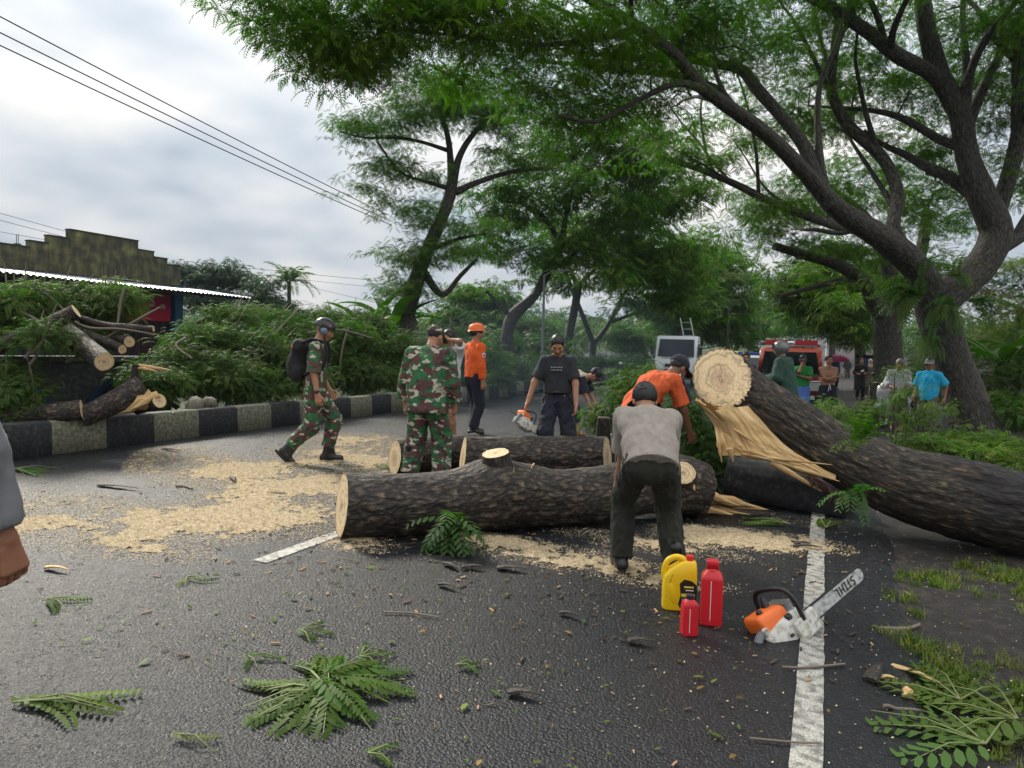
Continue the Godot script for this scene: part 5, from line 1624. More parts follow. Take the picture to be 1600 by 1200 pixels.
	for q in [[Vector3(-1.1, 0.996, -6.961), Vector3(-0.89, 0.924, -6.797), Vector3(-0.625, 0.973, -6.89)], [Vector3(-1.019, 0.903, -6.991), Vector3(-0.768, 0.795, -6.842), Vector3(-0.529, 0.857, -6.838)], [Vector3(-0.919, 0.774, -6.972), Vector3(-0.707, 0.672, -6.84), Vector3(-0.425, 0.741, -6.81)], [Vector3(-0.884, 0.627, -6.925), Vector3(-0.645, 0.583, -6.807), Vector3(-0.314, 0.639, -6.787)], [Vector3(-0.85, 0.505, -6.879), Vector3(-0.56, 0.546, -6.787), Vector3(-0.201, 0.562, -6.766)], [Vector3(-0.622, 0.549, -6.869), Vector3(-0.344, 0.505, -6.768), Vector3(-0.07, 0.498, -6.753)], [Vector3(-0.364, 0.479, -6.866), Vector3(-0.16, 0.449, -6.767), Vector3(0.033, 0.441, -6.75)], [Vector3(-0.097, 0.398, -6.812), Vector3(0.02, 0.407, -6.754), Vector3(0.124, 0.407, -6.744)]]:
		rows.append(q)
	var grid := PackedVector3Array()
	var nr := 57
	var nc := 25
	for i in nr:
		var u := i / float(nr - 1) * (rows.size() - 1)
		var k := mini(int(u), rows.size() - 2)
		var w := u - k
		for j in nc:
			var v := j / float(nc - 1) * 2.0
			var c := mini(int(v), 1)
			var x := v - c
			var lo: Vector3 = rows[k][c].lerp(rows[k][c + 1], x)
			var hi: Vector3 = rows[k + 1][c].lerp(rows[k + 1][c + 1], x)
			var p := lo.lerp(hi, w) - base
			var bulge := sin(j / float(nc - 1) * PI) * 0.03
			var fib: float = M.fn.get_noise_2d(j * 19.0, i * 1.6) * 0.022 + absf(M.fn.get_noise_2d(j * 41.0 + 500.0, i * 3.0)) * 0.010
			p += tocam * (bulge + fib)
			grid.append(p)
	var tw := MB.new()
	tw.grid(grid, nr, nc, false, 0.7, 1.0)
	var back := PackedVector3Array()
	for p in grid:
		back.append(p - tocam * 0.10 - Vector3(0, -0.03, 0))
	tw.grid(back, nr, nc, false, 0.7, 1.0)
	for edge in [0, nc - 1]:
		var strip := PackedVector3Array()
		for i in nr:
			strip.append(grid[i * nc + edge])
			strip.append(back[i * nc + edge])
		tw.grid(strip, nr, 2, false, 0.05, 1.0)
	var torn := obj("torn_wood", tw, M.torn_wood, ft)
	sh = MB.new()
	for q in [[Vector3(-0.643, 0.532, -6.805), Vector3(0.088, 0.539, -6.626), 0.018], [Vector3(-0.396, 0.501, -6.767), Vector3(0.025, 0.296, -6.696), 0.035], [Vector3(-0.827, 0.813, -6.861), Vector3(-0.466, 0.626, -6.7), 0.02], [Vector3(-1.067, 0.979, -6.974), Vector3(-0.863, 0.851, -6.783), 0.03], [Vector3(-0.867, 0.633, -6.879), Vector3(-0.824, 0.451, -6.866), 0.04], [Vector3(-0.756, 0.59, -6.814), Vector3(-0.719, 0.465, -6.824), 0.04], [Vector3(-0.211, 0.479, -6.714), Vector3(0.153, 0.4, -6.669), 0.02]]:
		shard(sh, q[0] - base, q[1] - base, q[2], q[2] * 0.4, Vector3(0, 1, 0.3))
	obj("splinter", sh, M.torn_wood, torn)
	sh = MB.new()
	for k in 34:
		var u := rnd(0, 1)
		var p: Vector3 = Vector3(-0.096, 0.425, -6.705).lerp(Vector3(0.245, 0.257, -6.624), u) - base
		shard(sh, p, p + Vector3(rnd(-0.05, 0.12), rnd(-0.10, -0.02), rnd(-0.02, 0.06)), rnd(0.008, 0.02), 0.006, rv())
	obj("rotten_fibres", sh, mat("rotten", lin(0.05, 0.018, 0.012), 0.9), ft)
	# the dark limb it rests on
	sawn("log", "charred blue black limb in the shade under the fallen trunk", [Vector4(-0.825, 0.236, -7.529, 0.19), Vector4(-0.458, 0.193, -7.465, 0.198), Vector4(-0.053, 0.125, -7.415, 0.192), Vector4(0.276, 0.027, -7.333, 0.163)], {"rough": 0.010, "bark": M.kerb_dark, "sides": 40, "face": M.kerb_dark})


# ---------------------------------------------------------------- the heap beyond the kerb
func felled_pile() -> void:
	var grp := "sawn lengths heaped beyond the kerb"
	for q in [
		["sloping log across the top of the heap, its pale end highest", [Vector4(-9.786, 1.151, -5.838, 0.096), Vector4(-9.601, 1.286, -6.032, 0.097), Vector4(-9.262, 1.494, -6.296, 0.098), Vector4(-8.923, 1.756, -6.562, 0.091)]],
		["thick log jutting over the dark parapet, end face turned to the road", [Vector4(-9.453, 1.507, -6.759, 0.146), Vector4(-8.82, 1.313, -6.583, 0.132), Vector4(-8.199, 1.127, -6.401, 0.119)]],
		["thinner lichen spotted log behind the thick jutting one", [Vector4(-9.653, 1.498, -7.108, 0.081), Vector4(-9.137, 1.375, -7.104, 0.07), Vector4(-8.706, 1.272, -7.064, 0.06)]],
		["short log end peeping out beside the lichen spotted one", [Vector4(-9.438, 1.405, -7.521, 0.074), Vector4(-8.885, 1.376, -7.32, 0.071)]],
		["long log lying on the strip behind the first kerb blocks", [Vector4(-9.221, 0.424, -5.714, 0.108), Vector4(-8.773, 0.465, -5.961, 0.117), Vector4(-8.428, 0.527, -6.274, 0.119)]],
		["tilted bark covered log leaning up behind the kerb", [Vector4(-8.516, 0.421, -6.339, 0.12), Vector4(-8.319, 0.607, -6.65, 0.147), Vector4(-8.182, 0.792, -6.935, 0.159)]],
		["mossy dark log under the top of the heap", [Vector4(-10.709, 1.622, -6.558, 0.106), Vector4(-10.111, 1.46, -6.694, 0.097), Vector4(-9.35, 1.321, -6.793, 0.086)]],
		["small round log half buried in cut leaves behind the kerb", [Vector4(-10.107, 0.689, -9.811, 0.068), Vector4(-9.948, 0.716, -10.315, 0.058)]],
		["long thin branch with a sawn end reaching toward the shop post", [Vector4(-9.068, 1.68, -6.713, 0.034), Vector4(-8.836, 1.59, -6.916, 0.043), Vector4(-8.521, 1.566, -7.049, 0.043), Vector4(-8.246, 1.557, -7.165, 0.034)]],
	]:
		sawn("log", q[0], q[1], {"sides": 28, "step": 0.04, "rough": 0.005, "group": grp, "face": M.cut_face_pale, "bark": M.bark_log, "vs": 2.2})
	# split piece with torn pale wood
	var sp := sawn("log", "split piece with torn yellow wood and a small round cut face behind the kerb", [Vector4(-8.394, 0.479, -7.047, 0.068), Vector4(-7.884, 0.631, -6.945, 0.091)], {"sides": 28, "step": 0.04, "rough": 0.004, "group": grp, "face": M.cut_face_pale})
	var sh := MB.new()
	shard(sh, Vector3(-7.955, 0.678, -6.917) - sp.position, Vector3(-8.297, 0.445, -6.651) - sp.position, 0.10, 0.04, Vector3(0, 1, 0.3))
	shard(sh, Vector3(-7.896, 0.713, -6.944) - sp.position, Vector3(-8.084, 0.52, -6.691) - sp.position, 0.06, 0.03, Vector3(0, 1, 0.3))
	obj("torn_wood", sh, M.torn_wood, sp)
	var bs := thing("broken_branch", "snapped branch with a pale splintered tip above the split log", "branch", Vector3(-8.624, 0.875, -7.187))
	var mb := MB.new()
	mb.tube([Vector3.ZERO, Vector3(-8.616, 1.049, -7.199) - bs.position, Vector3(-8.536, 1.052, -7.234) - bs.position], [0.055, 0.05, 0.03], 9)
	obj("bark", mb, M.bark_log, bs)
	mb = MB.new()
	shard(mb, Vector3(-8.584, 1.05, -7.213) - bs.position, Vector3(-8.002, 1.019, -7.241) - bs.position, 0.035, 0.02)
	shard(mb, Vector3(-8.583, 1.024, -7.212) - bs.position, Vector3(-8.174, 0.997, -7.167) - bs.position, 0.03, 0.02)
	obj("torn_wood", mb, M.torn_wood, bs)
	# crooked sticks
	var n := 0
	for q in [[Vector4(-9.933, 1.782, -6.243, 0.022), Vector4(-9.622, 1.708, -6.371, 0.022), Vector4(-9.306, 1.509, -6.495, 0.02), Vector4(-9.189, 1.47, -6.543, 0.017)], [Vector4(-10.2, 2.097, -6.581, 0.017), Vector4(-9.877, 2.054, -6.715, 0.017), Vector4(-9.671, 1.904, -6.796, 0.017), Vector4(-9.562, 1.795, -6.836, 0.017)], [Vector4(-8.975, 2.118, -7.32, 0.021), Vector4(-9.016, 1.94, -7.293, 0.021), Vector4(-9.043, 1.628, -7.265, 0.018)], [Vector4(-8.918, 1.42, -6.981, 0.014), Vector4(-8.649, 1.6, -7.105, 0.017), Vector4(-8.402, 1.763, -7.218, 0.015), Vector4(-8.264, 1.853, -7.281, 0.012)], [Vector4(-9.183, 1.169, -6.095, 0.011), Vector4(-9.013, 0.905, -6.045, 0.011), Vector4(-8.988, 0.668, -6.043, 0.01), Vector4(-9.005, 0.557, -6.03, 0.009)], [Vector4(-9.081, 1.641, -6.597, 0.02), Vector4(-8.846, 1.548, -6.692, 0.017), Vector4(-8.55, 1.544, -6.927, 0.015), Vector4(-8.243, 1.489, -7.163, 0.013)], [Vector4(-10.091, 1.458, -9.422, 0.022), Vector4(-10.074, 1.324, -9.205, 0.022), Vector4(-9.658, 1.121, -9.153, 0.021)], [Vector4(-9.915, 0.83, -9.899, 0.027), Vector4(-9.654, 0.804, -10.009, 0.027), Vector4(-9.232, 0.682, -10.182, 0.023), Vector4(-9.029, 0.801, -10.274, 0.018)], [Vector4(-9.709, 0.77, -13.247, 0.022), Vector4(-9.669, 1.328, -13.292, 0.022), Vector4(-9.563, 1.818, -13.362, 0.019)], [Vector4(-10.054, 6.056, -28.597, 0.031), Vector4(-9.54, 5.289, -28.776, 0.031)], [Vector4(-9.739, 1.639, -12.191, 0.021), Vector4(-9.386, 1.73, -12.78, 0.021), Vector4(-8.99, 1.579, -13.376, 0.019)], [Vector4(-9.702, 0.621, -16.505, 0.03), Vector4(-9.105, 0.887, -16.772, 0.026), Vector4(-8.757, 1.278, -17.157, 0.022)]]:
		if n == 9:
			n += 1
			continue
		var s := spline(q, 0.08)
		mb = MB.new()
		mb.tube(s[0], s[1], 6)
		var lab: String = ["bent grey stick lying over the top left of the heap", "arched thin stick against the shop awning", "pale upright stick in front of the magenta banner", "thin pale twig crossing the banner", "dangling twig in front of the dark parapet", "thin stick beside the long sawn branch", "crooked twig before the dark little house", "fallen stick beside the half buried log", "upright forked twig behind the helmeted soldier", "", "bare twig arching over the leaves behind the soldier", "bare twig behind the man covering his face"][n]
		tag(obj("stick", mb, M.twig_grey), lab, "stick", "bare sticks in the felled branches")
		n += 1
	# the dark parapet with painted arches
	var wl := thing("culvert_parapet", "dark concrete parapet with painted arches under the heaped logs", "parapet", Vector3(-10.6, 0.295, -7.912) * Vector3(1, 0, 1))
	mb = MB.new()
	mb.box(at(Vector3(-0.15, 0.45, 0.6)), Vector3(0.14, 0.62, 2.3), 0.02)
	obj("wall", mb, M.concrete_dark, wl)
	mb = MB.new()
	mb.box(at(Vector3(-0.15, 1.08, 0.6)), Vector3(0.19, 0.05, 2.35), 0.02)
	obj("coping", mb, M.concrete_dark, wl)
	for z in [-0.75, 1.15]:
		mb = MB.new()
		var ps := PackedVector3Array()
		for k in 19:
			var an := PI * k / 18.0
			for rr in [0.78, 0.66]:
				ps.append(Vector3(0.012, 0.05 + sin(an) * rr, z + cos(an) * rr))
		mb.grid(ps, 19, 2)
		for k in 19:
			var an := PI * k / 18.0
			for rr in [0.78, 0.66]:
				ps[k * 2 + (0 if rr == 0.78 else 1)] = Vector3(-0.008 if rr == 0.78 else 0.012, 0.05 + sin(an) * 0.78, z + cos(an) * 0.78)
		mb.grid(ps, 19, 2)
		obj("arch_band", mb, mat("arch_blue", lin(0.012, 0.03, 0.075), 0.6), wl)
	for q in [["larger pale stone on the strip behind the kerb", Vector3(-8.79, 0.427, -8.399), 0.17], ["smaller pale stone beside the larger one behind the kerb", Vector3(-8.74, 0.465, -8.64), 0.12]]:
		mb = MB.new()
		mb.ball(xf(Vector3.ZERO, rv(2.0), Vector3(q[2], q[2] * 0.7, q[2] * 0.85)), 18, 12)
		for k in mb.v.size():
			mb.v[k] *= 1.0 + 0.5 * M.fn.get_noise_3dv(mb.v[k] * 90.0)
		var o := obj("stone", mb, M.stone_pale)
		o.position = q[1]
		tag(o, q[0], "stone")
	# the cut leaves themselves
	for q in [
		["felled leafy branch spread over the top of the log heap", [[Vector3(-10.111, 1.908, -6.609), Vector3(0.348, 0.157, 0.348), 16], [Vector3(-10.205, 1.861, -7.219), Vector3(0.369, 0.166, 0.369), 16], [Vector3(-10.055, 1.664, -6.402), Vector3(0.17, 0.136, 0.256), 8], [Vector3(-10.253, 1.646, -6.97), Vector3(0.452, 0.145, 0.362), 14], [Vector3(-9.764, 1.487, -7.387), Vector3(0.369, 0.166, 0.277), 10]], Color(0.076, 0.120, 0.027), 0.62],
		["drooping leafy branch hanging in front of the banner", [[Vector3(-9.713, 2.04, -7.654), Vector3(0.169, 0.094, 0.15), 8], [Vector3(-9.923, 1.884, -7.558), Vector3(0.207, 0.131, 0.15), 8], [Vector3(-9.48, 1.89, -7.637), Vector3(0.084, 0.13, 0.112), 6], [Vector3(-10.134, 1.765, -7.462), Vector3(0.225, 0.15, 0.188), 8]], Color(0.091, 0.128, 0.037), 0.62],
		["leaves at the near end of the dark parapet", [[Vector3(-9.088, 0.637, -5.782), Vector3(0.186, 0.124, 0.124), 10], [Vector3(-9.051, 0.75, -5.912), Vector3(0.078, 0.063, 0.078), 3], [Vector3(-9.32, 0.935, -5.916), Vector3(0.095, 0.079, 0.079), 4], [Vector3(-8.951, 1.424, -6.206), Vector3(0.2, 0.112, 0.112), 7]], Color(0.073, 0.117, 0.029), 0.5],
		["felled branch with hanging leaves right of the blue shop post", [[Vector3(-10.571, 1.386, -10.193), Vector3(0.305, 0.211, 0.47), 20], [Vector3(-10.282, 0.991, -9.534), Vector3(0.334, 0.334, 0.445), 24], [Vector3(-10.59, 1.335, -10.726), Vector3(0.56, 0.243, 0.609), 28], [Vector3(-11.133, 1.923, -11.614), Vector3(0.326, 0.183, 0.391), 10], [Vector3(-9.914, 0.717, -8.806), Vector3(0.271, 0.188, 0.209), 14], [Vector3(-10.176, 0.772, -8.698), Vector3(0.209, 0.209, 0.209), 10], [Vector3(-9.546, 0.725, -8.419), Vector3(0.26, 0.18, 0.16), 10]], Color(0.073, 0.122, 0.025), 0.68],
		["broad heap of felled branches behind the helmeted soldier", [[Vector3(-9.658, 0.792, -9.571), Vector3(0.657, 0.285, 0.285), 34], [Vector3(-9.964, 1.111, -10.981), Vector3(0.73, 0.438, 0.609), 44], [Vector3(-9.336, 0.678, -10.137), Vector3(0.678, 0.226, 0.226), 24], [Vector3(-10.424, 1.366, -12.43), Vector3(0.674, 0.539, 0.674), 36], [Vector3(-9.557, 0.742, -11.787), Vector3(0.635, 0.33, 0.381), 26], [Vector3(-11.382, 1.856, -13.136), Vector3(0.502, 0.287, 0.574), 14]], Color(0.063, 0.107, 0.023), 0.70],
		["tangled felled branches behind the soldier in the green cap", [[Vector3(-10.209, 1.398, -14.154), Vector3(0.739, 0.503, 0.739), 40], [Vector3(-9.613, 0.69, -13.827), Vector3(0.717, 0.316, 0.43), 28], [Vector3(-9.798, 1.349, -15.413), Vector3(0.704, 0.532, 0.783), 34], [Vector3(-9.335, 0.659, -15.575), Vector3(0.626, 0.313, 0.47), 20], [Vector3(-10.543, 1.976, -15.673), Vector3(0.643, 0.257, 0.643), 16], [Vector3(-10.816, 1.996, -14.471), Vector3(0.457, 0.213, 0.609), 10]], Color(0.067, 0.112, 0.025), 0.74],
		["felled leaves piled behind the man in the orange helmet", [[Vector3(-9.5, 1.122, -17.486), Vector3(0.689, 0.482, 0.689), 30], [Vector3(-9.093, 0.613, -17.85), Vector3(0.696, 0.243, 0.452), 18], [Vector3(-9.1, 0.853, -19.491), Vector3(0.748, 0.449, 0.748), 24], [Vector3(-9.932, 1.656, -18.635), Vector3(0.548, 0.292, 0.73), 12]], Color(0.061, 0.107, 0.027), 0.8],
	]:
		shrub("felled_branch", q[0], q[1], {"per": 8, "spread": 0.26, "size": q[3] * 1.05, "green": q[2] * 1.15, "category": "felled branch", "stem": M.twig_grey, "stem_r": 1.3, "stem_out": 1.22})


# ---------------------------------------------------------------- people
# A signed distance field on a grid, filled from rounded bones, meshed as surface nets.
class Sdf:
	var lo: Vector3
	var cell: float
	var nx: int
	var ny: int
	var nz: int
	var f := PackedFloat32Array()

	func _init(a: Vector3, b: Vector3, c: float) -> void:
		cell = c
		lo = a - Vector3.ONE * c * 2.5
		var s := (b - a) / c + Vector3.ONE * 6.0
		nx = int(s.x) + 1
		ny = int(s.y) + 1
		nz = int(s.z) + 1
		f.resize(nx * ny * nz)
		f.fill(1.0)

	func span(a: float, b: float, l: float, n: int) -> Vector2i:
		return Vector2i(clampi(int((a - l) / cell), 0, n), clampi(int((b - l) / cell) + 2, 0, n))

	# a bone from a (radius ra) to b (rb), joined with smoothness k. flat: direction squeezed by its length. cut: flat end at b.
	func bone(a: Vector3, b: Vector3, ra: float, rb: float, k := 0.03, flat := Vector3.ZERO, cut := false, cut0 := false) -> void:
		var m := maxf(ra, rb) + k + cell * 2.0
		var p0 := Vector3(minf(a.x, b.x), minf(a.y, b.y), minf(a.z, b.z)) - Vector3.ONE * m
		var p1 := Vector3(maxf(a.x, b.x), maxf(a.y, b.y), maxf(a.z, b.z)) + Vector3.ONE * m
		var sx := span(p0.x, p1.x, lo.x, nx)
		var sy := span(p0.y, p1.y, lo.y, ny)
		var sz := span(p0.z, p1.z, lo.z, nz)
		var ba := b - a
		var len2 := maxf(ba.length_squared(), 1e-9)
		var dir := ba / sqrt(len2)
		var fl := flat.length()
		var fd := flat / fl if fl > 0.0 else Vector3.ZERO
		for z in range(sz.x, sz.y):
			for y in range(sy.x, sy.y):
				var at := (z * ny + y) * nx
				for x in range(sx.x, sx.y):
					var p := lo + Vector3(x, y, z) * cell - a
					var h := clampf(p.dot(ba) / len2, 0.0, 1.0)
					var q := p - ba * h
					if fl > 0.0:
						q += fd * (q.dot(fd) * fl)
					var d := q.length() - ra - (rb - ra) * h
					if cut:
						d = maxf(d, (p - ba).dot(dir))
					if cut0:
						d = maxf(d, -p.dot(dir))
					var e := f[at + x]
					var g := maxf(k - absf(d - e), 0.0)
					f[at + x] = minf(d, e) - g * g / (4.0 * k)

	# an ellipsoid in the frame x with radii r; mode 0 joins, 1 carves away
	func ball(x: Transform3D, r: Vector3, k := 0.02, mode := 0) -> void:
		var m := maxf(r.x, maxf(r.y, r.z)) + k + cell * 2.0
		var c := x.origin
		var sx := span(c.x - m, c.x + m, lo.x, nx)
		var sy := span(c.y - m, c.y + m, lo.y, ny)
		var sz := span(c.z - m, c.z + m, lo.z, nz)
		var inv := x.affine_inverse()
		for z in range(sz.x, sz.y):
			for y in range(sy.x, sy.y):
				var at := (z * ny + y) * nx
				for xx in range(sx.x, sx.y):
					var p := inv * (lo + Vector3(xx, y, z) * cell)
					var k0 := (p / r).length()
					var k1 := maxf((p / (r * r)).length(), 1e-5)
					var d := k0 * (k0 - 1.0) / k1
					var e := f[at + xx]
					if mode == 0:
						var g := maxf(k - absf(d - e), 0.0)
						f[at + xx] = minf(d, e) - g * g / (4.0 * k)
					else:
						var g := maxf(k - absf(-d - e), 0.0)
						f[at + xx] = maxf(-d, e) + g * g / (4.0 * k)

	# keeps only what lies behind the plane through p with outward normal n
	func slice(p: Vector3, n: Vector3) -> void:
		for z in nz:
			for y in ny:
				var at := (z * ny + y) * nx
				for x in nx:
					if f[at + x] < 0.5:
						f[at + x] = maxf(f[at + x], (lo + Vector3(x, y, z) * cell - p).dot(n))

	func to_mesh(mb: MB, paint = null) -> void:
		var ids := {}
		var sx := 1
		var sy := nx
		var sz := nx * ny
		var first := mb.v.size()
		for z in nz - 1:
			for y in ny - 1:
				var row := (z * ny + y) * nx
				for x in nx - 1:
					var o := row + x
					var v0 := f[o]
					if absf(v0) > cell * 2.0:
						continue
					var vs := [v0, f[o + 1], f[o + sy], f[o + sy + 1], f[o + sz], f[o + sz + 1], f[o + sz + sy], f[o + sz + sy + 1]]
					var inside := 0
					for k in 8:
						if vs[k] < 0.0:
							inside += 1
					if inside == 0 or inside == 8:
						continue
					var c := Vector3.ZERO
					var n := 0
					for e in [[0, 1], [2, 3], [4, 5], [6, 7], [0, 2], [1, 3], [4, 6], [5, 7], [0, 4], [1, 5], [2, 6], [3, 7]]:
						var a: float = vs[e[0]]
						var b: float = vs[e[1]]
						if (a < 0.0) != (b < 0.0):
							var u := a / (a - b)
							var pa := Vector3(e[0] & 1, (e[0] >> 1) & 1, e[0] >> 2)
							var pb := Vector3(e[1] & 1, (e[1] >> 1) & 1, e[1] >> 2)
							c += pa.lerp(pb, u)
							n += 1
					var p := lo + (Vector3(x, y, z) + c / n) * cell
					var nn := Vector3(vs[1] + vs[3] + vs[5] + vs[7] - vs[0] - vs[2] - vs[4] - vs[6], vs[2] + vs[3] + vs[6] + vs[7] - vs[0] - vs[1] - vs[4] - vs[5], vs[4] + vs[5] + vs[6] + vs[7] - vs[0] - vs[1] - vs[2] - vs[3]).normalized()
					if paint != null:
						mb.tint = paint.call(p)
					ids[o] = mb.vert(p, nn, Vector2(p.x, p.y))
		for o in ids:
			var a := f[o]
			for ax in 3:
				var s: int = [sx, sy, sz][ax]
				var t: int = [sy, sz, sx][ax]
				var w: int = [sz, sx, sy][ax]
				var b := f[o + s]
				if (a < 0.0) == (b < 0.0):
					continue
				if ids.has(o - t) and ids.has(o - w) and ids.has(o - t - w):
					mb.tri(ids[o], ids[o - t], ids[o - t - w])
					mb.tri(ids[o], ids[o - t - w], ids[o - w])


# two bones from a to t of lengths l1, l2; the joint bends towards pole
func ik(a: Vector3, t: Vector3, l1: float, l2: float, pole: Vector3) -> Array:
	var d := t - a
	var l := clampf(d.length(), 0.05, (l1 + l2) * 0.995)
	d = d.normalized()
	var x := (l1 * l1 - l2 * l2 + l * l) / (2.0 * l)
	var h := sqrt(maxf(l1 * l1 - x * x, 0.0))
	var q := (pole - d * pole.dot(d)).normalized()
	return [a + d * x + q * h, a + d * l]


func folds(mb: MB, amp: float, freq: float, sd: float) -> void:
	for k in mb.v.size():
		var p := mb.v[k]
		var a: float = M.fn.get_noise_3d(p.x * freq, p.y * freq * 0.55 + sd, p.z * freq)
		var b: float = M.fn.get_noise_3d(p.x * freq * 2.1 + 40.0, p.y * freq * 0.9 + sd, p.z * freq * 2.1)
		mb.v[k] += mb.n[k] * amp * (0.8 * (0.35 - absf(a) * 3.0) + 0.5 * b)
	# normals again, from the creased surface
	var nn := PackedVector3Array()
	nn.resize(mb.v.size())
	for k in range(0, mb.i.size(), 3):
		var c := (mb.v[mb.i[k + 2]] - mb.v[mb.i[k]]).cross(mb.v[mb.i[k + 1]] - mb.v[mb.i[k]])
		if c.dot(mb.n[mb.i[k]]) < 0.0:
			c = -c
		nn[mb.i[k]] += c
		nn[mb.i[k + 1]] += c
		nn[mb.i[k + 2]] += c
	for k in nn.size():
		mb.n[k] = nn[k].normalized()


# o: lean, side, twist, hips, head (pitch, yaw, roll), hand_l, hand_r, foot_l, foot_r (ankles), toe_l, toe_r, outfit
func person(label: String, at_: Vector3, facing: float, h: float, o: Dictionary) -> Node3D:
	var root := thing("person", label, "person", at_, facing)
	var s := h / 1.70
	var cell: float = o.get("cell", 0.013)
	var lean: float = o.get("lean", 0.03)
	var side: float = o.get("side", 0.0)
	var twist: float = o.get("twist", 0.0)
	var wide: float = o.get("wide", 1.0)
	var pel: Vector3 = o.get("hips", Vector3(0, 0.92, 0) * s)
	var tilt := func(k: float) -> Basis: return Basis(Vector3.UP, twist * k) * Basis(Vector3.RIGHT, lean * k) * Basis(Vector3.BACK, side * k)
	var b0: Basis = tilt.call(0.45)
	var b1: Basis = tilt.call(0.8)
	var b2: Basis = tilt.call(1.0 + o.get("hunch", 0.06))
	var waist: Vector3 = pel + b0.y * 0.13 * s
	var chest: Vector3 = waist + b1.y * 0.20 * s
	var neck: Vector3 = chest + b2.y * 0.185 * s
	var hp: Vector3 = o.get("head", Vector3.ZERO)
	var hb := Basis(Vector3.UP, hp.y + twist) * Basis(Vector3.RIGHT, hp.x) * Basis(Vector3.BACK, hp.z)
	var nb := b2.slerp(hb.orthonormalized(), 0.5)
	var head: Vector3 = neck + nb.y * 0.075 * s + hb.y * 0.085 * s + hb.z * 0.02 * s
	var sh := {}
	var el := {}
	var wr := {}
	var hip := {}
	var kn := {}
	var an := {}
	for k in [1, -1]:
		sh[k] = neck - b2.y * 0.062 * s + b2.x * k * 0.168 * s * wide + o.get("shrug_l" if k == 1 else "shrug_r", Vector3.ZERO)
		var hand: Vector3 = o.get("hand_l" if k == 1 else "hand_r", sh[k] + Vector3(k * 0.07, -0.50, 0.05) * s)
		var a := ik(sh[k], hand, 0.285 * s, 0.25 * s, o.get("elbow_l" if k == 1 else "elbow_r", Vector3(k * 0.5, -0.3, -1.0)))
		el[k] = a[0]
		wr[k] = a[1]
		hip[k] = pel + b0.x * k * 0.088 * s - b0.y * 0.03 * s
		var foot: Vector3 = o.get("foot_l" if k == 1 else "foot_r", Vector3(k * 0.10, 0.085, 0.0) * s)
		var g := ik(hip[k], foot, 0.425 * s, 0.405 * s, o.get("knee_l" if k == 1 else "knee_r", Vector3(k * 0.12, 0.0, 1.0)))
		kn[k] = g[0]
		an[k] = g[1]
	var skin: Color = o.get("skin", Color(1, 1, 1))
	var fit: Dictionary = o.outfit
	var shirtless: bool = not fit.has("shirt")
	# the body, one continuous surface
	var pts := [head + Vector3.UP * 0.1, head, neck, pel, waist, chest]
	for k in [1, -1]:
		pts.append_array([sh[k], el[k], wr[k], kn[k], an[k], an[k] - Vector3(0, 0.07, 0)])
	var p0 := Vector3.ONE * 99
	var p1 := -Vector3.ONE * 99
	for p in pts:
		p0 = p0.min(p)
		p1 = p1.max(p)
	p0 -= Vector3.ONE * 0.22
	p1 += Vector3.ONE * 0.22
	p0.y = maxf(p0.y, -0.02)
	var body := Sdf.new(p0, p1, cell)
	var squash: Vector3 = b1.z * 0.40
	body.bone(neck - b2.y * 0.02, head, 0.052 * s, 0.05 * s, 0.03)
	body.bone(chest - b1.x * 0.065 * s, chest + b1.x * 0.065 * s, 0.118 * s, 0.118 * s, 0.05, squash)
	body.bone(chest + b2.y * 0.07 * s - b1.x * 0.09 * s, chest + b2.y * 0.07 * s + b1.x * 0.09 * s, 0.070 * s, 0.070 * s, 0.05, squash)
	body.bone(waist - b1.x * 0.045 * s, waist + b1.x * 0.045 * s, 0.108 * s * wide, 0.108 * s * wide, 0.06, squash)
	body.bone(pel - b0.x * 0.055 * s, pel + b0.x * 0.055 * s, 0.11 * s, 0.11 * s, 0.06, b0.z * 0.25)
	for k in [1, -1]:
		body.bone(neck, sh[k], 0.035 * s, 0.045 * s, 0.05)
		body.bone(sh[k], el[k], 0.050 * s, 0.039 * s, 0.04)
		body.bone(el[k], wr[k], 0.041 * s, 0.027 * s, 0.02)
		body.bone(hip[k], kn[k], 0.086 * s, 0.056 * s, 0.03)
		body.bone(kn[k], kn[k].lerp(an[k], 0.45), 0.054 * s, 0.055 * s, 0.02)
		body.bone(kn[k].lerp(an[k], 0.45), an[k], 0.055 * s, 0.036 * s, 0.02)
		var toe: Vector3 = toe_dir(o, k)
		var heel: Vector3 = an[k] - Vector3(0, 0.048, 0) * s - toe * 0.035 * s
		body.bone(an[k], an[k] + toe * 0.06 * s - Vector3(0, 0.035, 0) * s, 0.036 * s, 0.032 * s, 0.03)
		body.bone(heel, an[k] + toe * 0.14 * s - Vector3(0, 0.058, 0) * s, 0.032 * s, 0.026 * s, 0.03)
	var mb := MB.new()
	mb.coloured = true
	body.to_mesh(mb, func(_p): return skin)
	# the head on a grid of its own
	var hx := Transform3D(hb, head)
	var hc: float = o.get("head_cell", 0.006)
	var hd := Sdf.new(head - Vector3.ONE * 0.15, head + Vector3.ONE * 0.15, hc)
	hd.bone(neck + nb.y * 0.02, head - hb.y * 0.05 * s - hb.z * 0.01, 0.053 * s, 0.052 * s, 0.03)
	hd.ball(hx * xf(Vector3(0, 0.030, -0.012) * s), Vector3(0.074, 0.092, 0.092) * s, 0.03)
	hd.ball(hx * xf(Vector3(0, -0.035, 0.022) * s), Vector3(0.060, 0.072, 0.066) * s, 0.03)
	hd.ball(hx * xf(Vector3(0, -0.086, 0.050) * s), Vector3(0.028, 0.020, 0.024) * s, 0.03)
	hd.ball(hx * xf(Vector3(0, 0.026, 0.070) * s), Vector3(0.052, 0.014, 0.018) * s, 0.02)
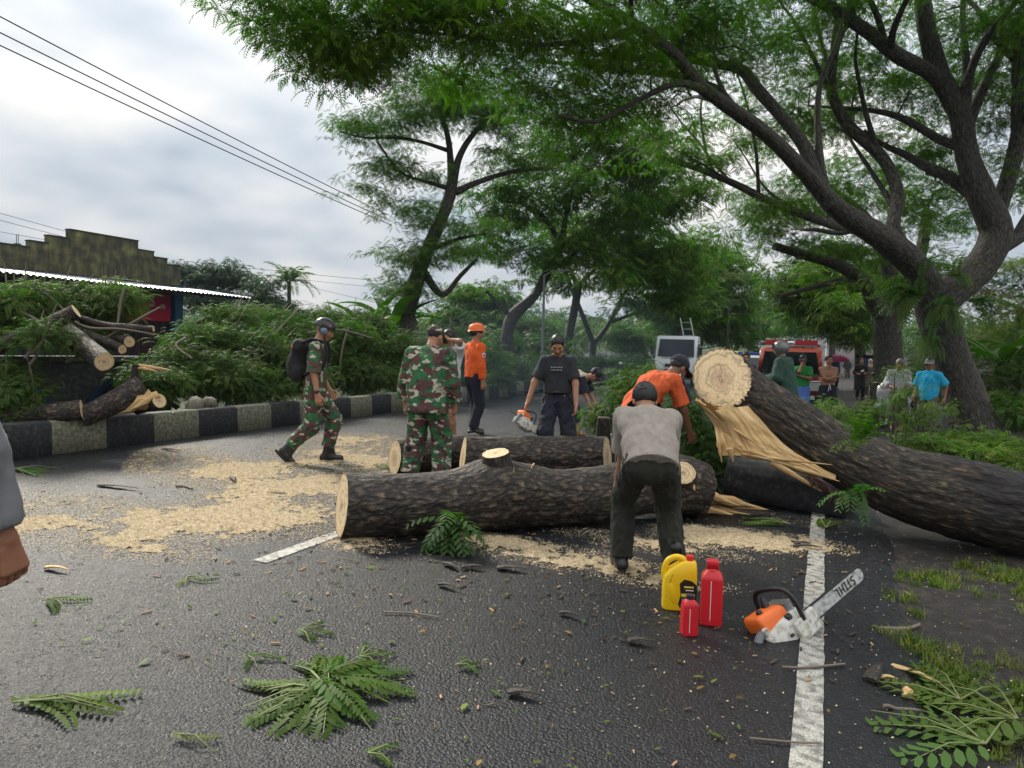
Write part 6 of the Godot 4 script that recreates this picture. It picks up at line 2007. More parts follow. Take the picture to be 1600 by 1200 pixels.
	for k in [1.0, -1.0]:
		hd.ball(hx * xf(Vector3(k * 0.032, 0.004, 0.096) * s), Vector3(0.020, 0.012, 0.020) * s, 0.012, 1)
		hd.ball(hx * xf(Vector3(k * 0.031, 0.004, 0.070) * s), Vector3(0.014, 0.011, 0.013) * s, 0.004)
		hd.ball(hx * xf(Vector3(k * 0.046, -0.028, 0.056) * s), Vector3(0.020, 0.018, 0.020) * s, 0.03)
		hd.ball(hx * xf(Vector3(k * 0.077, -0.008, -0.006) * s, Vector3(0, k * 0.35, 0)), Vector3(0.010, 0.032, 0.020) * s, 0.008)
	hd.bone(hx * (Vector3(0, 0.012, 0.084) * s), hx * (Vector3(0, -0.026, 0.104) * s), 0.009 * s, 0.014 * s, 0.014)
	hd.ball(hx * xf(Vector3(0, -0.031, 0.094) * s), Vector3(0.019, 0.010, 0.012) * s, 0.01)
	hd.ball(hx * xf(Vector3(0, -0.054, 0.082) * s), Vector3(0.024, 0.006, 0.010) * s, 0.008)
	hd.ball(hx * xf(Vector3(0, -0.064, 0.080) * s), Vector3(0.021, 0.007, 0.010) * s, 0.008)
	var inv := hx.affine_inverse()
	var beard: float = o.get("stubble", 0.0)
	hd.to_mesh(mb, func(p):
		var q: Vector3 = inv * p / s
		var c := skin
		if q.z > 0.045:
			var e := Vector2(absf(q.x) - 0.031, q.y - 0.004)
			if absf(e.x) < 0.016 and absf(e.y) < 0.0055:
				c = Color(0.06, 0.06, 0.08) if absf(e.x) < 0.007 else Color(1.5, 2.4, 3.4)
			elif absf(q.x) > 0.012 and absf(q.x) < 0.052 and q.y > 0.021 and q.y < 0.030:
				c = Color(0.06, 0.06, 0.07)
			elif absf(q.x) < 0.024 and q.y < -0.048 and q.y > -0.070:
				c = skin * Color(0.9, 0.68, 0.7) if absf(q.y + 0.059) > 0.002 else skin * Color(0.5, 0.42, 0.42)
			elif beard > 0.0 and (q.y < -0.06 or q.y > -0.047 and q.y < -0.036 and absf(q.x) < 0.03):
				c = skin.lerp(Color(0.1, 0.1, 0.12), beard)
		return c)
	# hands
	var hands := {}
	for k in [1, -1]:
		var cl: float = o.get("hand_cell", 0.006)
		var dir: Vector3 = o.get("finger_l" if k == 1 else "finger_r", (wr[k] - el[k])).normalized()
		var palm: Vector3 = o.get("palm_l" if k == 1 else "palm_r", Vector3(-k, 0, 0.2))
		palm = (palm - dir * palm.dot(dir)).normalized()
		var across := dir.cross(palm).normalized() * (1.0 if k == 1 else -1.0)   # towards the thumb
		if across.dot(Vector3(0, 0, 1)) < 0 and not o.has("palm_l" if k == 1 else "palm_r"):
			across = -across
		var curl: float = o.get("curl_l" if k == 1 else "curl_r", 0.45)
		var w: Vector3 = wr[k]
		var hs := Sdf.new(w - Vector3.ONE * 0.19, w + Vector3.ONE * 0.19, cl)
		hs.bone(el[k].lerp(w, 0.7), w, 0.033 * s, 0.027 * s, 0.01)
		for j in 4:
			var off: float = [0.030, 0.010, -0.010, -0.029][j]
			var base: Vector3 = w + dir * 0.088 * s + across * off * s
			hs.bone(w + across * off * 0.5 * s, base, 0.017 * s, 0.0125 * s, 0.014)
			var fl: float = [0.072, 0.080, 0.074, 0.058][j]
			var d1 := (dir * cos(curl) + palm * sin(curl) + across * off * 1.5).normalized()
			var d2 := (dir * cos(curl * 2.2) + palm * sin(curl * 2.2)).normalized()
			var d3 := (dir * cos(curl * 3.2) + palm * sin(curl * 3.2)).normalized()
			var q1 := base + d1 * fl * 0.45 * s
			var q2 := q1 + d2 * fl * 0.32 * s
			hs.bone(base, q1, 0.0098 * s, 0.0090 * s, 0.004)
			hs.bone(q1, q2, 0.0090 * s, 0.0084 * s, 0.003)
			hs.bone(q2, q2 + d3 * fl * 0.26 * s, 0.0084 * s, 0.0072 * s, 0.003)
		var t0: Vector3 = w + dir * 0.025 * s + across * 0.022 * s
		var t1: Vector3 = t0 + (dir * 0.7 + across * 0.75 + palm * 0.25).normalized() * 0.048 * s
		var t2 := t1 + (dir * 0.95 + across * 0.2 + palm * 0.25).normalized() * 0.032 * s
		hs.bone(t0, t1, 0.015 * s, 0.0115 * s, 0.012)
		hs.bone(t1, t2, 0.0112 * s, 0.0100 * s, 0.004)
		hs.bone(t2, t2 + (dir * 0.95 + palm * 0.3).normalized() * 0.022 * s, 0.0100 * s, 0.0085 * s, 0.003)
		hs.to_mesh(mb, func(_p): return skin)
		hands[k] = [w, dir, palm, across]
	obj("body", mb, M.skin, root)
	var sd := rng.randf() * 900.0
	# trousers, shorts or a wrapped sarong
	if fit.has("legs"):
		var loose: float = fit.get("leg_loose", 0.022)
		var g := Sdf.new(p0, p1, cell)
		var top: Vector3 = pel + b0.y * fit.get("rise", 0.10) * s
		g.bone(pel - b0.x * 0.055 * s, pel + b0.x * 0.055 * s, 0.122 * s, 0.122 * s, 0.05, b0.z * 0.2)
		g.bone(pel - b0.y * 0.02, top, 0.136 * s, 0.118 * s * wide, 0.04, b0.z * 0.34, true)
		var until: float = fit.get("leg_to", 0.93)
		for k in [1, -1]:
			var hem_r: float = fit.get("hem", 0.07) * s
			if until <= 0.5:
				g.bone(hip[k], hip[k].lerp(kn[k], until * 2.0), 0.098 * s + loose * 0.4, 0.08 * s + loose, 0.03, Vector3.ZERO, true)
			else:
				g.bone(hip[k], kn[k], 0.096 * s + loose * 0.3, 0.064 * s + loose, 0.03)
				g.bone(kn[k], kn[k].lerp(an[k], until), 0.064 * s + loose, hem_r, 0.02, Vector3.ZERO, true)
		if fit.has("skirt"):
			g.bone(pel, kn[1].lerp(kn[-1], 0.5) - Vector3(0, fit.skirt, 0), 0.14 * s, 0.17 * s, 0.05, b0.z * 0.15, true)
		mb = MB.new()
		g.to_mesh(mb)
		folds(mb, fit.get("leg_folds", 0.010), 150.0, sd)
		obj(fit.get("legs_name", "trousers"), mb, M[fit.legs], root)
	if fit.has("belt"):
		mb = MB.new()
		var c: Vector3 = pel + b0.y * 0.085 * s
		var ps := []
		var rs := []
		for k in 25:
			var a := TAU * k / 24.0
			ps.append(c + b0.x * cos(a) * 0.148 * s * wide + b0.z * sin(a) * 0.112 * s)
			rs.append(0.02)
		mb.tube(ps, rs, 6, 1, 1, 0, null, false, false)
		obj("belt", mb, M[fit.belt], root)
	# shirt or jacket
	if not shirtless:
		var loose: float = fit.get("loose", 0.016)
		var g := Sdf.new(p0, p1, cell)
		var hem: Vector3 = pel - b0.y * fit.get("hem_down", 0.04) * s
		var hemr: float = fit.get("hem_r", 0.162) * s
		g.bone(chest - b1.x * 0.065 * s, chest + b1.x * 0.065 * s, 0.118 * s + loose, 0.118 * s + loose, 0.05, squash)
		g.bone(chest + b2.y * 0.07 * s - b1.x * 0.10 * s, chest + b2.y * 0.07 * s + b1.x * 0.10 * s, 0.072 * s + loose * 0.7, 0.072 * s + loose * 0.7, 0.05, squash)
		g.bone(waist - b1.x * 0.05 * s, waist + b1.x * 0.05 * s, 0.110 * s * wide + loose, 0.110 * s * wide + loose, 0.06, squash * 0.8)
		g.bone(chest, hem, 0.125 * s + loose, hemr + loose * 0.6, 0.05, b0.z * fit.get("hem_flat", 0.30), true)
		g.bone(chest + b2.y * 0.08, neck + nb.y * fit.get("collar", 0.012) * s, 0.09 * s, 0.058 * s, 0.05, Vector3.ZERO, true)
		var sl: float = fit.get("sleeve", 0.55)
		for k in [1, -1]:
			g.bone(neck - b2.y * 0.015 * s, sh[k], 0.045 * s, 0.052 * s + loose * 0.6, 0.05)
			if sl <= 0.5:
				g.bone(sh[k], sh[k].lerp(el[k], sl * 2.0), 0.053 * s + loose * 0.6, 0.052 * s + loose * 1.6, 0.04, Vector3.ZERO, true)
			else:
				g.bone(sh[k], el[k], 0.053 * s + loose * 0.6, 0.046 * s + loose, 0.04)
				g.bone(el[k], el[k].lerp(wr[k], (sl - 0.5) * 2.0), 0.050 * s + loose, 0.038 * s + loose, 0.02, Vector3.ZERO, true)
		mb = MB.new()
		g.to_mesh(mb)
		folds(mb, fit.get("folds", 0.009), 120.0, sd + 50.0)
		obj(fit.get("shirt_name", "shirt"), mb, M[fit.shirt], root)
	# shoes
	if fit.has("shoes"):
		for k in [1, -1]:
			var toe: Vector3 = toe_dir(o, k)
			var g := Sdf.new(an[k] - Vector3.ONE * 0.25, an[k] + Vector3.ONE * 0.28, minf(cell, 0.012))
			var heel: Vector3 = an[k] - Vector3(0, 0.042, 0) * s - toe * 0.035 * s
			var down := toe.cross(Vector3(0, 1, 0).cross(toe)).normalized()
			if down.y > 0:
				down = -down
			g.bone(an[k] - down * fit.get("boot", 0.02), an[k] + toe * 0.07 * s + down * 0.03 * s, 0.046 * s, 0.04 * s, 0.03)
			g.bone(heel + down * 0.0, an[k] + toe * 0.165 * s + down * 0.05 * s, 0.044 * s, 0.038 * s, 0.03)
			if fit.has("boot"):
				g.bone(an[k], an[k].lerp(kn[k], fit.boot), 0.046 * s, 0.053 * s, 0.03, Vector3.ZERO, true)
			g.slice(an[k] + down * 0.082 * s, down)
			mb = MB.new()
			g.to_mesh(mb)
			var shoe := obj("boot" if fit.has("boot") else "shoe", mb, M[fit.shoes], root)
			mb = MB.new()
			var up := -down
			var sx := toe.cross(up).normalized()
			var ring := []
			for j in 18:
				var a := TAU * j / 18.0
				ring.append(toe * (0.055 + 0.135 * cos(a)) * s + sx * 0.046 * s * sin(a) * (1.0 + 0.12 * cos(a)))
			var rings := []
			for y in [-0.090, -0.086, -0.068, -0.064]:
				var rr := []
				for q in ring:
					rr.append(an[k] + q * (0.96 if y in [-0.090, -0.064] else 1.0) + up * y * s)
				rings.append(rr)
			mb.loft(rings)
			obj("sole", mb, M.rubber, shoe)
	# hair and what is worn on the head
	if fit.get("hair", "hair") != "":
		var g := Sdf.new(head - Vector3.ONE * 0.16, head + Vector3.ONE * 0.16, hc)
		var puff: float = fit.get("puff", 0.010)
		g.ball(hx * xf(Vector3(0, 0.034, -0.016) * s), (Vector3(0.076, 0.094, 0.094) + Vector3.ONE * puff) * s, 0.01)
		g.slice(hx * (Vector3(0, 0.060, 0.062) * s), (hb.z * 0.95 - hb.y * 0.55).normalized())
		g.slice(hx * (Vector3(0, -0.035, -0.04) * s), (-hb.y * 0.9 + hb.z * 0.45).normalized())
		mb = MB.new()
		g.to_mesh(mb)
		for k in mb.v.size():
			mb.v[k] += mb.n[k] * 0.007 * M.fn.get_noise_3dv(mb.v[k] * 900.0)
		obj("hair", mb, M[fit.get("hair", "hair")], root)
	var hat: String = fit.get("hat", "")
	if hat == "cap" or hat == "soft_cap":
		mb = MB.new()
		var pr := []
		for k in 9:
			var a := k / 8.0 * PI * 0.5
			pr.append(Vector2(cos(a) * 0.094, 0.045 + sin(a) * (0.075 if hat == "cap" else 0.068)) * s)
		pr.insert(0, Vector2(0.096, 0.022) * s)
		mb.lathe(hx * xf(Vector3(0, 0, -0.014) * s, Vector3(-0.08, 0, 0), Vector3(0.93, 1, 1.10)), pr, 24)
		var crown := obj("cap_crown", mb, M[fit.hat_mat], root)
		mb = MB.new()
		var back: float = fit.get("brim_turn", 0.0)
		var ps := PackedVector3Array()
		for r in 5:
			for k in 13:
				var a := (k / 12.0 - 0.5) * 2.3
				var rr := 0.088 + 0.075 * r / 4.0 * cos(a * 0.62)
				ps.append(hx * (Basis(Vector3.UP, back) * Vector3(sin(a) * rr * 0.92, 0.034 - 0.010 * r / 4.0 - 0.02 * absf(sin(a)) * r / 4.0, cos(a) * rr * 1.05 - 0.012) * s))
		mb.grid(ps, 5, 13)
		for k in ps.size():
			ps[k] -= hb.y * 0.004
		mb.grid(ps, 5, 13)
		obj("brim", mb, M[fit.get("brim_mat", fit.hat_mat)], crown)
	elif hat == "hard_hat":
		mb = MB.new()
		var pr := [Vector2(0.134, 0.036), Vector2(0.124, 0.046), Vector2(0.120, 0.060)]
		for k in 9:
			var a := k / 8.0 * PI * 0.5
			pr.append(Vector2(cos(a) * 0.118, 0.064 + sin(a) * 0.100))
		for k in pr.size():
			pr[k] *= s
		mb.lathe(hx * xf(Vector3(0, 0, -0.004) * s, Vector3(-0.05, 0, 0), Vector3(0.92, 1, 1.12)), pr, 28)
		var shell := obj("helmet_shell", mb, M[fit.hat_mat], root)
		mb = MB.new()
		for x in [-0.03, 0.0, 0.03]:
			var ps := []
			var rs := []
			for k in 9:
				var a := lerpf(0.35, PI - 0.5, k / 8.0)
				ps.append(hx * (Vector3(x, 0.060 + sin(a) * 0.097, cos(a) * 0.126 - 0.006) * s))
				rs.append(0.006)
			mb.tube(ps, rs, 5)
		obj("ridge", mb, M[fit.hat_mat], shell)
		mb = MB.new()
		mb.lathe(hx * xf(Vector3(0, 0, -0.012) * s, Vector3.ZERO, Vector3(0.93, 1, 1.12)), [Vector2(0.094, 0.0) * s, Vector2(0.096, 0.03) * s, Vector2(0.088, 0.04) * s], 24)
		obj("headband", mb, M.plastic_black, shell)
	elif hat == "combat_helmet" or hat == "rider_helmet":
		var g := Sdf.new(head - Vector3.ONE * 0.2, head + Vector3.ONE * 0.2, hc)
		var rider := hat == "rider_helmet"
		g.ball(hx * xf(Vector3(0, 0.036 if not rider else 0.025, -0.014) * s), (Vector3(0.112, 0.112, 0.128) if not rider else Vector3(0.126, 0.135, 0.142)) * s, 0.01)
		if not rider:
			g.slice(hx * (Vector3(0, 0.035, 0.05) * s), (-hb.y + hb.z * 0.12).normalized())
			for k in [1.0, -1.0]:
				g.ball(hx * xf(Vector3(k * 0.088, 0.005, -0.02) * s), Vector3(0.024, 0.055, 0.05) * s, 0.02)
		else:
			g.slice(hx * (Vector3(0, -0.075, -0.05) * s), (-hb.y).normalized())
			g.ball(hx * xf(Vector3(0, -0.045, 0.115) * s), Vector3(0.10, 0.085, 0.10) * s, 0.01, 1)
		mb = MB.new()
		g.to_mesh(mb)
		var shell := obj("helmet_shell", mb, M[fit.hat_mat], root)
		if not rider:
			for k in [1.0, -1.0]:
				mb = MB.new()
				mb.lathe(hx * xf(Vector3(k * 0.108, -0.012, -0.005) * s, Vector3(0, 0, -k * PI / 2)), [Vector2(0.0, 0.018) * s, Vector2(0.022, 0.018) * s, Vector2(0.026, 0.012) * s, Vector2(0.038, 0.008) * s, Vector2(0.042, -0.004) * s, Vector2(0.036, -0.02) * s], 18)
				obj("ear_cup", mb, M.paint_blue_grey, shell)
				mb = MB.new()
				bar(mb, hx * (Vector3(k * 0.098, -0.03, 0.01) * s), hx * (Vector3(k * 0.030, -0.112, 0.055) * s), 0.006)
				obj("chin_strap", mb, M.plastic_black, shell)
			for e in 2:
				mb = MB.new()
				var c := hx * xf(Vector3(-0.082, 0.078 if e == 0 else 0.060, 0.008) * s, Vector3(0, 0, 0.42 if e == 0 else 0.28))
				mb.box(c * xf(Vector3(-0.012, 0.004, 0)), Vector3(0.006, 0.010, 0.030) * s, 0.002)
				obj("flag_patch", mb, M.ink_red if e == 0 else M.ink_white, shell)
			mb = MB.new()
			mb.box(hx * xf(Vector3(-0.112, 0.042, 0.0) * s, Vector3(0, 0, 0.1)), Vector3(0.008, 0.012, 0.06) * s, 0.004)
			obj("rail", mb, M.plastic_black, shell)
		else:
			mb = MB.new()
			var ps := PackedVector3Array()
			for r in 7:
				for k in 15:
					var a := (k / 14.0 - 0.5) * 2.2
					var e := 0.75 - r / 6.0 * 0.55
					ps.append(hx * (Vector3(sin(a) * 0.134 * cos(e), 0.025 + sin(e) * 0.142, cos(a) * 0.150 * cos(e) - 0.012) * s))
			mb.grid(ps, 7, 15)
			obj("visor", mb, M.window_glass, shell)
	elif hat == "straw_hat":
		mb = MB.new()
		mb.lathe(hx * xf(Vector3(0, 0.03, 0) * s), [Vector2(0.26, 0.0), Vector2(0.255, 0.008), Vector2(0.15, 0.035), Vector2(0.10, 0.055), Vector2(0.085, 0.10), Vector2(0.04, 0.125), Vector2(0.0, 0.128)], 26)
		obj("straw_hat", mb, M.straw, root)
	elif hat == "headscarf":
		var g := Sdf.new(head - Vector3.ONE * 0.28, head + Vector3.ONE * 0.2, hc)
		g.ball(hx * xf(Vector3(0, 0.03, -0.018) * s), Vector3(0.094, 0.108, 0.104) * s, 0.02)
		g.bone(head - hb.y * 0.04, neck - b2.y * 0.03, 0.075 * s, 0.11 * s, 0.03)
		g.ball(hx * xf(Vector3(0, -0.02, 0.10) * s), Vector3(0.056, 0.082, 0.06) * s, 0.01, 1)
		mb = MB.new()
		g.to_mesh(mb)
		obj("headscarf", mb, M[fit.hat_mat], root)
	root.set_meta("joints", {"sh": sh, "el": el, "wr": wr, "hands": hands, "head": hx, "chest": Transform3D(b1, chest), "up": Transform3D(b2, neck), "pel": Transform3D(b0, pel), "s": s, "kn": kn, "an": an})
	return root


func toe_dir(o: Dictionary, k: int) -> Vector3:
	return (o.get("toe_l" if k == 1 else "toe_r", Vector3(k * 0.2, 0, 1)) as Vector3).normalized()


# facing angle for someone who looks along the world direction d
func look(d: Vector3) -> float:
	return atan2(d.x, d.z)


func people() -> void:
	var right := Vector3(0.92, 0, -0.39)      # across the picture
	var away := Vector3(-0.39, 0, -0.92)
	var fine := 0.012
	# soldier with helmet and rucksack, in stride
	var p := person("soldier walking in a dark helmet with a black rucksack on his back", Vector3(-5.653, 0, -7.195), look(right + away * 0.12), 1.76, {
		"cell": fine, "lean": 0.06, "head": Vector3(0.42, 0.15, 0), "hips": Vector3(0, 0.905, 0.03), "foot_l": Vector3(0.08, 0.085, 0.16), "foot_r": Vector3(-0.08, 0.15, -0.30), "toe_l": Vector3(0.05, 0, 1), "toe_r": Vector3(-0.05, -0.75, 0.8),
		"hand_r": Vector3(-0.25, 0.83, 0.09), "hand_l": Vector3(0.26, 0.86, 0.16), "curl_r": 0.5,
		"outfit": {"shirt": "camouflage", "legs": "camouflage", "shoes": "leather_black", "boot": 0.42, "hat": "combat_helmet", "hat_mat": "helmet_dark", "sleeve": 0.42, "loose": 0.022, "hem_down": 0.12, "leg_to": 0.80, "leg_loose": 0.034, "hem": 0.075, "hair": "", "collar": 0.03, "shirt_name": "tunic"}})
	var j: Dictionary = p.get_meta("joints")
	var ch: Transform3D = j.chest
	var g := Sdf.new(ch.origin - Vector3.ONE * 0.5, ch.origin + Vector3.ONE * 0.45, 0.014)
	g.bone(ch * Vector3(-0.07, 0.13, -0.21), ch * Vector3(0.07, 0.13, -0.21), 0.08, 0.08, 0.06)
	g.bone(ch * Vector3(-0.075, -0.18, -0.21), ch * Vector3(0.075, -0.18, -0.21), 0.088, 0.088, 0.06)
	g.bone(ch * Vector3(0, 0.10, -0.21), ch * Vector3(0, -0.2, -0.21), 0.10, 0.105, 0.06)
	g.ball(ch * xf(Vector3(0, -0.10, -0.29)), Vector3(0.11, 0.13, 0.06), 0.04)
	var mb := MB.new()
	g.to_mesh(mb)
	folds(mb, 0.010, 130.0, 3.0)
	var sack := obj("rucksack", mb, M.cloth_black, p)
	for s: float in [-1.0, 1.0]:
		mb = MB.new()
		var ps := []
		var rs := []
		for q in [Vector3(s * 0.11, 0.16, -0.20), Vector3(s * 0.115, 0.225, -0.06), Vector3(s * 0.12, 0.20, 0.10), Vector3(s * 0.13, 0.05, 0.135), Vector3(s * 0.15, -0.12, 0.09), Vector3(s * 0.15, -0.2, -0.12)]:
			ps.append(ch * q)
			rs.append(0.022)
		mb.tube(ps, rs, 8)
		obj("shoulder_strap", mb, M.cloth_black, sack)
	mb = MB.new()
	mb.box(ch * xf(Vector3(-0.118, 0.12, -0.25), Vector3(0, 0.3, 0)), Vector3(0.006, 0.018, 0.03), 0.003)
	obj("red_patch", mb, M.ink_red, sack)
	mb = MB.new()
	var w: Vector3 = j.wr[-1].lerp(j.el[-1], 0.12)
	var ad: Vector3 = (j.wr[-1] - j.el[-1]).normalized()
	mb.tube([w - ad * 0.012, w + ad * 0.012], [0.034, 0.034], 14)
	mb.ball(xf(w + Vector3(-0.034, 0, 0.0), Vector3.ZERO, Vector3(0.010, 0.022, 0.022)), 12, 8)
	obj("wristwatch", mb, M.leather_black, p)
	mb = MB.new()
	w = j.sh[-1].lerp(j.el[-1], 0.72)
	ad = (j.el[-1] - j.sh[-1]).normalized()
	mb.tube([w, w + ad * 0.085], [0.082, 0.080], 20, 1, 1, 0.004, M.fn)
	obj("rolled_cuff", mb, M.cloth_olive_pale, p)

	# soldier seen from behind
	p = person("broad backed soldier in camouflage with a green cap, seen from behind", Vector3(-3.767, 0, -6.638), look(away + right * 0.35), 1.66, {
		"cell": fine, "lean": 0.13, "wide": 1.22, "head": Vector3(0.55, -0.3, 0), "foot_l": Vector3(0.17, 0.085, -0.04), "foot_r": Vector3(-0.15, 0.085, 0.06), "hand_r": Vector3(-0.24, 0.80, 0.16), "hand_l": Vector3(0.30, 0.82, 0.10),
		"outfit": {"shirt": "camouflage", "legs": "camouflage", "shoes": "leather_black", "boot": 0.3, "hat": "soft_cap", "hat_mat": "camouflage", "sleeve": 0.93, "loose": 0.050, "hem_down": 0.16, "hem_r": 0.215, "leg_to": 0.95, "leg_loose": 0.045, "hem": 0.10, "leg_folds": 0.016, "folds": 0.013, "collar": 0.03, "puff": 0.002, "shirt_name": "tunic"}})
	# man hiding his face with his arm
	p = person("man in a white T-shirt raising an arm across his face beside the soldier", Vector3(-5.192, 0, -9.819), look(-away * 0.8 - right * 0.35), 1.66, {
		"cell": 0.015, "head": Vector3(0.15, -0.2, 0), "hand_l": Vector3(0.03, 1.54, 0.15), "elbow_l": Vector3(1, 0.15, 0.4), "hand_r": Vector3(-0.20, 0.82, 0.14), "curl_l": 0.7,
		"outfit": {"shirt": "cloth_white", "legs": "cloth_olive_pale", "leg_to": 0.45, "leg_loose": 0.018, "sleeve": 0.36, "loose": 0.022, "hem_down": 0.1, "legs_name": "shorts", "puff": 0.018}})
	# rescue man in orange
	p = person("man in an orange hard hat and bright orange shirt looking down the road", Vector3(-5.333, 0, -10.939), look(right * 0.75 + away * 0.55), 1.78, {
		"cell": fine, "head": Vector3(0.02, -0.35, 0), "foot_l": Vector3(0.09, 0.085, 0.10), "foot_r": Vector3(-0.09, 0.085, -0.06), "hand_r": Vector3(-0.25, 0.82, 0.02), "hand_l": Vector3(0.24, 0.83, 0.14), "elbow_r": Vector3(-1, 0, -1),
		"outfit": {"shirt": "cloth_orange", "legs": "cloth_navy", "shoes": "leather_black", "hat": "hard_hat", "hat_mat": "helmet_orange", "sleeve": 0.92, "loose": 0.022, "hem_down": 0.02, "hem_r": 0.162, "leg_loose": 0.028, "hem": 0.075, "collar": 0.035, "wide": 1.05, "folds": 0.011}})
	j = p.get_meta("joints")
	mb = MB.new()
	w = j.sh[-1].lerp(j.el[-1], 0.42)
	mb.ball(xf(w + Vector3(-0.078, 0.0, 0.0), Vector3.ZERO, Vector3(0.008, 0.035, 0.032)), 14, 8)
	obj("sleeve_badge", mb, M.ink_white, p)
	mb = MB.new()
	mb.ball(xf(w + Vector3(-0.083, 0.0, 0.0), Vector3.ZERO, Vector3(0.006, 0.022, 0.020)), 14, 8)
	obj("sleeve_badge", mb, M.ink_blue, p)

	# man in charcoal carrying a chainsaw
	var face := -away * 0.95 - right * 0.18
	p = person("man in a charcoal T-shirt and dark jeans looking down, a chainsaw in his hand", Vector3(-2.856, 0, -8.108), look(face), 1.64, {
		"cell": 0.011, "head_cell": 0.005, "lean": 0.04, "wide": 0.94, "head": Vector3(0.62, 0.12, 0.04), "hips": Vector3(0, 0.86, 0.0), "foot_l": Vector3(0.17, 0.16, -0.16), "toe_l": Vector3(0.1, -0.4, 1), "foot_r": Vector3(-0.10, 0.085, 0.10), "knee_l": Vector3(0.1, 0, 1), "side": 0.03,
		"hand_r": Vector3(-0.34, 0.79, 0.13), "elbow_r": Vector3(-1, 0, -0.8), "hand_l": Vector3(0.24, 0.76, 0.16), "elbow_l": Vector3(1, 0, -0.8), "curl_r": 0.8, "curl_l": 0.4, "stubble": 0.0,
		"outfit": {"shirt": "cloth_charcoal", "legs": "cloth_navy", "shoes": "leather_black", "belt": "leather_black", "sleeve": 0.40, "loose": 0.014, "hem_down": -0.07, "hem_r": 0.162, "leg_loose": 0.030, "hem": 0.085, "puff": 0.006, "leg_folds": 0.014, "folds": 0.008}})
	j = p.get_meta("joints")
	ch = j.chest
	for q in 2:   # two rows of small print too worn to read
		mb = MB.new()
		for k in 10:
			mb.box(ch * xf(Vector3(-0.062 + k * 0.0135, 0.055 - q * 0.032, 0.128)), Vector3(0.0045, 0.007 - 0.002 * ((k + q) % 3), 0.004))
		obj("shirt_print", mb, M.ink_grey, p).set_meta("kind", "stuff")
	# bending man with bare feet
	p = person("barefoot man in a beige and navy shirt bending down behind the man in charcoal", Vector3(-3.818, 0, -11.617), look(right * 0.9 - away * 0.3), 1.62, {
		"cell": 0.015, "lean": 1.45, "hunch": 0.1, "head": Vector3(1.0, 0.1, 0), "hips": Vector3(0, 0.82, -0.22), "foot_l": Vector3(0.10, 0.085, 0.06), "foot_r": Vector3(-0.12, 0.085, -0.12), "hand_l": Vector3(0.10, 0.22, 0.50), "hand_r": Vector3(-0.18, 0.20, 0.46), "elbow_l": Vector3(0.5, 0.2, -0.6), "elbow_r": Vector3(-0.5, 0.2, -0.6),
		"outfit": {"shirt": "cloth_beige", "legs": "cloth_forest", "leg_to": 0.62, "leg_loose": 0.035, "hem": 0.09, "sleeve": 0.45, "hat": "cap", "hat_mat": "cloth_navy", "hem_down": 0.05, "legs_name": "shorts"}})
	j = p.get_meta("joints")
	for k in [1, -1]:
		mb = MB.new()
		mb.tube([j.sh[k], j.sh[k].lerp(j.el[k], 0.5), j.sh[k].lerp(j.el[k], 0.97)], [0.085, 0.082, 0.085], 18, 1, 1, 0.004, M.fn)
		obj("navy_sleeve", mb, M.cloth_navy, p)

	# man in the orange T-shirt bending beside the trunk
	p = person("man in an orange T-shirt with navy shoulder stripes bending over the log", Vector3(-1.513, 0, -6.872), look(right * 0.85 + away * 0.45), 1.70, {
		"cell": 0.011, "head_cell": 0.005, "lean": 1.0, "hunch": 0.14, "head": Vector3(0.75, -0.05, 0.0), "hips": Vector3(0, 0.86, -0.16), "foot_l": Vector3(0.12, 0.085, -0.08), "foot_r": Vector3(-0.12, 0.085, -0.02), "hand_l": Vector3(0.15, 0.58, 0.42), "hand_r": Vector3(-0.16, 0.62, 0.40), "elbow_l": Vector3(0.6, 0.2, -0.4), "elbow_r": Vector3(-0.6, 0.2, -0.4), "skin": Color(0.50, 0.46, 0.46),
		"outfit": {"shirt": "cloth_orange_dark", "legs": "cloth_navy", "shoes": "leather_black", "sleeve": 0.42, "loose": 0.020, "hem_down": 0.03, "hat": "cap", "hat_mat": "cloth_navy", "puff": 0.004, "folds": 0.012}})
	j = p.get_meta("joints")
	var up: Transform3D = j.up
	for k in [1, -1]:
		var jn: Array = [up * Vector3(k * 0.07, 0.005, 0.04), j.sh[k] + up.basis.y * 0.088, j.sh[k].lerp(j.el[k], 0.45) + up.basis.y * 0.070 + up.basis.x * k * 0.04, j.sh[k].lerp(j.el[k], 0.80) + up.basis.y * 0.058 + up.basis.x * k * 0.05]
		for q in [[0.026, 0.0, "stripe_navy", M.cloth_navy], [0.007, -0.030, "stripe_white", M.cloth_white]]:
			mb = MB.new()
			var ps := []
			var rs := []
			for v in jn:
				ps.append(v + up.basis.z * q[1] * (1.0 if q[1] == 0.0 else 1.0))
				rs.append(q[0])
			mb.tube(ps, rs, 8)
			obj(q[2], mb, q[3], p)

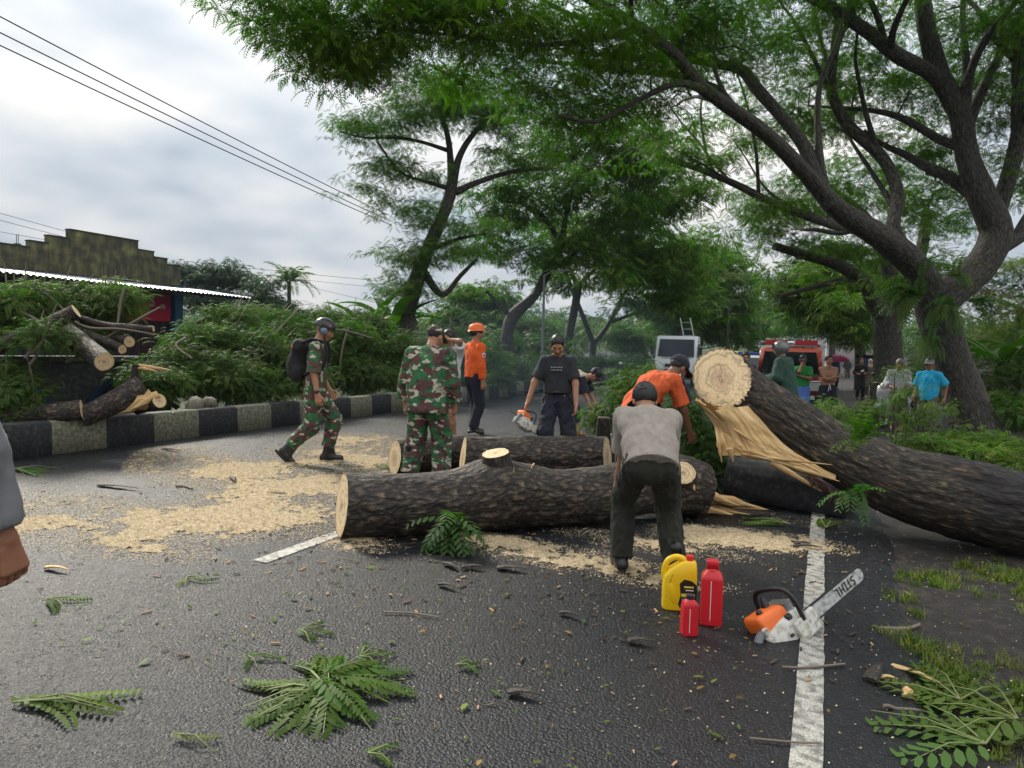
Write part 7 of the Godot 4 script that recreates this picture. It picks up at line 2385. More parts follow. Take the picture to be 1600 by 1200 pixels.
	# man in grey, seen from behind, working the saw
	p = person("man in a grey T-shirt bent over the front log, back to the camera", Vector3(-0.979, 0, -4.618), look(away + right * 0.05), 1.62, {
		"cell": 0.010, "head_cell": 0.005, "lean": 1.30, "hunch": -0.05, "wide": 0.98, "side": 0.05, "head": Vector3(0.75, 0.0, 0.0), "hips": Vector3(0.03, 0.75, -0.12), "foot_l": Vector3(0.165, 0.085, 0.10), "foot_r": Vector3(-0.155, 0.085, -0.06),
		"knee_l": Vector3(0.1, 0, 1), "toe_l": Vector3(0.15, 0, 1), "toe_r": Vector3(-0.2, 0, 1), "hand_l": Vector3(0.17, 0.40, 0.52), "hand_r": Vector3(-0.19, 0.44, 0.46), "elbow_l": Vector3(-0.8, 0.3, -0.3), "elbow_r": Vector3(0.8, 0.3, -0.3), "curl_l": 0.8, "curl_r": 0.8,
		"outfit": {"shirt": "cloth_grey", "legs": "cloth_olive", "shoes": "leather_black", "boot": 0.12, "sleeve": 0.48, "loose": 0.022, "hem_down": 0.07, "hem_r": 0.180, "hem_flat": 0.08, "leg_loose": 0.022, "hem": 0.078, "leg_to": 1.0, "hat": "cap", "hat_mat": "cloth_black", "folds": 0.007, "leg_folds": 0.014, "rise": 0.12, "brim_turn": 0.0, "puff": 0.012}})
	# the man at the left edge of the frame: sleeve and hand
	person("man in a grey long sleeved uniform shirt walking past close to the camera", Vector3(-2.291, 0.592, -1.139) * Vector3(1, 0, 1), look(away), 1.72, {
		"cell": 0.012, "hand_cell": 0.0035, "foot_l": Vector3(0.10, 0.085, 0.16), "hand_r": Vector3(-0.32, 0.74, 0.05), "hand_l": Vector3(0.30, 0.76, 0.10), "curl_r": 0.55, "skin": Color(0.80, 0.72, 0.70), "palm_r": Vector3(1, 0, 0.4),
		"outfit": {"shirt": "cloth_sleeve_grey", "legs": "cloth_black", "shoes": "leather_black", "sleeve": 0.93, "loose": 0.020}})

	# bystanders beyond the fallen trunk
	var mid := 0.017
	person("rider in a silver grey helmet and dark green jacket behind the fallen trunk", Vector3(-0.571, 0, -13.124), look(away * 0.7 - right * 0.75), 1.66, {
		"cell": 0.015, "lean": 0.22, "wide": 1.12, "head": Vector3(0.25, 0.1, 0), "hand_l": Vector3(0.22, 1.02, 0.30), "hand_r": Vector3(-0.22, 1.0, 0.30),
		"outfit": {"shirt": "cloth_forest", "legs": "cloth_forest", "shoes": "leather_black", "hat": "rider_helmet", "hat_mat": "helmet_grey", "sleeve": 0.95, "loose": 0.045, "hem_down": 0.20, "hem_r": 0.22, "leg_loose": 0.04, "hair": "", "collar": 0.04, "shirt_name": "jacket"}})
	j = get_node("person_009").get_meta("joints")
	mb = MB.new()
	mb.box((j.chest as Transform3D) * xf(Vector3(-0.02, 0.07, -0.158), Vector3(0.02, 0.1, 0.05)), Vector3(0.085, 0.014, 0.012), 0.004)
	obj("reflective_strip", mb, M.lamp_yellow, get_node("person_009"))
	person("man in a dark navy jacket standing between the sawn end and the orange rescue car", Vector3(-1.521, -0.12, -15.876), look(-away - right * 0.1), 1.60, {
		"cell": mid, "head": Vector3(0.1, -0.15, 0), "outfit": {"shirt": "cloth_navy", "legs": "cloth_navy", "shoes": "leather_black", "sleeve": 0.93, "loose": 0.03, "hem_down": 0.1, "puff": 0.016, "shirt_name": "jacket"}})
	p = person("man in a green T-shirt and blue sarong with a hand to his mouth", Vector3(-0.47, -0.12, -17.974), look(-away - right * 0.3), 1.58, {
		"cell": mid, "head": Vector3(0.1, -0.1, 0), "hand_r": Vector3(-0.02, 1.42, 0.16), "elbow_r": Vector3(-0.4, -1, 0.3), "hand_l": Vector3(-0.06, 1.12, 0.20), "elbow_l": Vector3(1, -0.6, 0.2), "curl_r": 0.9, "skin": Color(0.85, 0.8, 0.8),
		"outfit": {"shirt": "cloth_green", "legs": "cloth_blue", "sleeve": 0.38, "hat": "cap", "hat_mat": "cloth_navy", "legs_name": "sarong", "leg_to": 0.45, "skirt": 0.22, "hem_down": -0.02, "shirt_name": "shirt"}})
	p = person("bare chested man in dark shorts with folded arms", Vector3(0.068, -0.12, -17.883), look(-away - right * 0.12), 1.60, {
		"cell": 0.015, "head": Vector3(0.08, 0.1, 0), "hand_r": Vector3(0.13, 1.13, 0.17), "elbow_r": Vector3(-1, -0.8, 0.1), "hand_l": Vector3(-0.12, 1.09, 0.17), "elbow_l": Vector3(1, -0.8, 0.1), "skin": Color(1.15, 1.1, 1.05),
		"outfit": {"legs": "cloth_navy", "leg_to": 0.46, "leg_loose": 0.045, "legs_name": "shorts", "puff": 0.014}})
	j = p.get_meta("joints")
	mb = MB.new()
	bar(mb, (j.pel as Transform3D) * Vector3(0.0, 0.09, 0.125), (j.pel as Transform3D) * Vector3(-0.02, -0.05, 0.150), 0.006)
	bar(mb, (j.pel as Transform3D) * Vector3(0.01, 0.09, 0.125), (j.pel as Transform3D) * Vector3(0.03, -0.02, 0.150), 0.006)
	obj("drawstring", mb, M.ink_white, p)
	var farc := 0.022
	p = person("woman in black with a white print on her top near the tarpaulin stall", Vector3(1.261, -0.12, -31.033), look(-away - right * 0.2), 1.56, {"cell": farc, "head_cell": 0.009, "hand_cell": 0.009, "hand_l": Vector3(0.12, 1.0, 0.2), "hand_r": Vector3(-0.16, 0.98, 0.2), "outfit": {"shirt": "cloth_black", "legs": "cloth_black", "shoes": "leather_black", "sleeve": 0.9, "puff": 0.014}})
	j = p.get_meta("joints")
	mb = MB.new()
	mb.ball((j.chest as Transform3D) * xf(Vector3(0.02, -0.05, 0.115), Vector3(0, 0, 0.4), Vector3(0.07, 0.035, 0.012)), 12, 6)
	obj("shirt_print", mb, M.ink_white, p)
	person("woman in a beige headscarf behind the woman in black", Vector3(1.662, -0.12, -32.94), look(-away - right * 0.2), 1.54, {"cell": farc, "head_cell": 0.009, "hand_cell": 0.009, "outfit": {"shirt": "cloth_brown", "legs": "cloth_brown", "sleeve": 0.93, "hem_down": 0.3, "hem_r": 0.2, "hat": "headscarf", "hat_mat": "cloth_beige", "hair": ""}})
	person("woman in a conical straw hat and pink blouse with folded arms", Vector3(1.777, -0.12, -29.336), look(-away - right * 0.2), 1.58, {"cell": farc, "head_cell": 0.009, "hand_cell": 0.009, "hand_r": Vector3(0.13, 1.05, 0.17), "elbow_r": Vector3(-1, -0.8, 0.1), "hand_l": Vector3(-0.12, 1.02, 0.17), "elbow_l": Vector3(1, -0.8, 0.1), "outfit": {"shirt": "cloth_pink", "legs": "cloth_brown", "sleeve": 0.5, "hat": "straw_hat", "hem_down": 0.15}})
	person("grey haired man in a white shirt standing by the parked motorcycle", Vector3(1.495, -0.12, -18.173), look(-away - right * 0.2), 1.56, {"cell": mid, "wide": 1.08, "head": Vector3(0.3, -0.2, 0), "hand_l": Vector3(0.10, 0.98, 0.25), "hand_r": Vector3(-0.20, 0.95, 0.25), "skin": Color(0.85, 0.8, 0.8), "outfit": {"shirt": "cloth_white", "legs": "cloth_olive_pale", "leg_to": 0.6, "leg_loose": 0.05, "hem": 0.11, "sleeve": 0.75, "loose": 0.035, "hem_down": 0.1, "hair": "hair_grey"}})
	person("man in a cyan polo shirt and grey cap beside the big trunk", Vector3(1.835, -0.12, -15.987), look(-away * 0.6 - right * 0.8), 1.58, {"cell": 0.015, "wide": 1.06, "head": Vector3(0.05, 0.0, 0), "hand_l": Vector3(0.24, 0.84, -0.10), "hand_r": Vector3(-0.22, 0.85, 0.1), "skin": Color(0.7, 0.65, 0.65), "outfit": {"shirt": "cloth_cyan", "legs": "cloth_olive_pale", "shoes": "leather_black", "sleeve": 0.42, "loose": 0.026, "hem_down": 0.06, "hat": "cap", "hat_mat": "cloth_sleeve_grey", "collar": 0.03}})
	person("far pedestrian in blue under a mauve umbrella on the verge", Vector3(0.451, -0.12, -40.13), look(-away), 1.6, {"cell": 0.03, "head_cell": 0.012, "hand_cell": 0.012, "hand_r": Vector3(-0.12, 1.25, 0.25), "outfit": {"shirt": "cloth_blue", "legs": "cloth_navy", "shoes": "leather_black", "sleeve": 0.9}})
	var um := thing("umbrella", "open mauve umbrella held by the far pedestrian in blue", "umbrella", Vector3(0.451, -0.12, -40.13) + Vector3(0.05, 1.45, 0.1))
	mb = MB.new()
	mb.lathe(xf(Vector3(0, 0.0, 0), Vector3(0.15, 0, 0)), [Vector2(0.62, 0.0), Vector2(0.45, 0.16), Vector2(0.22, 0.25), Vector2(0.0, 0.28)], 16)
	obj("canopy", mb, M.cloth_pink, um)
	mb = MB.new()
	bar(mb, Vector3(0, 0.3, 0), Vector3(0, -0.25, 0), 0.01)
	obj("shaft", mb, M.plastic_black, um)
	person("far figure in dark clothes on the verge beside the stall", Vector3(1.382, -0.12, -54.624), look(-away), 1.6, {"cell": 0.03, "head_cell": 0.012, "hand_cell": 0.012, "outfit": {"shirt": "cloth_charcoal", "legs": "cloth_brown", "sleeve": 0.9, "hem_down": 0.3, "hem_r": 0.2}})


# ---------------------------------------------------------------- vehicles
# a closed side outline (z, y) carried across from -w to w, its ends drawn in
func hull(mb: MB, prof: Array, w: float, inset := 0.05, round_ := 0.05) -> void:
	var mid := Vector2.ZERO
	for p in prof:
		mid += p / prof.size()
	var rings := []
	for q in [[-w, 1.0 - inset], [-w + round_ * 0.3, 1.0 - inset * 0.35], [-w + round_, 1.0], [0.0, 1.0], [w - round_, 1.0], [w - round_ * 0.3, 1.0 - inset * 0.35], [w, 1.0 - inset]]:
		var r := []
		for p in prof:
			var v: Vector2 = mid + (p - mid) * q[1]
			r.append(Vector3(q[0], v.y, v.x))
		rings.append(r)
	mb.loft(rings)


func wheel(parent: Node, p: Vector3, r: float, w: float, x := Basis()) -> void:
	var mb := MB.new()
	var t := Transform3D(x * Basis(Vector3.BACK, PI / 2), p)
	mb.lathe(t, [Vector2(r * 0.55, -w * 0.5), Vector2(r * 0.9, -w * 0.5), Vector2(r, -w * 0.3), Vector2(r, w * 0.3), Vector2(r * 0.9, w * 0.5), Vector2(r * 0.55, w * 0.5)], 22)
	var o := obj("wheel", mb, M.rubber, parent)
	mb = MB.new()
	mb.lathe(t, [Vector2(0.0, -w * 0.3), Vector2(r * 0.2, -w * 0.42), Vector2(r * 0.5, -w * 0.2), Vector2(r * 0.58, -w * 0.46), Vector2(r * 0.58, w * 0.46), Vector2(r * 0.5, w * 0.2), Vector2(r * 0.2, w * 0.42), Vector2(0.0, w * 0.3)], 18)
	obj("rim", mb, M.steel, o)


func plate(mb: MB, a: Vector3, b: Vector3, c: Vector3, d: Vector3, t := 0.012) -> void:
	var n := (c - a).cross(b - a).normalized()
	mb.loft([[a, b, c, d], [a + n * t, b + n * t, c + n * t, d + n * t]])


func part(called: String, parent: Node, m: Material, boxes: Array) -> MeshInstance3D:
	var mb := MB.new()
	for q in boxes:
		mb.box(xf(q[0], q[2] if q.size() > 2 else Vector3.ZERO), q[1], 0.012)
	return obj(called, mb, m, parent)


func motorcycle(label: String, p: Vector3, turn: float, paint: Material, lean_ := 0.12) -> void:
	var root := thing("motorcycle", label, "motorcycle", p, turn)
	root.rotation.z = lean_
	for z in [0.62, -0.60]:
		var mb := MB.new()
		var ps := []
		var rs := []
		for k in 29:
			var a := TAU * k / 28.0
			ps.append(Vector3(0, 0.29 + sin(a) * 0.245, z + cos(a) * 0.245))
			rs.append(0.043)
		mb.tube(ps, rs, 8, 1, 1, 0, null, false, false)
		var o := obj("wheel", mb, M.rubber, root)
		mb = MB.new()
		rs = []
		var pr := []
		for k in 29:
			pr.append(Vector3(0, 0.29 + (ps[k].y - 0.29) * 0.82, z + (ps[k].z - z) * 0.82))
			rs.append(0.015)
		mb.tube(pr, rs, 6, 1, 1, 0, null, false, false)
		for k in 12:
			bar(mb, Vector3(0, 0.29, z), pr[k * 28 / 12], 0.004, 4)
		mb.tube([Vector3(-0.05, 0.29, z), Vector3(0.05, 0.29, z)], [0.035, 0.035], 10)
		obj("rim", mb, M.chrome, o)
	var mb := MB.new()
	for s: float in [-1.0, 1.0]:
		bar(mb, Vector3(s * 0.075, 0.29, 0.62), Vector3(s * 0.075, 0.86, 0.40), 0.022, 8)
	obj("front_fork", mb, M.steel, root)
	mb = MB.new()
	mb.tube([Vector3(0, 0.95, 0.36), Vector3(0, 0.70, 0.30), Vector3(0, 0.48, 0.10), Vector3(0, 0.42, -0.2), Vector3(0, 0.55, -0.5)], [0.06, 0.12, 0.13, 0.12, 0.09], 12)
	obj("frame_cover", mb, paint, root)
	mb = MB.new()
	hull(mb, [Vector2(0.42, 0.98), Vector2(0.50, 0.80), Vector2(0.42, 0.45), Vector2(0.36, 0.44), Vector2(0.38, 0.80), Vector2(0.34, 0.98)], 0.17, 0.1, 0.06)
	obj("leg_shield", mb, paint, root)
	mb = MB.new()
	hull(mb, [Vector2(0.12, 0.74), Vector2(-0.1, 0.77), Vector2(-0.55, 0.83), Vector2(-0.62, 0.80), Vector2(-0.5, 0.72), Vector2(0.05, 0.66)], 0.13, 0.08, 0.05)
	obj("seat", mb, M.plastic_black, root)
	mb = MB.new()
	hull(mb, [Vector2(0.05, 0.66), Vector2(-0.5, 0.72), Vector2(-0.72, 0.78), Vector2(-0.66, 0.66), Vector2(-0.35, 0.5), Vector2(0.0, 0.5)], 0.12, 0.1, 0.05)
	obj("side_panel", mb, paint, root)
	mb = MB.new()
	var ps := []
	var rs := []
	for k in 9:
		var u := k / 8.0 * 2.0 - 1.0
		ps.append(Vector3(u * 0.34, 1.0 + 0.05 * absf(u), 0.34 - 0.10 * absf(u)))
		rs.append(0.014 if absf(u) < 0.6 else 0.019)
	mb.tube(ps, rs, 8)
	obj("handlebar", mb, M.plastic_black, root)
	for s: float in [-1.0, 1.0]:
		mb = MB.new()
		bar(mb, Vector3(s * 0.22, 1.03, 0.3), Vector3(s * 0.30, 1.22, 0.28), 0.007)
		mb.ball(xf(Vector3(s * 0.32, 1.25, 0.27), Vector3.ZERO, Vector3(0.065, 0.042, 0.015)), 12, 8)
		obj("mirror", mb, M.plastic_black, root)
	mb = MB.new()
	mb.ball(xf(Vector3(0, 0.96, 0.45), Vector3.ZERO, Vector3(0.10, 0.075, 0.06)), 14, 10)
	obj("headlight", mb, M.lamp_clear, root)
	mb = MB.new()
	hull(mb, [Vector2(0.86, 0.46), Vector2(0.74, 0.585), Vector2(0.5, 0.575), Vector2(0.40, 0.46), Vector2(0.5, 0.555), Vector2(0.73, 0.565)], 0.06, 0.02, 0.02)
	obj("mudguard", mb, paint, root)
	mb = MB.new()
	mb.tube([Vector3(0.12, 0.30, 0.05), Vector3(0.14, 0.26, -0.2), Vector3(0.15, 0.34, -0.7)], [0.02, 0.045, 0.05], 10)
	obj("exhaust", mb, M.chrome, root)
	mb = MB.new()
	mb.tube([Vector3(-0.1, 0.33, 0.02), Vector3(0.1, 0.33, 0.02)], [0.12, 0.12], 14)
	mb.box(xf(Vector3(0, 0.36, 0.12)), Vector3(0.08, 0.07, 0.12), 0.02)
	obj("engine", mb, M.steel, root)
	part("tail_light", root, M.lamp_red, [[Vector3(0, 0.78, -0.71), Vector3(0.06, 0.035, 0.03)]])


func car(label: String, p: Vector3, turn: float, paint: Material, group := "") -> Node3D:
	var root := thing("parked_car", label, "car", p, turn, group)
	var mb := MB.new()
	hull(mb, [Vector2(2.05, 0.32), Vector2(2.1, 0.62), Vector2(1.95, 0.80), Vector2(1.0, 0.94), Vector2(-1.9, 1.0), Vector2(-2.05, 0.8), Vector2(-2.0, 0.32)], 0.82, 0.06, 0.14)
	obj("body", mb, paint, root)
	mb = MB.new()
	hull(mb, [Vector2(1.05, 0.92), Vector2(0.35, 1.46), Vector2(-1.2, 1.50), Vector2(-1.85, 0.98)], 0.70, 0.10, 0.14)
	obj("cabin", mb, paint, root)
	mb = MB.new()
	plate(mb, Vector3(-0.60, 0.985, 1.03), Vector3(-0.52, 1.40, 0.46), Vector3(0.52, 1.40, 0.46), Vector3(0.60, 0.985, 1.03), 0.02)
	obj("windscreen", mb, M.window_glass, root)
	for s: float in [-1.0, 1.0]:
		mb = MB.new()
		plate(mb, Vector3(s * 0.70, 1.0, 0.80), Vector3(s * 0.685, 1.40, 0.32), Vector3(s * 0.685, 1.42, -1.15), Vector3(s * 0.70, 1.02, -1.5), 0.012 * s)
		obj("side_window", mb, M.window_glass, root)
		part("headlight", root, M.lamp_clear, [[Vector3(s * 0.62, 0.68, 2.04), Vector3(0.16, 0.07, 0.05)]])
		part("mirror", root, paint, [[Vector3(s * 0.92, 1.0, 0.75), Vector3(0.09, 0.06, 0.05)]])
		for z in [1.25, -1.25]:
			wheel(root, Vector3(s * 0.72, 0.31, z), 0.31, 0.19)
	part("bumper", root, M.paint_dark, [[Vector3(0, 0.42, 2.06), Vector3(0.74, 0.09, 0.06)]])
	part("grille", root, M.paint_dark, [[Vector3(0, 0.62, 2.08), Vector3(0.38, 0.05, 0.03)]])
	return root


func vehicles() -> void:
	# flatbed truck, nose to the camera
	var t := thing("truck", "white light truck parked nose first by the median kerb with a ladder behind its cab", "truck", Vector3(-5.863, 0, -31.539), 0.06)
	var mb := MB.new()
	hull(mb, [Vector2(0.0, 0.45), Vector2(0.05, 0.8), Vector2(0.02, 1.22), Vector2(-0.34, 2.12), Vector2(-0.5, 2.2), Vector2(-1.45, 2.2), Vector2(-1.5, 0.45)], 0.86, 0.03, 0.09)
	obj("cab", mb, M.paint_white, t)
	mb = MB.new()
	plate(mb, Vector3(-0.76, 1.30, 0.015), Vector3(-0.72, 2.04, -0.285), Vector3(0.72, 2.04, -0.285), Vector3(0.76, 1.30, 0.015), 0.02)
	obj("windscreen", mb, M.window_glass, t)
	mb = MB.new()
	for s: float in [-1.0, 1.0]:
		bar(mb, Vector3(s * 0.15 - 0.3, 1.29, 0.035), Vector3(s * 0.15 + 0.12, 1.42, -0.01), 0.012)
	obj("wiper", mb, M.plastic_black, t)
	for s: float in [-1.0, 1.0]:
		mb = MB.new()
		plate(mb, Vector3(s * 0.872, 1.30, -0.18), Vector3(s * 0.855, 2.0, -0.42), Vector3(s * 0.855, 2.0, -1.2), Vector3(s * 0.872, 1.30, -1.3), 0.01 * s)
		obj("side_window", mb, M.window_glass, t)
		part("headlight", t, M.lamp_clear, [[Vector3(s * 0.66, 0.72, 0.045), Vector3(0.15, 0.09, 0.05)]])
		part("turn_signal", t, M.lamp_amber, [[Vector3(s * 0.84, 0.80, 0.02), Vector3(0.035, 0.10, 0.05)]])
		part("mirror", t, M.plastic_black, [[Vector3(s * 1.0, 1.55, -0.02), Vector3(0.08, 0.17, 0.03)], [Vector3(s * 0.92, 1.7, -0.05), Vector3(0.08, 0.012, 0.012)]])
		for z in [-0.75, -3.3]:
			wheel(t, Vector3(s * 0.72, 0.36, z), 0.36, 0.22)
		part("side_board", t, M.paint_white, [[Vector3(s * 0.9, 1.05, -3.1), Vector3(0.025, 0.2, 1.5)], [Vector3(s * 0.91, 1.05, -2.4), Vector3(0.03, 0.2, 0.03)], [Vector3(s * 0.91, 1.05, -3.8), Vector3(0.03, 0.2, 0.03)]])
	part("grille", t, M.paint_dark, [[Vector3(0, 0.93, 0.055), Vector3(0.44, 0.07, 0.02)], [Vector3(0, 0.72, 0.06), Vector3(0.44, 0.05, 0.02)]])
	part("bumper", t, M.paint_dark, [[Vector3(0, 0.47, 0.05), Vector3(0.84, 0.12, 0.07)]])
	part("number_plate", t, M.ink_black, [[Vector3(0, 0.5, 0.13), Vector3(0.2, 0.06, 0.01)]])
	mb = MB.new()
	mb.box(xf(Vector3(0, 0.8, -3.1)), Vector3(0.9, 0.06, 1.55), 0.02)
	mb.box(xf(Vector3(0, 0.62, -2.6)), Vector3(0.4, 0.1, 2.0), 0.02)
	obj("load_bed", mb, M.paint_silver, t)
	mb = MB.new()
	hull(mb, [Vector2(0.02, 1.22), Vector2(0.03, 1.245), Vector2(0.02, 1.25)], 0.6, 0.0, 0.02)
	obj("panel_seam", mb, M.paint_dark, t)
	var ld := thing("ladder", "aluminium ladder leaning up behind the truck cab", "ladder", t.position + Vector3(0.25, 0.9, -2.0), -0.3)
	for s: float in [-1.0, 1.0]:
		mb = MB.new()
		bar(mb, Vector3(s * 0.27 + 0.45, 0, 0.4), Vector3(s * 0.24 - 0.35, 2.15, -0.1), 0.03)
		obj("rail", mb, M.paint_silver, ld)
	for k in 7:
		mb = MB.new()
		var u := (k + 0.6) / 7.3
		bar(mb, Vector3(0.45 - 0.8 * u - 0.26, 2.15 * u, 0.4 - 0.5 * u), Vector3(0.45 - 0.8 * u + 0.26, 2.15 * u, 0.4 - 0.5 * u), 0.02)
		obj("rung", mb, M.paint_silver, ld)
	# rescue car
	var c := thing("rescue_car", "orange red rescue car with a red light bar and a chrome bull bar", "car", Vector3(-0.796, -0.02, -18.722), 0.02)
	mb = MB.new()
	hull(mb, [Vector2(0.0, 0.38), Vector2(0.04, 0.75), Vector2(0.0, 0.92), Vector2(-0.75, 1.02), Vector2(-3.9, 1.08), Vector2(-4.0, 0.38)], 0.80, 0.03, 0.10)
	obj("body", mb, M.paint_rescue, c)
	mb = MB.new()
	hull(mb, [Vector2(-0.60, 1.0), Vector2(-1.15, 1.60), Vector2(-1.35, 1.68), Vector2(-3.8, 1.70), Vector2(-3.95, 1.05)], 0.74, 0.05, 0.12)
	obj("cabin", mb, M.paint_rescue, c)
	mb = MB.new()
	plate(mb, Vector3(-0.68, 1.04, -0.60), Vector3(-0.60, 1.56, -1.07), Vector3(0.60, 1.56, -1.07), Vector3(0.68, 1.04, -0.60), 0.02)
	obj("windscreen", mb, M.window_glass, c)
	mb = MB.new()
	plate(mb, Vector3(-0.66, 0.945, -0.02), Vector3(-0.66, 1.035, -0.62), Vector3(0.66, 1.035, -0.62), Vector3(0.66, 0.945, -0.02), 0.012)
	var hood := obj("bonnet", mb, M.paint_dark, c)
	for s: float in [-1.0, 1.0]:
		part("red_print", hood, M.ink_red, [[Vector3(s * 0.22, 0.985, -0.25), Vector3(0.13, 0.012, 0.06), Vector3(0.15, 0, 0)]])
		part("headlight", c, M.lamp_clear, [[Vector3(s * 0.58, 0.76, 0.045), Vector3(0.17, 0.10, 0.04)]])
		part("turn_signal", c, M.lamp_amber, [[Vector3(s * 0.775, 0.76, 0.03), Vector3(0.03, 0.09, 0.04)]])
		part("mirror", c, M.chrome, [[Vector3(s * 0.95, 1.1, -0.65), Vector3(0.11, 0.075, 0.04)]])
		mb = MB.new()
		plate(mb, Vector3(s * 0.745, 1.08, -0.95), Vector3(s * 0.725, 1.58, -1.35), Vector3(s * 0.725, 1.6, -3.5), Vector3(s * 0.745, 1.1, -3.7), 0.012 * s)
		obj("side_window", mb, M.window_glass, c)
		for z in [-0.75, -3.1]:
			wheel(c, Vector3(s * 0.70, 0.33, z), 0.33, 0.2)
	part("grille", c, M.paint_dark, [[Vector3(0, 0.76, 0.045), Vector3(0.38, 0.09, 0.02)]])
	part("bumper", c, M.paint_dark, [[Vector3(0, 0.45, 0.06), Vector3(0.80, 0.13, 0.08)]])
	for s: float in [-1.0, 1.0]:
		part("fog_light", c, M.lamp_clear, [[Vector3(s * 0.55, 0.5, 0.145), Vector3(0.05, 0.05, 0.02)]])
	mb = MB.new()
	for s: float in [-1.0, 1.0]:
		mb.tube([Vector3(s * 0.24, 0.42, 0.20), Vector3(s * 0.24, 0.85, 0.24), Vector3(s * 0.20, 0.93, 0.22), Vector3(0, 0.94, 0.22)], [0.03, 0.03, 0.03, 0.03], 10)
	mb.tube([Vector3(-0.72, 0.88, 0.18), Vector3(0.72, 0.88, 0.18)], [0.022, 0.022], 8)
	obj("bull_bar", mb, M.chrome, c)
	mb = MB.new()
	mb.box(xf(Vector3(0, 1.74, -1.55)), Vector3(0.62, 0.02, 0.10), 0.01)
	var lb := obj("light_bar", mb, M.paint_silver, c)
	for s: float in [-1.0, 1.0]:
		part("red_lamp", lb, M.lamp_red, [[Vector3(s * 0.36, 1.815, -1.55), Vector3(0.27, 0.065, 0.12)]])
	part("roof_rack", c, M.lamp_red, [[Vector3(0.35, 1.76, -2.6), Vector3(0.35, 0.03, 0.6)]])
	# police car half hidden behind it
	var pc := car("white patrol car with a blue light bar, half hidden behind the rescue car", Vector3(-2.707, -0.05, -28.419) , 0.05, M.paint_white)
	mb = MB.new()
	mb.box(xf(Vector3(0.1, 1.56, -0.2)), Vector3(0.50, 0.045, 0.12), 0.02)
	obj("light_bar", mb, M.lamp_blue, pc)
	mb = MB.new()
	mb.ball(xf(Vector3(-0.45, 1.58, -0.15), Vector3.ZERO, Vector3(0.20, 0.07, 0.12)), 14, 8)
	obj("yellow_lamp", mb, M.lamp_yellow, pc)
	# far traffic up the rise
	var k := 0
	for q in [[1196, 95.0, M.paint_white, "white car far up the road left of the slim post"], [1219, 120.0, M.paint_silver, "silver car far up the road under the hazy trees"], [1236, 125.0, M.paint_white, "white car in the far queue where the road climbs"], [1250, 122.0, M.paint_blue_grey, "blue grey car in the far queue where the road climbs"], [1262, 118.0, M.paint_white, "white car at the verge end of the far queue"], [1180, 100.0, M.paint_dark, "dark car far away on the other carriageway"]]:
		var p: Vector3 = [Vector3(-7.209, 2.724, -100.326), Vector3(-6.913, 3.447, -127.678), Vector3(-5.502, 3.582, -133.721), Vector3(-4.004, 3.572, -131.094), Vector3(-2.731, 3.331, -127.272), Vector3(-8.853, 2.406, -105.05)][k]
		car(q[3], Vector3(p.x, rise(p.z), p.z), 0.05, q[2], "cars queuing far up the road")
		k += 1
	motorcycle("dark motorcycle parked by the kerb in front of the truck", Vector3(-7.606, 0, -30.847), -0.9, M.paint_dark)
	motorcycle("white scooter parked on the verge beside the man in the white shirt", Vector3(1.576, -0.12, -18.885), -0.55, M.paint_silver)
	# stall with a blue tarpaulin
	var st := thing("stall", "low roadside stall roofed with a dark blue tarpaulin beside the second trunk", "stall", Vector3(2.063, -0.1, -38.458))
	for x in [-0.55, 0.75]:
		for z in [-0.9, 0.0]:
			mb = MB.new()
			bar(mb, Vector3(x, 0, z), Vector3(x, 1.62 if z == 0.0 else 1.5, z), 0.05)
			obj("post", mb, M.twig, st)
	mb = MB.new()
	var ps := PackedVector3Array()
	for r in 9:
		for x in 13:
			ps.append(Vector3(-0.75 + x * 0.14, 1.72 - 0.05 * r * 0.3 - 0.04 * absf(sin(x * 0.9)) * r / 8.0, 0.15 - r * 0.16))
	mb.grid(ps, 9, 13)
	obj("roof_sheet", mb, M.concrete_dark, st)
	mb = MB.new()
	ps = PackedVector3Array()
	for r in 7:
		for x in 13:
			ps.append(Vector3(-0.5 + x * 0.11, 1.58 - r * 0.085, 0.06 + 0.03 * sin(x * 1.3 + r * 0.4)))
	mb.grid(ps, 7, 13)
	obj("tarpaulin", mb, M.tarpaulin_blue, st)
	# white garden house glimpsed right, pale roofs glimpsed through the trees
	var ho := thing("white_house", "white walled house glimpsed through leaves beside the big trunk", "house", Vector3(18.593, 0, -89.008) * Vector3(1, 0, 1) + Vector3(2, 0.2, 0))
	part("wall", ho, M.wall_plaster, [[Vector3(0, 1.3, 0), Vector3(3.0, 1.3, 0.2)]])
	part("window", ho, M.window_glass, [[Vector3(-1.6, 1.5, 0.21), Vector3(0.35, 0.4, 0.02)]])
	part("roof", ho, M.concrete_dark, [[Vector3(0, 2.75, 0.2), Vector3(3.3, 0.08, 0.9), Vector3(0.25, 0, 0)]])
	for q in [["low shelter with a thin white roof beyond the hedge", Vector3(-13.172, 2.668, -51.026), 1.5], ["smaller shelter with a thin white roof higher up behind it", Vector3(-14.501, 3.753, -61.393), 1.1]]:
		var p: Vector3 = q[1]
		var sh := thing("shelter", q[0], "shelter", Vector3(p.x, rise(p.z), p.z), 0.4)
		part("roof", sh, M.roof_sheet, [[Vector3(0, p.y - rise(p.z), 0), Vector3(q[2], 0.05, 1.0)]])
		for x in [-0.9, 0.9]:
			part("post", sh, M.wall_plaster, [[Vector3(x * q[2], (p.y - rise(p.z)) * 0.5, 0.8), Vector3(0.06, (p.y - rise(p.z)) * 0.5, 0.06)]])
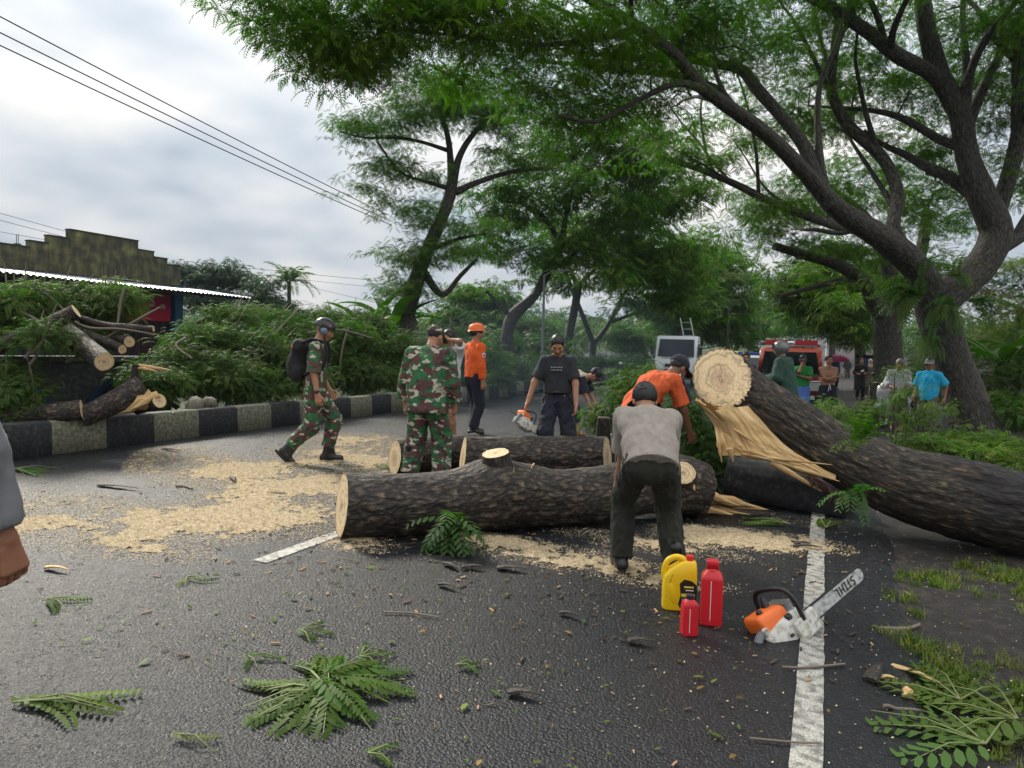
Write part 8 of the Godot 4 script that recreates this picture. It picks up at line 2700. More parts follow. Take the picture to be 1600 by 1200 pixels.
	person("far rider in blue coming down the road toward the rescue car", Vector3(-2.336, 0, -54.148), 0.0, 1.5, {"cell": 0.03, "head_cell": 0.012, "hand_cell": 0.012, "hand_l": Vector3(0.25, 0.95, 0.35), "hand_r": Vector3(-0.25, 0.95, 0.35), "outfit": {"shirt": "cloth_blue", "legs": "cloth_navy", "shoes": "leather_black", "sleeve": 0.9, "hat": "rider_helmet", "hat_mat": "roof_blue", "hair": ""}})
	motorcycle("dark motorcycle under the far rider in blue", Vector3(-2.336, 0, -54.148), 0.0, M.paint_dark, 0.0)


# ---------------------------------------------------------------- tools on the road
func rounded(w: float, d: float, r: float, y: float, x0 := 0.0, z0 := 0.0) -> Array:
	var out := []
	for k in 24:
		var a := TAU * k / 24.0
		var c := cos(a)
		var s := sin(a)
		out.append(Vector3(x0 + signf(c) * (w - r) * (1.0 if absf(c) > 1e-3 else 0.0) + c * r, y, z0 + signf(s) * (d - r) * (1.0 if absf(s) > 1e-3 else 0.0) + s * r))
	return out


func chainsaw(label: String, x: Transform3D, bar_len: float) -> Node3D:
	var root := thing("chainsaw", label, "chainsaw", x.origin)
	root.basis = x.basis
	var mb := MB.new()
	# crankcase: rounded casting lying along x, nose at +x
	var rings := []
	for q in [[-0.155, 0.05, 0.05, 0.095], [-0.145, 0.070, 0.066, 0.095], [-0.08, 0.078, 0.080, 0.098], [0.0, 0.082, 0.088, 0.100], [0.08, 0.080, 0.085, 0.098], [0.125, 0.072, 0.07, 0.092], [0.14, 0.05, 0.05, 0.088]]:
		var r := []
		for k in 20:
			var a := TAU * k / 20.0
			var c := signf(cos(a)) * pow(absf(cos(a)), 0.6)
			var s := signf(sin(a)) * pow(absf(sin(a)), 0.6)
			r.append(Vector3(q[0], q[3] + s * q[2], c * q[1]))
		rings.append(r)
	mb.loft(rings)
	obj("crankcase", mb, M.casting_white, root)
	mb = MB.new()
	mb.box(xf(Vector3(0.085, 0.085, 0.088), Vector3(0, 0, 0.06)), Vector3(0.085, 0.058, 0.016), 0.014)
	obj("sprocket_cover", mb, M.casting_white, root)
	mb = MB.new()
	for z in [0.045, 0.065, 0.083]:
		mb.tube([Vector3(-0.13, 0.04, z), Vector3(-0.02, 0.035, z + 0.006), Vector3(0.06, 0.04, z)], [0.008, 0.008, 0.006], 6)
	mb.box(xf(Vector3(-0.06, 0.03, 0.04)), Vector3(0.10, 0.024, 0.05), 0.015)
	obj("casting_ribs", mb, M.casting_white, root)
	# orange top cover
	mb = MB.new()
	rings = []
	for q in [[0.158, 0.092, 0.066], [0.20, 0.098, 0.068], [0.226, 0.095, 0.064], [0.238, 0.083, 0.054], [0.241, 0.05, 0.035]]:
		var r := rounded(q[1], q[2], 0.022, q[0], -0.055, -0.012)
		for k in r.size():
			r[k].y -= (r[k].x + 0.055) * 0.10
		rings.append(r)
	mb.loft(rings)
	obj("top_cover", mb, M.plastic_orange, root)
	mb = MB.new()
	for k in 7:
		mb.box(xf(Vector3(0.062, 0.165 + k * 0.010, -0.012)), Vector3(0.028, 0.0028, 0.062))
	obj("cooling_fin", mb, M.steel, root)
	mb = MB.new()
	mb.lathe(xf(Vector3(-0.095, 0.247, 0.012)), [Vector2(0.0, 0.016), Vector2(0.013, 0.015), Vector2(0.017, 0.008), Vector2(0.017, -0.004)], 14)
	obj("cover_knob", mb, M.plastic_black, root)
	mb = MB.new()
	mb.tube([Vector3(-0.005, 0.235, -0.03), Vector3(-0.002, 0.258, -0.032), Vector3(0.004, 0.285, -0.034)], [0.022, 0.018, 0.010], 12)
	obj("spark_plug_boot", mb, M.plastic_black, root)
	# front handle: a hoop over the body
	mb = MB.new()
	var hp := spline([Vector4(0.02, 0.10, -0.105, 0.013), Vector4(0.025, 0.20, -0.125, 0.013), Vector4(0.03, 0.275, -0.115, 0.013), Vector4(0.035, 0.305, -0.07, 0.013), Vector4(0.05, 0.305, 0.02, 0.013), Vector4(0.065, 0.285, 0.075, 0.013), Vector4(0.075, 0.22, 0.098, 0.013), Vector4(0.07, 0.12, 0.100, 0.013)], 0.012)
	mb.tube(hp[0], hp[1], 12)
	obj("front_handle", mb, M.plastic_black, root)
	# rear handle wrapped in grey tape
	mb = MB.new()
	var rp := spline([Vector4(-0.10, 0.15, 0.02, 0.018), Vector4(-0.155, 0.165, 0.025, 0.020), Vector4(-0.20, 0.145, 0.03, 0.022), Vector4(-0.225, 0.095, 0.035, 0.023), Vector4(-0.235, 0.045, 0.035, 0.024), Vector4(-0.225, 0.022, 0.035, 0.022)], 0.008)
	for k in rp[1].size():
		rp[1][k] *= 1.0 + (0.10 if k % 3 == 0 else 0.0)
	mb.tube(rp[0], rp[1], 14)
	obj("rear_handle", mb, M.pole_grey, root)
	part("handle_bracket", root, M.casting_white, [[Vector3(-0.135, 0.155, 0.045), Vector3(0.018, 0.04, 0.012), Vector3(0, 0, 0.3)], [Vector3(-0.165, 0.035, 0.035), Vector3(0.075, 0.014, 0.03)], [Vector3(-0.15, 0.10, -0.05), Vector3(0.022, 0.05, 0.03)]])
	for q in [[-0.155, 0.155, -0.055, 0.028], [0.015, 0.168, 0.062, 0.022]]:
		mb = MB.new()
		mb.lathe(xf(Vector3(q[0], q[1], q[2])), [Vector2(0.0, 0.012), Vector2(q[3] * 0.8, 0.012), Vector2(q[3], 0.004), Vector2(q[3], -0.012)], 18)
		obj("filler_cap", mb, M.plastic_black, root)
	for q in [[-0.03, 0.09, 0.083], [-0.01, 0.05, 0.082], [-0.10, 0.055, 0.079]]:
		part("vent_slot", root, M.ink_black, [[Vector3(q[0], q[1], q[2]), Vector3(0.012, 0.008, 0.006)]])
	mb = MB.new()
	bar(mb, Vector3(-0.15, 0.16, -0.06), Vector3(-0.26, 0.175, -0.10), 0.006)
	obj("throttle_lever", mb, M.plastic_black, root)
	# guide bar and chain
	mb = MB.new()
	var z0 := 0.060
	var outline := []
	for k in 9:
		var a := PI / 2 - PI * k / 8.0
		outline.append(Vector3(0.13 + bar_len - 0.035 + cos(a) * 0.035, 0.095 + sin(a) * 0.036, 0))
	outline.append(Vector3(0.13, 0.060, 0))
	outline.append(Vector3(0.06, 0.065, 0))
	outline.append(Vector3(0.06, 0.125, 0))
	outline.append(Vector3(0.13, 0.132, 0))
	var front := []
	var back := []
	for p in outline:
		front.append(p + Vector3(0, 0, z0 + 0.0025))
		back.append(p + Vector3(0, 0, z0 - 0.0025))
	mb.loft([front, back])
	for k in mb.v.size():
		if mb.n[k].z > 0.7:
			mb.n[k] = Vector3(0, 0, 1)
	var gb := obj("guide_bar", mb, M.bar_steel, root)
	lettering("lettering", "STIHL", 0.046, M.ink_black, gb, Transform3D(Basis(Vector3.BACK, PI), Vector3(0.13 + bar_len * 0.67, 0.096, z0 + 0.0036)), 0.0012)
	mb = MB.new()
	var n := int(bar_len / 0.0135)
	for k in n:
		for s: float in [-1.0, 1.0]:
			mb.box(xf(Vector3(0.13 + k * 0.0135, 0.096 + s * 0.0395, z0), Vector3(0, 0, s * 0.25)), Vector3(0.0052, 0.005, 0.004))
	for k in 9:
		var a := PI / 2 - PI * k / 8.0
		mb.box(xf(Vector3(0.13 + bar_len - 0.035 + cos(a) * 0.039, 0.095 + sin(a) * 0.040, z0), Vector3(0, 0, a)), Vector3(0.0045, 0.006, 0.004))
	obj("saw_chain", mb, M.plastic_black, root).set_meta("kind", "stuff")
	return root


func can(called: String, label: String, category: String, p: Vector3, turn: float, rings: Array, m: Material) -> Node3D:
	var root := thing(called, label, category, p, turn)
	var mb := MB.new()
	var rr := []
	for q in rings:
		rr.append(rounded(q[1], q[2], minf(q[3], minf(q[1], q[2]) * 0.98), q[0], q[4] if q.size() > 4 else 0.0))
	mb.loft(rr)
	obj("canister", mb, m, root)
	return root


func tools() -> void:
	# saw on the road: the bar points up the road
	var a := Vector3(-0.026, 0.076, -4.053)
	var b := Vector3(0.24, 0.253, -4.447)
	var d := (b - a).normalized()
	var z := d.cross(Vector3.UP).normalized()
	var bs := Basis(d, z.cross(d), z)
	bs = bs * Basis(Vector3.RIGHT, -0.38)
	chainsaw("orange and white chainsaw standing on the road beside the white edge line", Transform3D(bs, a - bs * Vector3(0.13, 0.095, 0.06)), 0.50)
	# saw carried by the man in charcoal: bar hangs behind and down
	var hand := Vector3(-3.081, 0.713, -7.846)
	bs = Basis(Vector3(0.25, -0.45, -0.85).normalized(), Vector3(0, 1, 0), Vector3.ZERO)
	bs.z = bs.x.cross(bs.y).normalized()
	bs.y = bs.z.cross(bs.x).normalized()
	chainsaw("small chainsaw hanging from the hand of the man in charcoal", Transform3D(bs.scaled(Vector3.ONE * 0.82), hand + bs.scaled(Vector3.ONE * 0.82) * Vector3(-0.05, -0.31, 0)), 0.42)
	# saw at work in the front log
	bs = Basis(Vector3(-0.35, -0.30, -0.88).normalized(), Vector3.UP, Vector3.ZERO)
	bs.z = bs.x.cross(bs.y).normalized()
	bs.y = bs.z.cross(bs.x).normalized()
	chainsaw("chainsaw biting into the front log between the legs of the man in grey", Transform3D(bs, Vector3(-1.186, 0.535, -5.27)), 0.45)
	# canisters
	var c := can("oil_jug", "yellow plastic oil jug with a black label and red cap", "jug", Vector3(-0.696, 0, -4.112), 0.30, [[0.0, 0.085, 0.045, 0.03], [0.008, 0.093, 0.052, 0.03], [0.10, 0.093, 0.052, 0.03], [0.185, 0.092, 0.052, 0.03], [0.225, 0.078, 0.047, 0.03, 0.014], [0.262, 0.052, 0.038, 0.03, 0.038], [0.275, 0.030, 0.028, 0.027, 0.050]], M.plastic_yellow)
	var mb := MB.new()
	var hp := spline([Vector4(-0.080, 0.155, 0, 0.018), Vector4(-0.086, 0.21, 0, 0.017), Vector4(-0.070, 0.262, 0, 0.017), Vector4(-0.030, 0.288, 0, 0.017), Vector4(0.010, 0.282, 0, 0.018), Vector4(0.035, 0.262, 0, 0.018)], 0.008)
	mb.tube(hp[0], hp[1], 14)
	obj("handle", mb, M.plastic_yellow, c)
	mb = MB.new()
	mb.lathe(xf(Vector3(0.052, 0.274, 0)), [Vector2(0.0, 0.030), Vector2(0.018, 0.030), Vector2(0.022, 0.026), Vector2(0.023, 0.0)], 18)
	obj("screw_cap", mb, M.plastic_red_cap, c)
	mb = MB.new()
	var lab := [Vector3(0.0, 0.02, 0), Vector3(0.082, 0.02, 0), Vector3(0.088, 0.06, 0), Vector3(0.088, 0.150, 0), Vector3(0.06, 0.172, 0), Vector3(0.02, 0.180, 0), Vector3(-0.005, 0.155, 0), Vector3(0.002, 0.09, 0), Vector3(-0.010, 0.04, 0)]
	var lf := []
	var lb := []
	for p in lab:
		lf.append(p + Vector3(0, 0, 0.0545))
		lb.append(p + Vector3(0, 0, 0.050))
	mb.loft([lf, lb])
	var label := obj("label", mb, M.ink_black, c)
	part("label_strip", label, M.ink_yellow, [[Vector3(0.045, 0.138, 0.055), Vector3(0.026, 0.005, 0.001)]])
	part("label_strip", label, M.ink_white, [[Vector3(0.050, 0.120, 0.055), Vector3(0.022, 0.003, 0.001)]])
	part("label_strip", label, M.ink_yellow, [[Vector3(0.042, 0.092, 0.055), Vector3(0.036, 0.009, 0.001)]])
	part("label_strip", label, M.ink_grey, [[Vector3(0.042, 0.070, 0.055), Vector3(0.034, 0.003, 0.001)]])
	part("label_strip", label, M.ink_grey, [[Vector3(0.042, 0.058, 0.055), Vector3(0.034, 0.002, 0.001)]])
	mb = MB.new()
	mb.ball(xf(Vector3(-0.045, 0.10, 0.049), Vector3(0, 0, 0.25), Vector3(0.022, 0.062, 0.008)), 14, 10)
	obj("grip_recess", mb, M.plastic_yellow, c)
	mb = MB.new()
	mb.tube([Vector3(-0.082, 0.02, 0.040), Vector3(-0.074, 0.08, 0.047), Vector3(-0.060, 0.15, 0.050), Vector3(-0.045, 0.20, 0.048)], [0.003, 0.003, 0.003, 0.003], 6)
	obj("seam_line", mb, M.ink_black, c)
	var r := can("fuel_bottle", "tall square red plastic bottle with a clear gauge strip", "bottle", Vector3(-0.5, 0, -3.964), 0.16, [[0.0, 0.050, 0.050, 0.012], [0.006, 0.056, 0.056, 0.014], [0.24, 0.056, 0.056, 0.014], [0.262, 0.050, 0.050, 0.016], [0.285, 0.032, 0.032, 0.016], [0.296, 0.029, 0.029, 0.026]], M.plastic_red)
	part("gauge_strip", r, M.lamp_clear, [[Vector3(-0.006, 0.135, 0.056), Vector3(0.0022, 0.105, 0.0016)]])
	mb = MB.new()
	hull(mb, [Vector2(-0.026, 0.29), Vector2(-0.024, 0.335), Vector2(-0.010, 0.342), Vector2(0.0, 0.325), Vector2(0.010, 0.342), Vector2(0.024, 0.335), Vector2(0.026, 0.29)], 0.030, 0.12, 0.012)
	obj("spout_grip", mb, M.plastic_red, r)
	mb = MB.new()
	for y in [0.268, 0.278, 0.288]:
		mb.lathe(xf(Vector3(0, y, 0)), [Vector2(0.030, -0.003), Vector2(0.036, 0.0), Vector2(0.030, 0.003)], 18)
	obj("collar", mb, M.plastic_red, r)
	var s := can("small_fuel_bottle", "small red plastic bottle with a black cap in front of the yellow jug", "bottle", Vector3(-0.578, 0, -3.747), 0.55, [[0.0, 0.036, 0.028, 0.012], [0.005, 0.041, 0.032, 0.014], [0.148, 0.040, 0.031, 0.014], [0.168, 0.034, 0.027, 0.014], [0.182, 0.020, 0.019, 0.018], [0.188, 0.018, 0.018, 0.017]], M.plastic_red)
	mb = MB.new()
	mb.lathe(xf(Vector3(0, 0.184, 0)), [Vector2(0.0, 0.024), Vector2(0.018, 0.023), Vector2(0.020, 0.018), Vector2(0.020, 0.0)], 18)
	obj("screw_cap", mb, M.plastic_black, s)
	part("gauge_strip", s, M.lamp_clear, [[Vector3(-0.010, 0.08, 0.0318), Vector3(0.002, 0.062, 0.0014)]])
	mb = MB.new()
	mb.ball(xf(Vector3(0.0398, 0.095, 0), Vector3.ZERO, Vector3(0.004, 0.022, 0.014)), 12, 8)
	obj("grip_recess", mb, M.plastic_black, s)


# ---------------------------------------------------------------- litter, ferns, grass
# an epiphytic fern: stiff lobed fronds from one root
func fern(label: String, p: Vector3, out: Vector3, n: int, length: float, c: Color, droop := 1.0, lobes := 8) -> void:
	var root := thing("fern", label, "fern", p)
	for k in n:
		var mb := MB.new()
		mb.coloured = true
		mb.tint = green(c, 0.25)
		var d := (out + rv(0.9)).normalized()
		if d.y < -0.2:
			d.y = rnd(-0.2, 0.2)
		frond(mb, rv(0.03), d, length * rnd(0.7, 1.15), droop * rnd(0.6, 1.3), lobes, length * (0.25 if lobes < 10 else 0.17), length * (0.09 if lobes < 10 else 0.045), rnd(-0.5, 0.5), true)
		obj("frond", mb, M.leaf, root)


func litter_sprig(label: String, p: Vector3, n: int, length: float, turn: float, c: Color, spread := 2.4, wide := 0.14, pairs := 13) -> void:
	var root := thing("leaf_sprig", label, "leafy sprig", p)
	var tw := MB.new()
	for k in n:
		var mb := MB.new()
		mb.coloured = true
		mb.tint = green(c, 0.22)
		var a := turn + (k / maxf(n - 1.0, 1.0) - 0.5) * spread + rnd(-0.3, 0.3)
		var d := Vector3(cos(a), rnd(0.0, 0.10), -sin(a))
		var l := length * rnd(0.75, 1.1)
		frond(mb, Vector3(rnd(-0.05, 0.05) * length / 0.3, rnd(0.01, 0.03) + 0.0025 * k, rnd(-0.04, 0.04) * length / 0.3), d, l, rnd(0.3, 0.7), pairs, l * wide * rnd(0.8, 1.15), l * wide * 0.44, rnd(-0.9, 0.9), true)
		for j in mb.v.size():
			mb.v[j].y = maxf(mb.v[j].y, 0.004 + 0.006 * (j % 4))
		obj("frond", mb, M.leaf, root)
		tw.tube([Vector3(0, 0.02, 0), d * l * 0.5 + Vector3(0, 0.03, 0), Vector3(d.x, 0.01, d.z) * l], [0.004, 0.003, 0.0015], 5)
	obj("stalk", tw, M.leaf_rib, root).set_meta("kind", "stuff")


func small_things() -> void:
	var g := Color(0.073, 0.138, 0.023)
	# leafy sprigs on the road
	litter_sprig("big fan of fresh green leaf fronds lying in the middle of the near road", Vector3(-1.792, 0, -2.417), 27, 0.33, -1.2, g, 6.0, 0.17)
	litter_sprig("small dark leaf sprig at the far tip of the big leaf fan", Vector3(-1.872, 0, -2.741), 4, 0.14, 0.8, g)
	litter_sprig("narrow leaf sprig at the edge of the frame on the near road", Vector3(-2.8, 0, -1.8), 4, 0.40, 0.35, Color(0.104, 0.184, 0.032), 0.5)
	litter_sprig("leaf sprig on the asphalt below the walking man's hand", Vector3(-3.776, 0, -2.615), 2, 0.24, 0.3, g, 0.5)
	litter_sprig("leaf sprig pair between the hand and the lane dash", Vector3(-3.427, 0, -3.236), 2, 0.16, -0.6, Color(0.110, 0.184, 0.032), 1.0)
	litter_sprig("short leaf sprig above the big leaf fan", Vector3(-2.328, 0, -2.526), 2, 0.18, 0.2, g, 0.8)
	litter_sprig("leaf sprig nearest the bottom edge below the big leaf fan", Vector3(-1.388, 0, -2.093), 2, 0.14, 0.5, Color(0.110, 0.184, 0.032), 0.8)
	litter_sprig("slim leaf sprig on the road at the lower left", Vector3(-2.068, 0, -1.9), 1, 0.22, 0.1, Color(0.122, 0.184, 0.037), 0.1)
	litter_sprig("curled leaf sprig right of the lane dash", Vector3(-2.305, 0, -2.871), 3, 0.16, 0.4, g, 1.5)
	litter_sprig("leaf sprig lying on the white edge line behind the saw", Vector3(0.063, 0, -6.577), 4, 0.38, 1.35, g, 0.7)
	litter_sprig("leaf sprig left of the edge line under the torn wood", Vector3(-0.21, 0, -6.573), 4, 0.36, 2.9, g, 0.8)
	litter_sprig("leaf sprig caught behind the short log by the soldier's boots", Vector3(-4.527, 0, -7.145), 5, 0.35, 1.4, g, 3.0)
	litter_sprig("leafy sprig on the asphalt near the kerb at the left edge", Vector3(-7.818, 0, -5.037), 4, 0.5, 0.3, g, 1.5)
	litter_sprig("leaf sprig on the road below the stub of the front log", Vector3(-1.446, 0, -2.859), 2, 0.12, 0.3, g, 0.8)
	# cut branches along the verge
	for q in [["fresh cut leafy branch in the bottom corner of the verge", Vector3(0.605, 0, -3.131), 5, 0.42, 2.6, Color(0.104, 0.178, 0.042), 2.4], ["second cut leafy branch just above the bottom corner of the verge", Vector3(0.577, 0, -3.499), 4, 0.36, 2.0, Color(0.098, 0.173, 0.037), 2.4], ["leafy branch at the edge of the frame low on the verge", Vector3(0.762, 0, -3.414), 4, 0.4, 2.8, Color(0.104, 0.173, 0.037), 2.0]]:
		litter_sprig(q[0], q[1], q[2], q[3], q[4], q[5], q[6], 0.26, 7)
	for q in [
		["bright heap of cut leaves between the fallen trunk and the big tree", [[Vector3(1.173, 0.233, -11.313), Vector3(0.226, 0.07, 0.174), 9], [Vector3(1.544, 0.218, -11.252), Vector3(0.341, 0.077, 0.17), 16], [Vector3(1.938, 0.15, -10.981), Vector3(0.327, 0.082, 0.163), 18], [Vector3(2.22, 0.114, -10.663), Vector3(0.235, 0.11, 0.157), 14], [Vector3(1.902, 0.229, -12.71), Vector3(0.43, 0.096, 0.287), 14], [Vector3(2.383, 0.257, -12.263), Vector3(0.362, 0.109, 0.271), 15]], Color(0.104, 0.173, 0.029), 0.6],
		["leafy cut branch standing in front of the man in the white shirt", [[Vector3(0.977, 1.238, -12.151), Vector3(0.075, 0.056, 0.075), 3], [Vector3(1.003, 0.819, -11.923), Vector3(0.092, 0.055, 0.074), 3], [Vector3(1.223, 1.01, -12.026), Vector3(0.074, 0.055, 0.074), 3], [Vector3(1.284, 0.622, -11.815), Vector3(0.163, 0.072, 0.109), 6], [Vector3(1.657, 0.714, -12.413), Vector3(0.113, 0.094, 0.113), 5], [Vector3(1.055, 0.543, -11.713), Vector3(0.127, 0.054, 0.072), 4]], Color(0.091, 0.158, 0.027), 0.32],
		["small drooping leafy branch in front of the scooter", [[Vector3(0.622, 0.653, -11.318), Vector3(0.195, 0.08, 0.124), 8], [Vector3(0.722, 0.781, -11.367), Vector3(0.089, 0.062, 0.089), 3]], Color(0.079, 0.143, 0.027), 0.42],
		["pale green leafy sprig in front of the bare chested man's legs", [[Vector3(0.094, 0.684, -10.443), Vector3(0.117, 0.1, 0.067), 8], [Vector3(0.126, 0.818, -10.463), Vector3(0.067, 0.058, 0.05), 3], [Vector3(-0.07, 0.745, -10.376), Vector3(0.067, 0.042, 0.05), 3]], Color(0.134, 0.204, 0.053), 0.34],
		["leafy clump on the road beyond the log beside the bending man in orange", [[Vector3(-2.465, 0.673, -9.356), Vector3(0.234, 0.184, 0.167), 18], [Vector3(-2.371, 0.917, -9.626), Vector3(0.187, 0.205, 0.17), 16], [Vector3(-2.307, 1.084, -9.879), Vector3(0.157, 0.139, 0.174), 10], [Vector3(-2.559, 0.561, -9.093), Vector3(0.131, 0.098, 0.114), 7]], Color(0.104, 0.173, 0.032), 0.55],
		["dark leafy clump between the bending man in orange and the torn trunk", [[Vector3(-1.296, 0.69, -8.004), Vector3(0.124, 0.179, 0.137), 16], [Vector3(-1.131, 0.512, -7.847), Vector3(0.147, 0.161, 0.134), 18], [Vector3(-1.199, 0.323, -7.7), Vector3(0.172, 0.106, 0.106), 14], [Vector3(-0.968, 0.213, -7.684), Vector3(0.13, 0.091, 0.091), 10]], Color(0.055, 0.107, 0.021), 0.50],
	]:
		shrub("cut_branch", q[0], q[1], {"per": 4, "spread": 0.16, "size": q[3], "green": q[2], "category": "leafy branch"})
	# ferns
	fern("glossy fern hanging from the underside of the front log", Vector3(-2.375, 0.168, -4.638), Vector3(0, 0.5, 0.7), 14, 0.34, Color(0.055, 0.117, 0.029), 1.7)
	fern("bright fern sprouting from the top of the fallen trunk", Vector3(0.281, 0.786, -6.34), Vector3(0, 0.9, 0.5), 11, 0.28, Color(0.104, 0.194, 0.029), 1.1)
	fern("fern growing from the torn side of the fallen trunk", Vector3(0.233, 0.412, -6.138), Vector3(0, 0.5, 0.8), 9, 0.26, Color(0.073, 0.153, 0.037), 1.4)
	fern("large fern on the left of the big trunk below its fork", Vector3(1.616, 2.68, -16.303), Vector3(-0.8, 0.4, 0.6), 16, 0.95, Color(0.073, 0.138, 0.032), 2.0, 16)
	fern("large fern on the front of the big trunk below its fork", Vector3(2.136, 2.49, -16.405), Vector3(0.1, 0.4, 1.0), 15, 0.85, Color(0.073, 0.138, 0.029), 2.2, 16)
	fern("fern on the right of the big trunk below its fork", Vector3(2.601, 2.568, -16.824), Vector3(0.8, 0.4, 0.6), 13, 0.75, Color(0.067, 0.133, 0.029), 2.0, 16)
	fern("small fern in the fork of the big tree", Vector3(2.256, 3.084, -16.704), Vector3(0.0, 0.8, 0.5), 12, 0.55, Color(0.085, 0.153, 0.032), 1.6, 14)
	fern("fern low on the near side of the big trunk", Vector3(1.873, 1.781, -16.366), Vector3(-0.6, 0.2, 0.7), 11, 0.65, Color(0.067, 0.128, 0.027), 2.4, 14)
	# bark chips and sticks one by one
	var chips := [[Vector3(0.27, 0, -3.647), 0.20, 0.035,1.3,"large curled slab of bark on the verge beside the edge line",M.bark_log],[Vector3(-0.771, 0, -3.504), 0.12, 0.03,0.2,"dark bark chip on the near road below the red bottle",M.bark_log],[Vector3(-2.019, 0, -4.212), 0.16, 0.03,0.3,"bark chip in front of the sawdust by the front log",M.bark_log],[Vector3(-2.159, 0, -4.168), 0.16, 0.025,-0.6,"slanting bark chip in front of the fern",M.bark_log],[Vector3(-1.791, 0, -4.304), 0.20, 0.04,0.1,"broad dark bark chip below the small sawdust drift",M.bark_log],[Vector3(-4.218, 0, -2.982), 0.20, 0.02,0.05,"pale splinter of wood near the walking man's hand",M.torn_wood],[Vector3(-1.069, 0, -2.745), 0.14, 0.025,0.1,"bark chip on the near road below the fans of leaves",M.bark_log],[Vector3(-0.093, 0, -5.926), 0.12, 0.03,0.2,"reddish bark chip left of the edge line",M.bark_log],[Vector3(-1.194, 0, -3.688), 0.12, 0.02,-0.3,"bark chip in the middle of the near lane",M.bark_log],[Vector3(-1.987, 0, -3.801), 0.14, 0.02,-0.3,"long bark chip behind the middle of the near lane",M.bark_log],[Vector3(0.449, 0, -3.737), 0.26, 0.025,-0.7,"orange brown peeled stick on the verge",M.torn_wood],[Vector3(0.385, 0, -3.511), 0.10, 0.025,1.6,"short orange peeled stick on the verge",M.torn_wood],[Vector3(0.312, 0, -3.617), 0.09, 0.015,0.1,"pale stub of wood on the verge beside the bark slab",M.torn_wood],[Vector3(-0.06, 0, -5.844), 0.2, 0.02,0.1,"bark strip crossing the white edge line",M.bark_log],[Vector3(-6.11, 0, -4.921), 0.5, 0.04,0.05,"dark bark strip on the sawdust near the kerb",M.bark_log],[Vector3(-7.612, 0, -6.915), 0.4, 0.03,-0.2,"bark piece on the asphalt near the kerb",M.bark_log],[Vector3(-5.484, 0, -5.743), 0.3, 0.03,-0.7,"bark sliver beside the walking soldier",M.bark_log]]
	for q in chips:
		var mb := MB.new()
		var p: Vector3 = q[0]
		if p.x > 0.3:
			p.y = verge_height(p.x, p.z)
		var d := Vector3(cos(q[3]), 0, -sin(q[3]))
		shard(mb, -d * q[1] * 0.5, d * q[1] * 0.5 + Vector3(0, 0.01, 0), q[2], 0.008, d.cross(Vector3.UP), Vector3(0, 0.012, 0))
		var o := obj("bark_chip", mb, q[5])
		o.position = p + Vector3(0, 0.014, 0)
		tag(o, q[4], "wood chip")
	for q in [["thin green stalk crossing the white edge line", [Vector4(-0.118, -0.05, -3.518, 0.006), Vector4(-0.017, -0.015, -3.563, 0.006), Vector4(0.144, 0.004, -3.686, 0.006)], 0], ["bent grey twig on the verge", [Vector4(0.279, -0.013, -3.308, 0.008), Vector4(0.351, 0.008, -3.339, 0.008), Vector4(0.4, -0.025, -3.359, 0.008), Vector4(0.447, -0.002, -3.38, 0.005)], 0], ["mossy stick on the upper verge", [Vector4(0.296, 0.01, -4.295, 0.007), Vector4(0.404, 0.04, -4.342, 0.014), Vector4(0.489, 0.018, -4.432, 0.01), Vector4(0.532, 0.036, -4.505, 0.01)], 0], ["thin red twig left of the lane dash", [Vector4(-2.089, -0.069, -3.278, 0.005), Vector4(-1.964, -0.083, -3.331, 0.005), Vector4(-1.798, -0.103, -3.346, 0.004)], 0], ["dark stick on the sawdust in front of the soldier", [Vector4(-4.893, -0.01, -5.354, 0.012), Vector4(-4.744, 0.001, -5.418, 0.012), Vector4(-4.597, 0.041, -5.482, 0.012)], 0], ["short dark twig on the sawdust by the lane dash", [Vector4(-5.709, 0.027, -5.227, 0.012), Vector4(-5.622, -0.013, -5.262, 0.012), Vector4(-5.485, -0.04, -5.21, 0.012)], 0], ["twig by the bottom edge left of the edge line", [Vector4(-0.195, -0.077, -2.799, 0.004), Vector4(-0.042, -0.071, -2.842, 0.004), Vector4(0.044, -0.073, -2.879, 0.003)], 0]]:
		var sp := spline(q[1], 0.03)
		for k in sp[0].size():
			sp[0][k].y = maxf(0.012, -0.02 if sp[0][k].x < 0.3 else 0.0)
			if sp[0][k].x > 0.3:
				sp[0][k].y = verge_height(sp[0][k].x, sp[0][k].z) + 0.012
		var mb := MB.new()
		mb.tube(sp[0], sp[1], 7)
		tag(obj("twig", mb, M.twig_grey), q[0], "twig")
	# countless leaflets, chips and grass
	var lf := MB.new()
	var q0 := [Vector3(0, 0, -0.5), Vector3(0.2, 0.05, -0.15), Vector3(0.16, 0.03, 0.25), Vector3(0, 0, 0.5), Vector3(-0.18, 0.06, 0.2), Vector3(-0.2, 0.06, -0.15)]
	lf.poly(q0)
	var where := []
	var tints := PackedColorArray()
	for k in 1500:
		var p := Vector3(rnd(-7.5, 2.8), 0, -rnd(2.2, 11.0))
		if k < 220:
			p = Vector3(rnd(-3.6, -0.2), 0, -rnd(2.2, 4.2))
		elif k < 620:
			p = Vector3(rnd(0.4, 2.6), 0, -rnd(2.2, 6.5))
		elif rng.randf() < 0.4:
			continue
		p.y = 0.012 if p.x < 0.3 else verge_height(p.x, p.z) + 0.012
		var s := rnd(0.014, 0.036) if k > 50 else rnd(0.035, 0.065)
		where.append(Transform3D(Basis.from_euler(Vector3(rnd(-0.25, 0.25), rnd(0, TAU), rnd(-0.25, 0.25))).scaled(Vector3(s, s, s)), p))
		tints.append(green(Color(0.122, 0.194, 0.037), 0.4) if rng.randf() < (0.78 if p.x < 0.4 else 0.45) else Color(0.30, 0.19, 0.05) * rnd(0.5, 1.2))
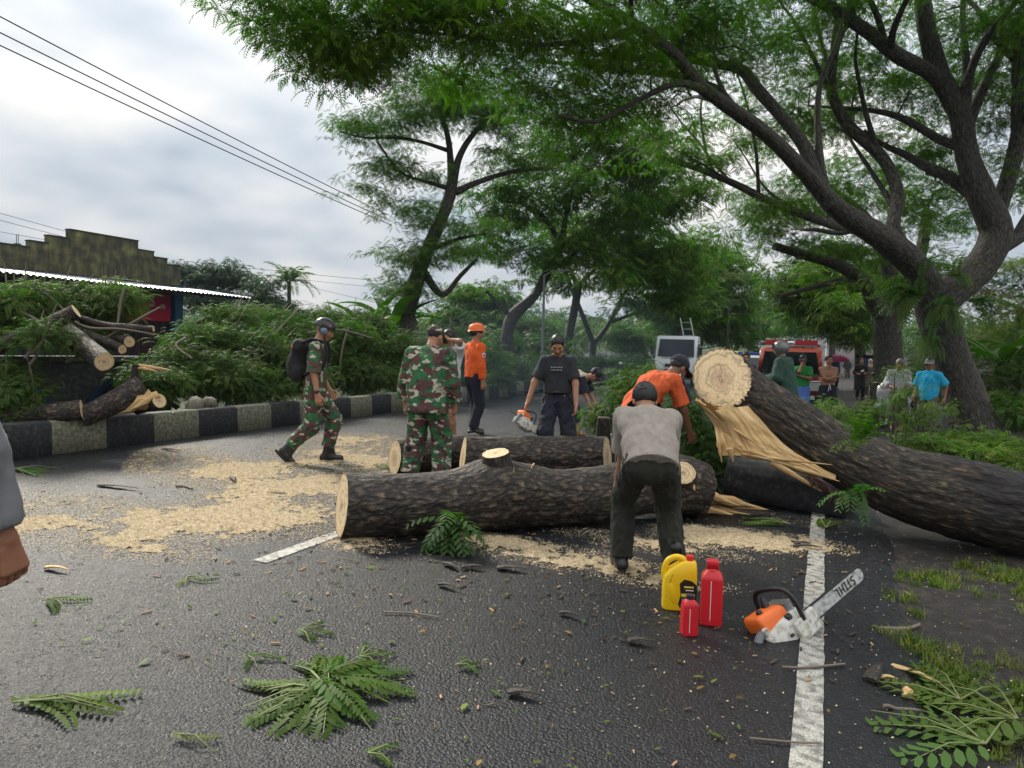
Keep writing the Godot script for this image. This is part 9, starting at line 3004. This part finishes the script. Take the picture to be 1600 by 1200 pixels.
	tag(multi("leaf_litter", lf.done(M.leaf), where, tints), "single fallen leaflets strewn over the road and verge", "leaf litter")
	var ch := MB.new()
	ch.box(Transform3D(), Vector3(0.5, 0.06, 0.13), 0.0)
	where = []
	tints = PackedColorArray()
	for k in 1300:
		var p := Vector3(rnd(-7.0, 2.6), 0.008, -rnd(2.4, 10.5))
		if rng.randf() < 0.5:
			p = Vector3(rnd(-4.0, 0.4), 0.008, -rnd(3.4, 7.0))
		if p.x > 0.3:
			p.y = verge_height(p.x, p.z) + 0.008
		var s := rnd(0.010, 0.042)
		where.append(Transform3D(Basis.from_euler(Vector3(rnd(-0.2, 0.2), rnd(0, TAU), rnd(-0.2, 0.2))).scaled(Vector3(s, s, s * rnd(0.5, 1.6))), p))
		tints.append(Color(0.055, 0.036, 0.026) * rnd(0.5, 2.2) if rng.randf() < 0.75 else Color(0.36, 0.22, 0.12) * rnd(0.7, 1.2))
	tag(multi("bark_crumbs", ch.done(M.flake), where, tints), "dark crumbs of bark and slivers scattered on the asphalt", "debris")
	var gr := MB.new()
	for k in 26:
		var a := rnd(0, TAU)
		var r := rnd(0, 0.06)
		var p := Vector3(cos(a) * r, 0, sin(a) * r)
		var d := Vector3(rnd(-0.5, 0.5), 1, rnd(-0.5, 0.5)).normalized()
		var h := rnd(0.04, 0.11)
		var sd := Vector3(cos(a), 0, sin(a)) * 0.0028
		var m := p + d * h * 0.6
		var e := p + d * h + Vector3(d.x, -0.1, d.z) * h * 0.5
		var s0 := gr.vert(p - sd, Vector3(0, 0.7, 0.7))
		gr.vert(p + sd, Vector3(0, 0.7, 0.7))
		gr.vert(m - sd * 0.8, Vector3(0, 0.8, 0.6))
		gr.vert(m + sd * 0.8, Vector3(0, 0.8, 0.6))
		gr.vert(e, Vector3(0, 0.9, 0.4))
		gr.tri(s0, s0 + 1, s0 + 2)
		gr.tri(s0 + 1, s0 + 3, s0 + 2)
		gr.tri(s0 + 2, s0 + 3, s0 + 4)
	where = []
	tints = PackedColorArray()
	for q in [[Vector3(0.706, 0, -5.521), 0.22, 34], [Vector3(1.24, 0, -5.97), 0.30, 50], [Vector3(0.503, 0, -4.125), 0.22, 26], [Vector3(0.565, 0, -3.758), 0.20, 26], [Vector3(0.444, 0, -4.828), 0.14, 8], [Vector3(0.755, 0, -4.167), 0.3, 14], [Vector3(0.83, 0, -3.752), 0.25, 20], [Vector3(0.68, 0, -3.32), 0.25, 20], [Vector3(1.299, 0, -5.276), 0.35, 30], [Vector3(1.621, 0, -7.668), 0.5, 26]]:
		for k in q[2]:
			var p: Vector3 = q[0] + Vector3(rng.randfn(0, q[1] * 0.5), 0, rng.randfn(0, q[1] * 0.6))
			p.y = verge_height(p.x, p.z) - 0.005
			var s := rnd(0.5, 1.0)
			where.append(Transform3D(Basis.from_euler(Vector3(0, rnd(0, TAU), 0)).scaled(Vector3(s, s * rnd(0.6, 1.2), s)), p))
			tints.append(green(Color(0.177, 0.224, 0.038), 0.3))
	for k in 900:
		var p := Vector3(rnd(3.2, 14.0), 0, -rnd(6.0, 40.0))
		p.y = verge_height(p.x, p.z)
		where.append(Transform3D(Basis.from_euler(Vector3(0, rnd(0, TAU), 0)).scaled(Vector3.ONE * rnd(1.5, 3.5)), p))
		tints.append(green(Color(0.085, 0.138, 0.029), 0.3))
	tag(multi("grass", gr.done(M.grass_blade), where, tints), "thin tufts of fresh grass on the bare dark verge", "grass")
	var sm := FogVolume.new()
	sm.name = "smoke"
	sm.shape = RenderingServer.FOG_VOLUME_SHAPE_ELLIPSOID
	sm.size = Vector3(6.0, 3.0, 7.0)
	var fm := FogMaterial.new()
	fm.density = 0.007
	fm.albedo = Color(0.72, 0.82, 0.95)
	sm.material = fm
	add_child(sm)
	sm.position = Vector3(-4.975, 1.197, -14.19)
	sm.set_meta("kind", "stuff")
	tag(sm, "thin bluish smoke drifting over the road behind the workers", "smoke")
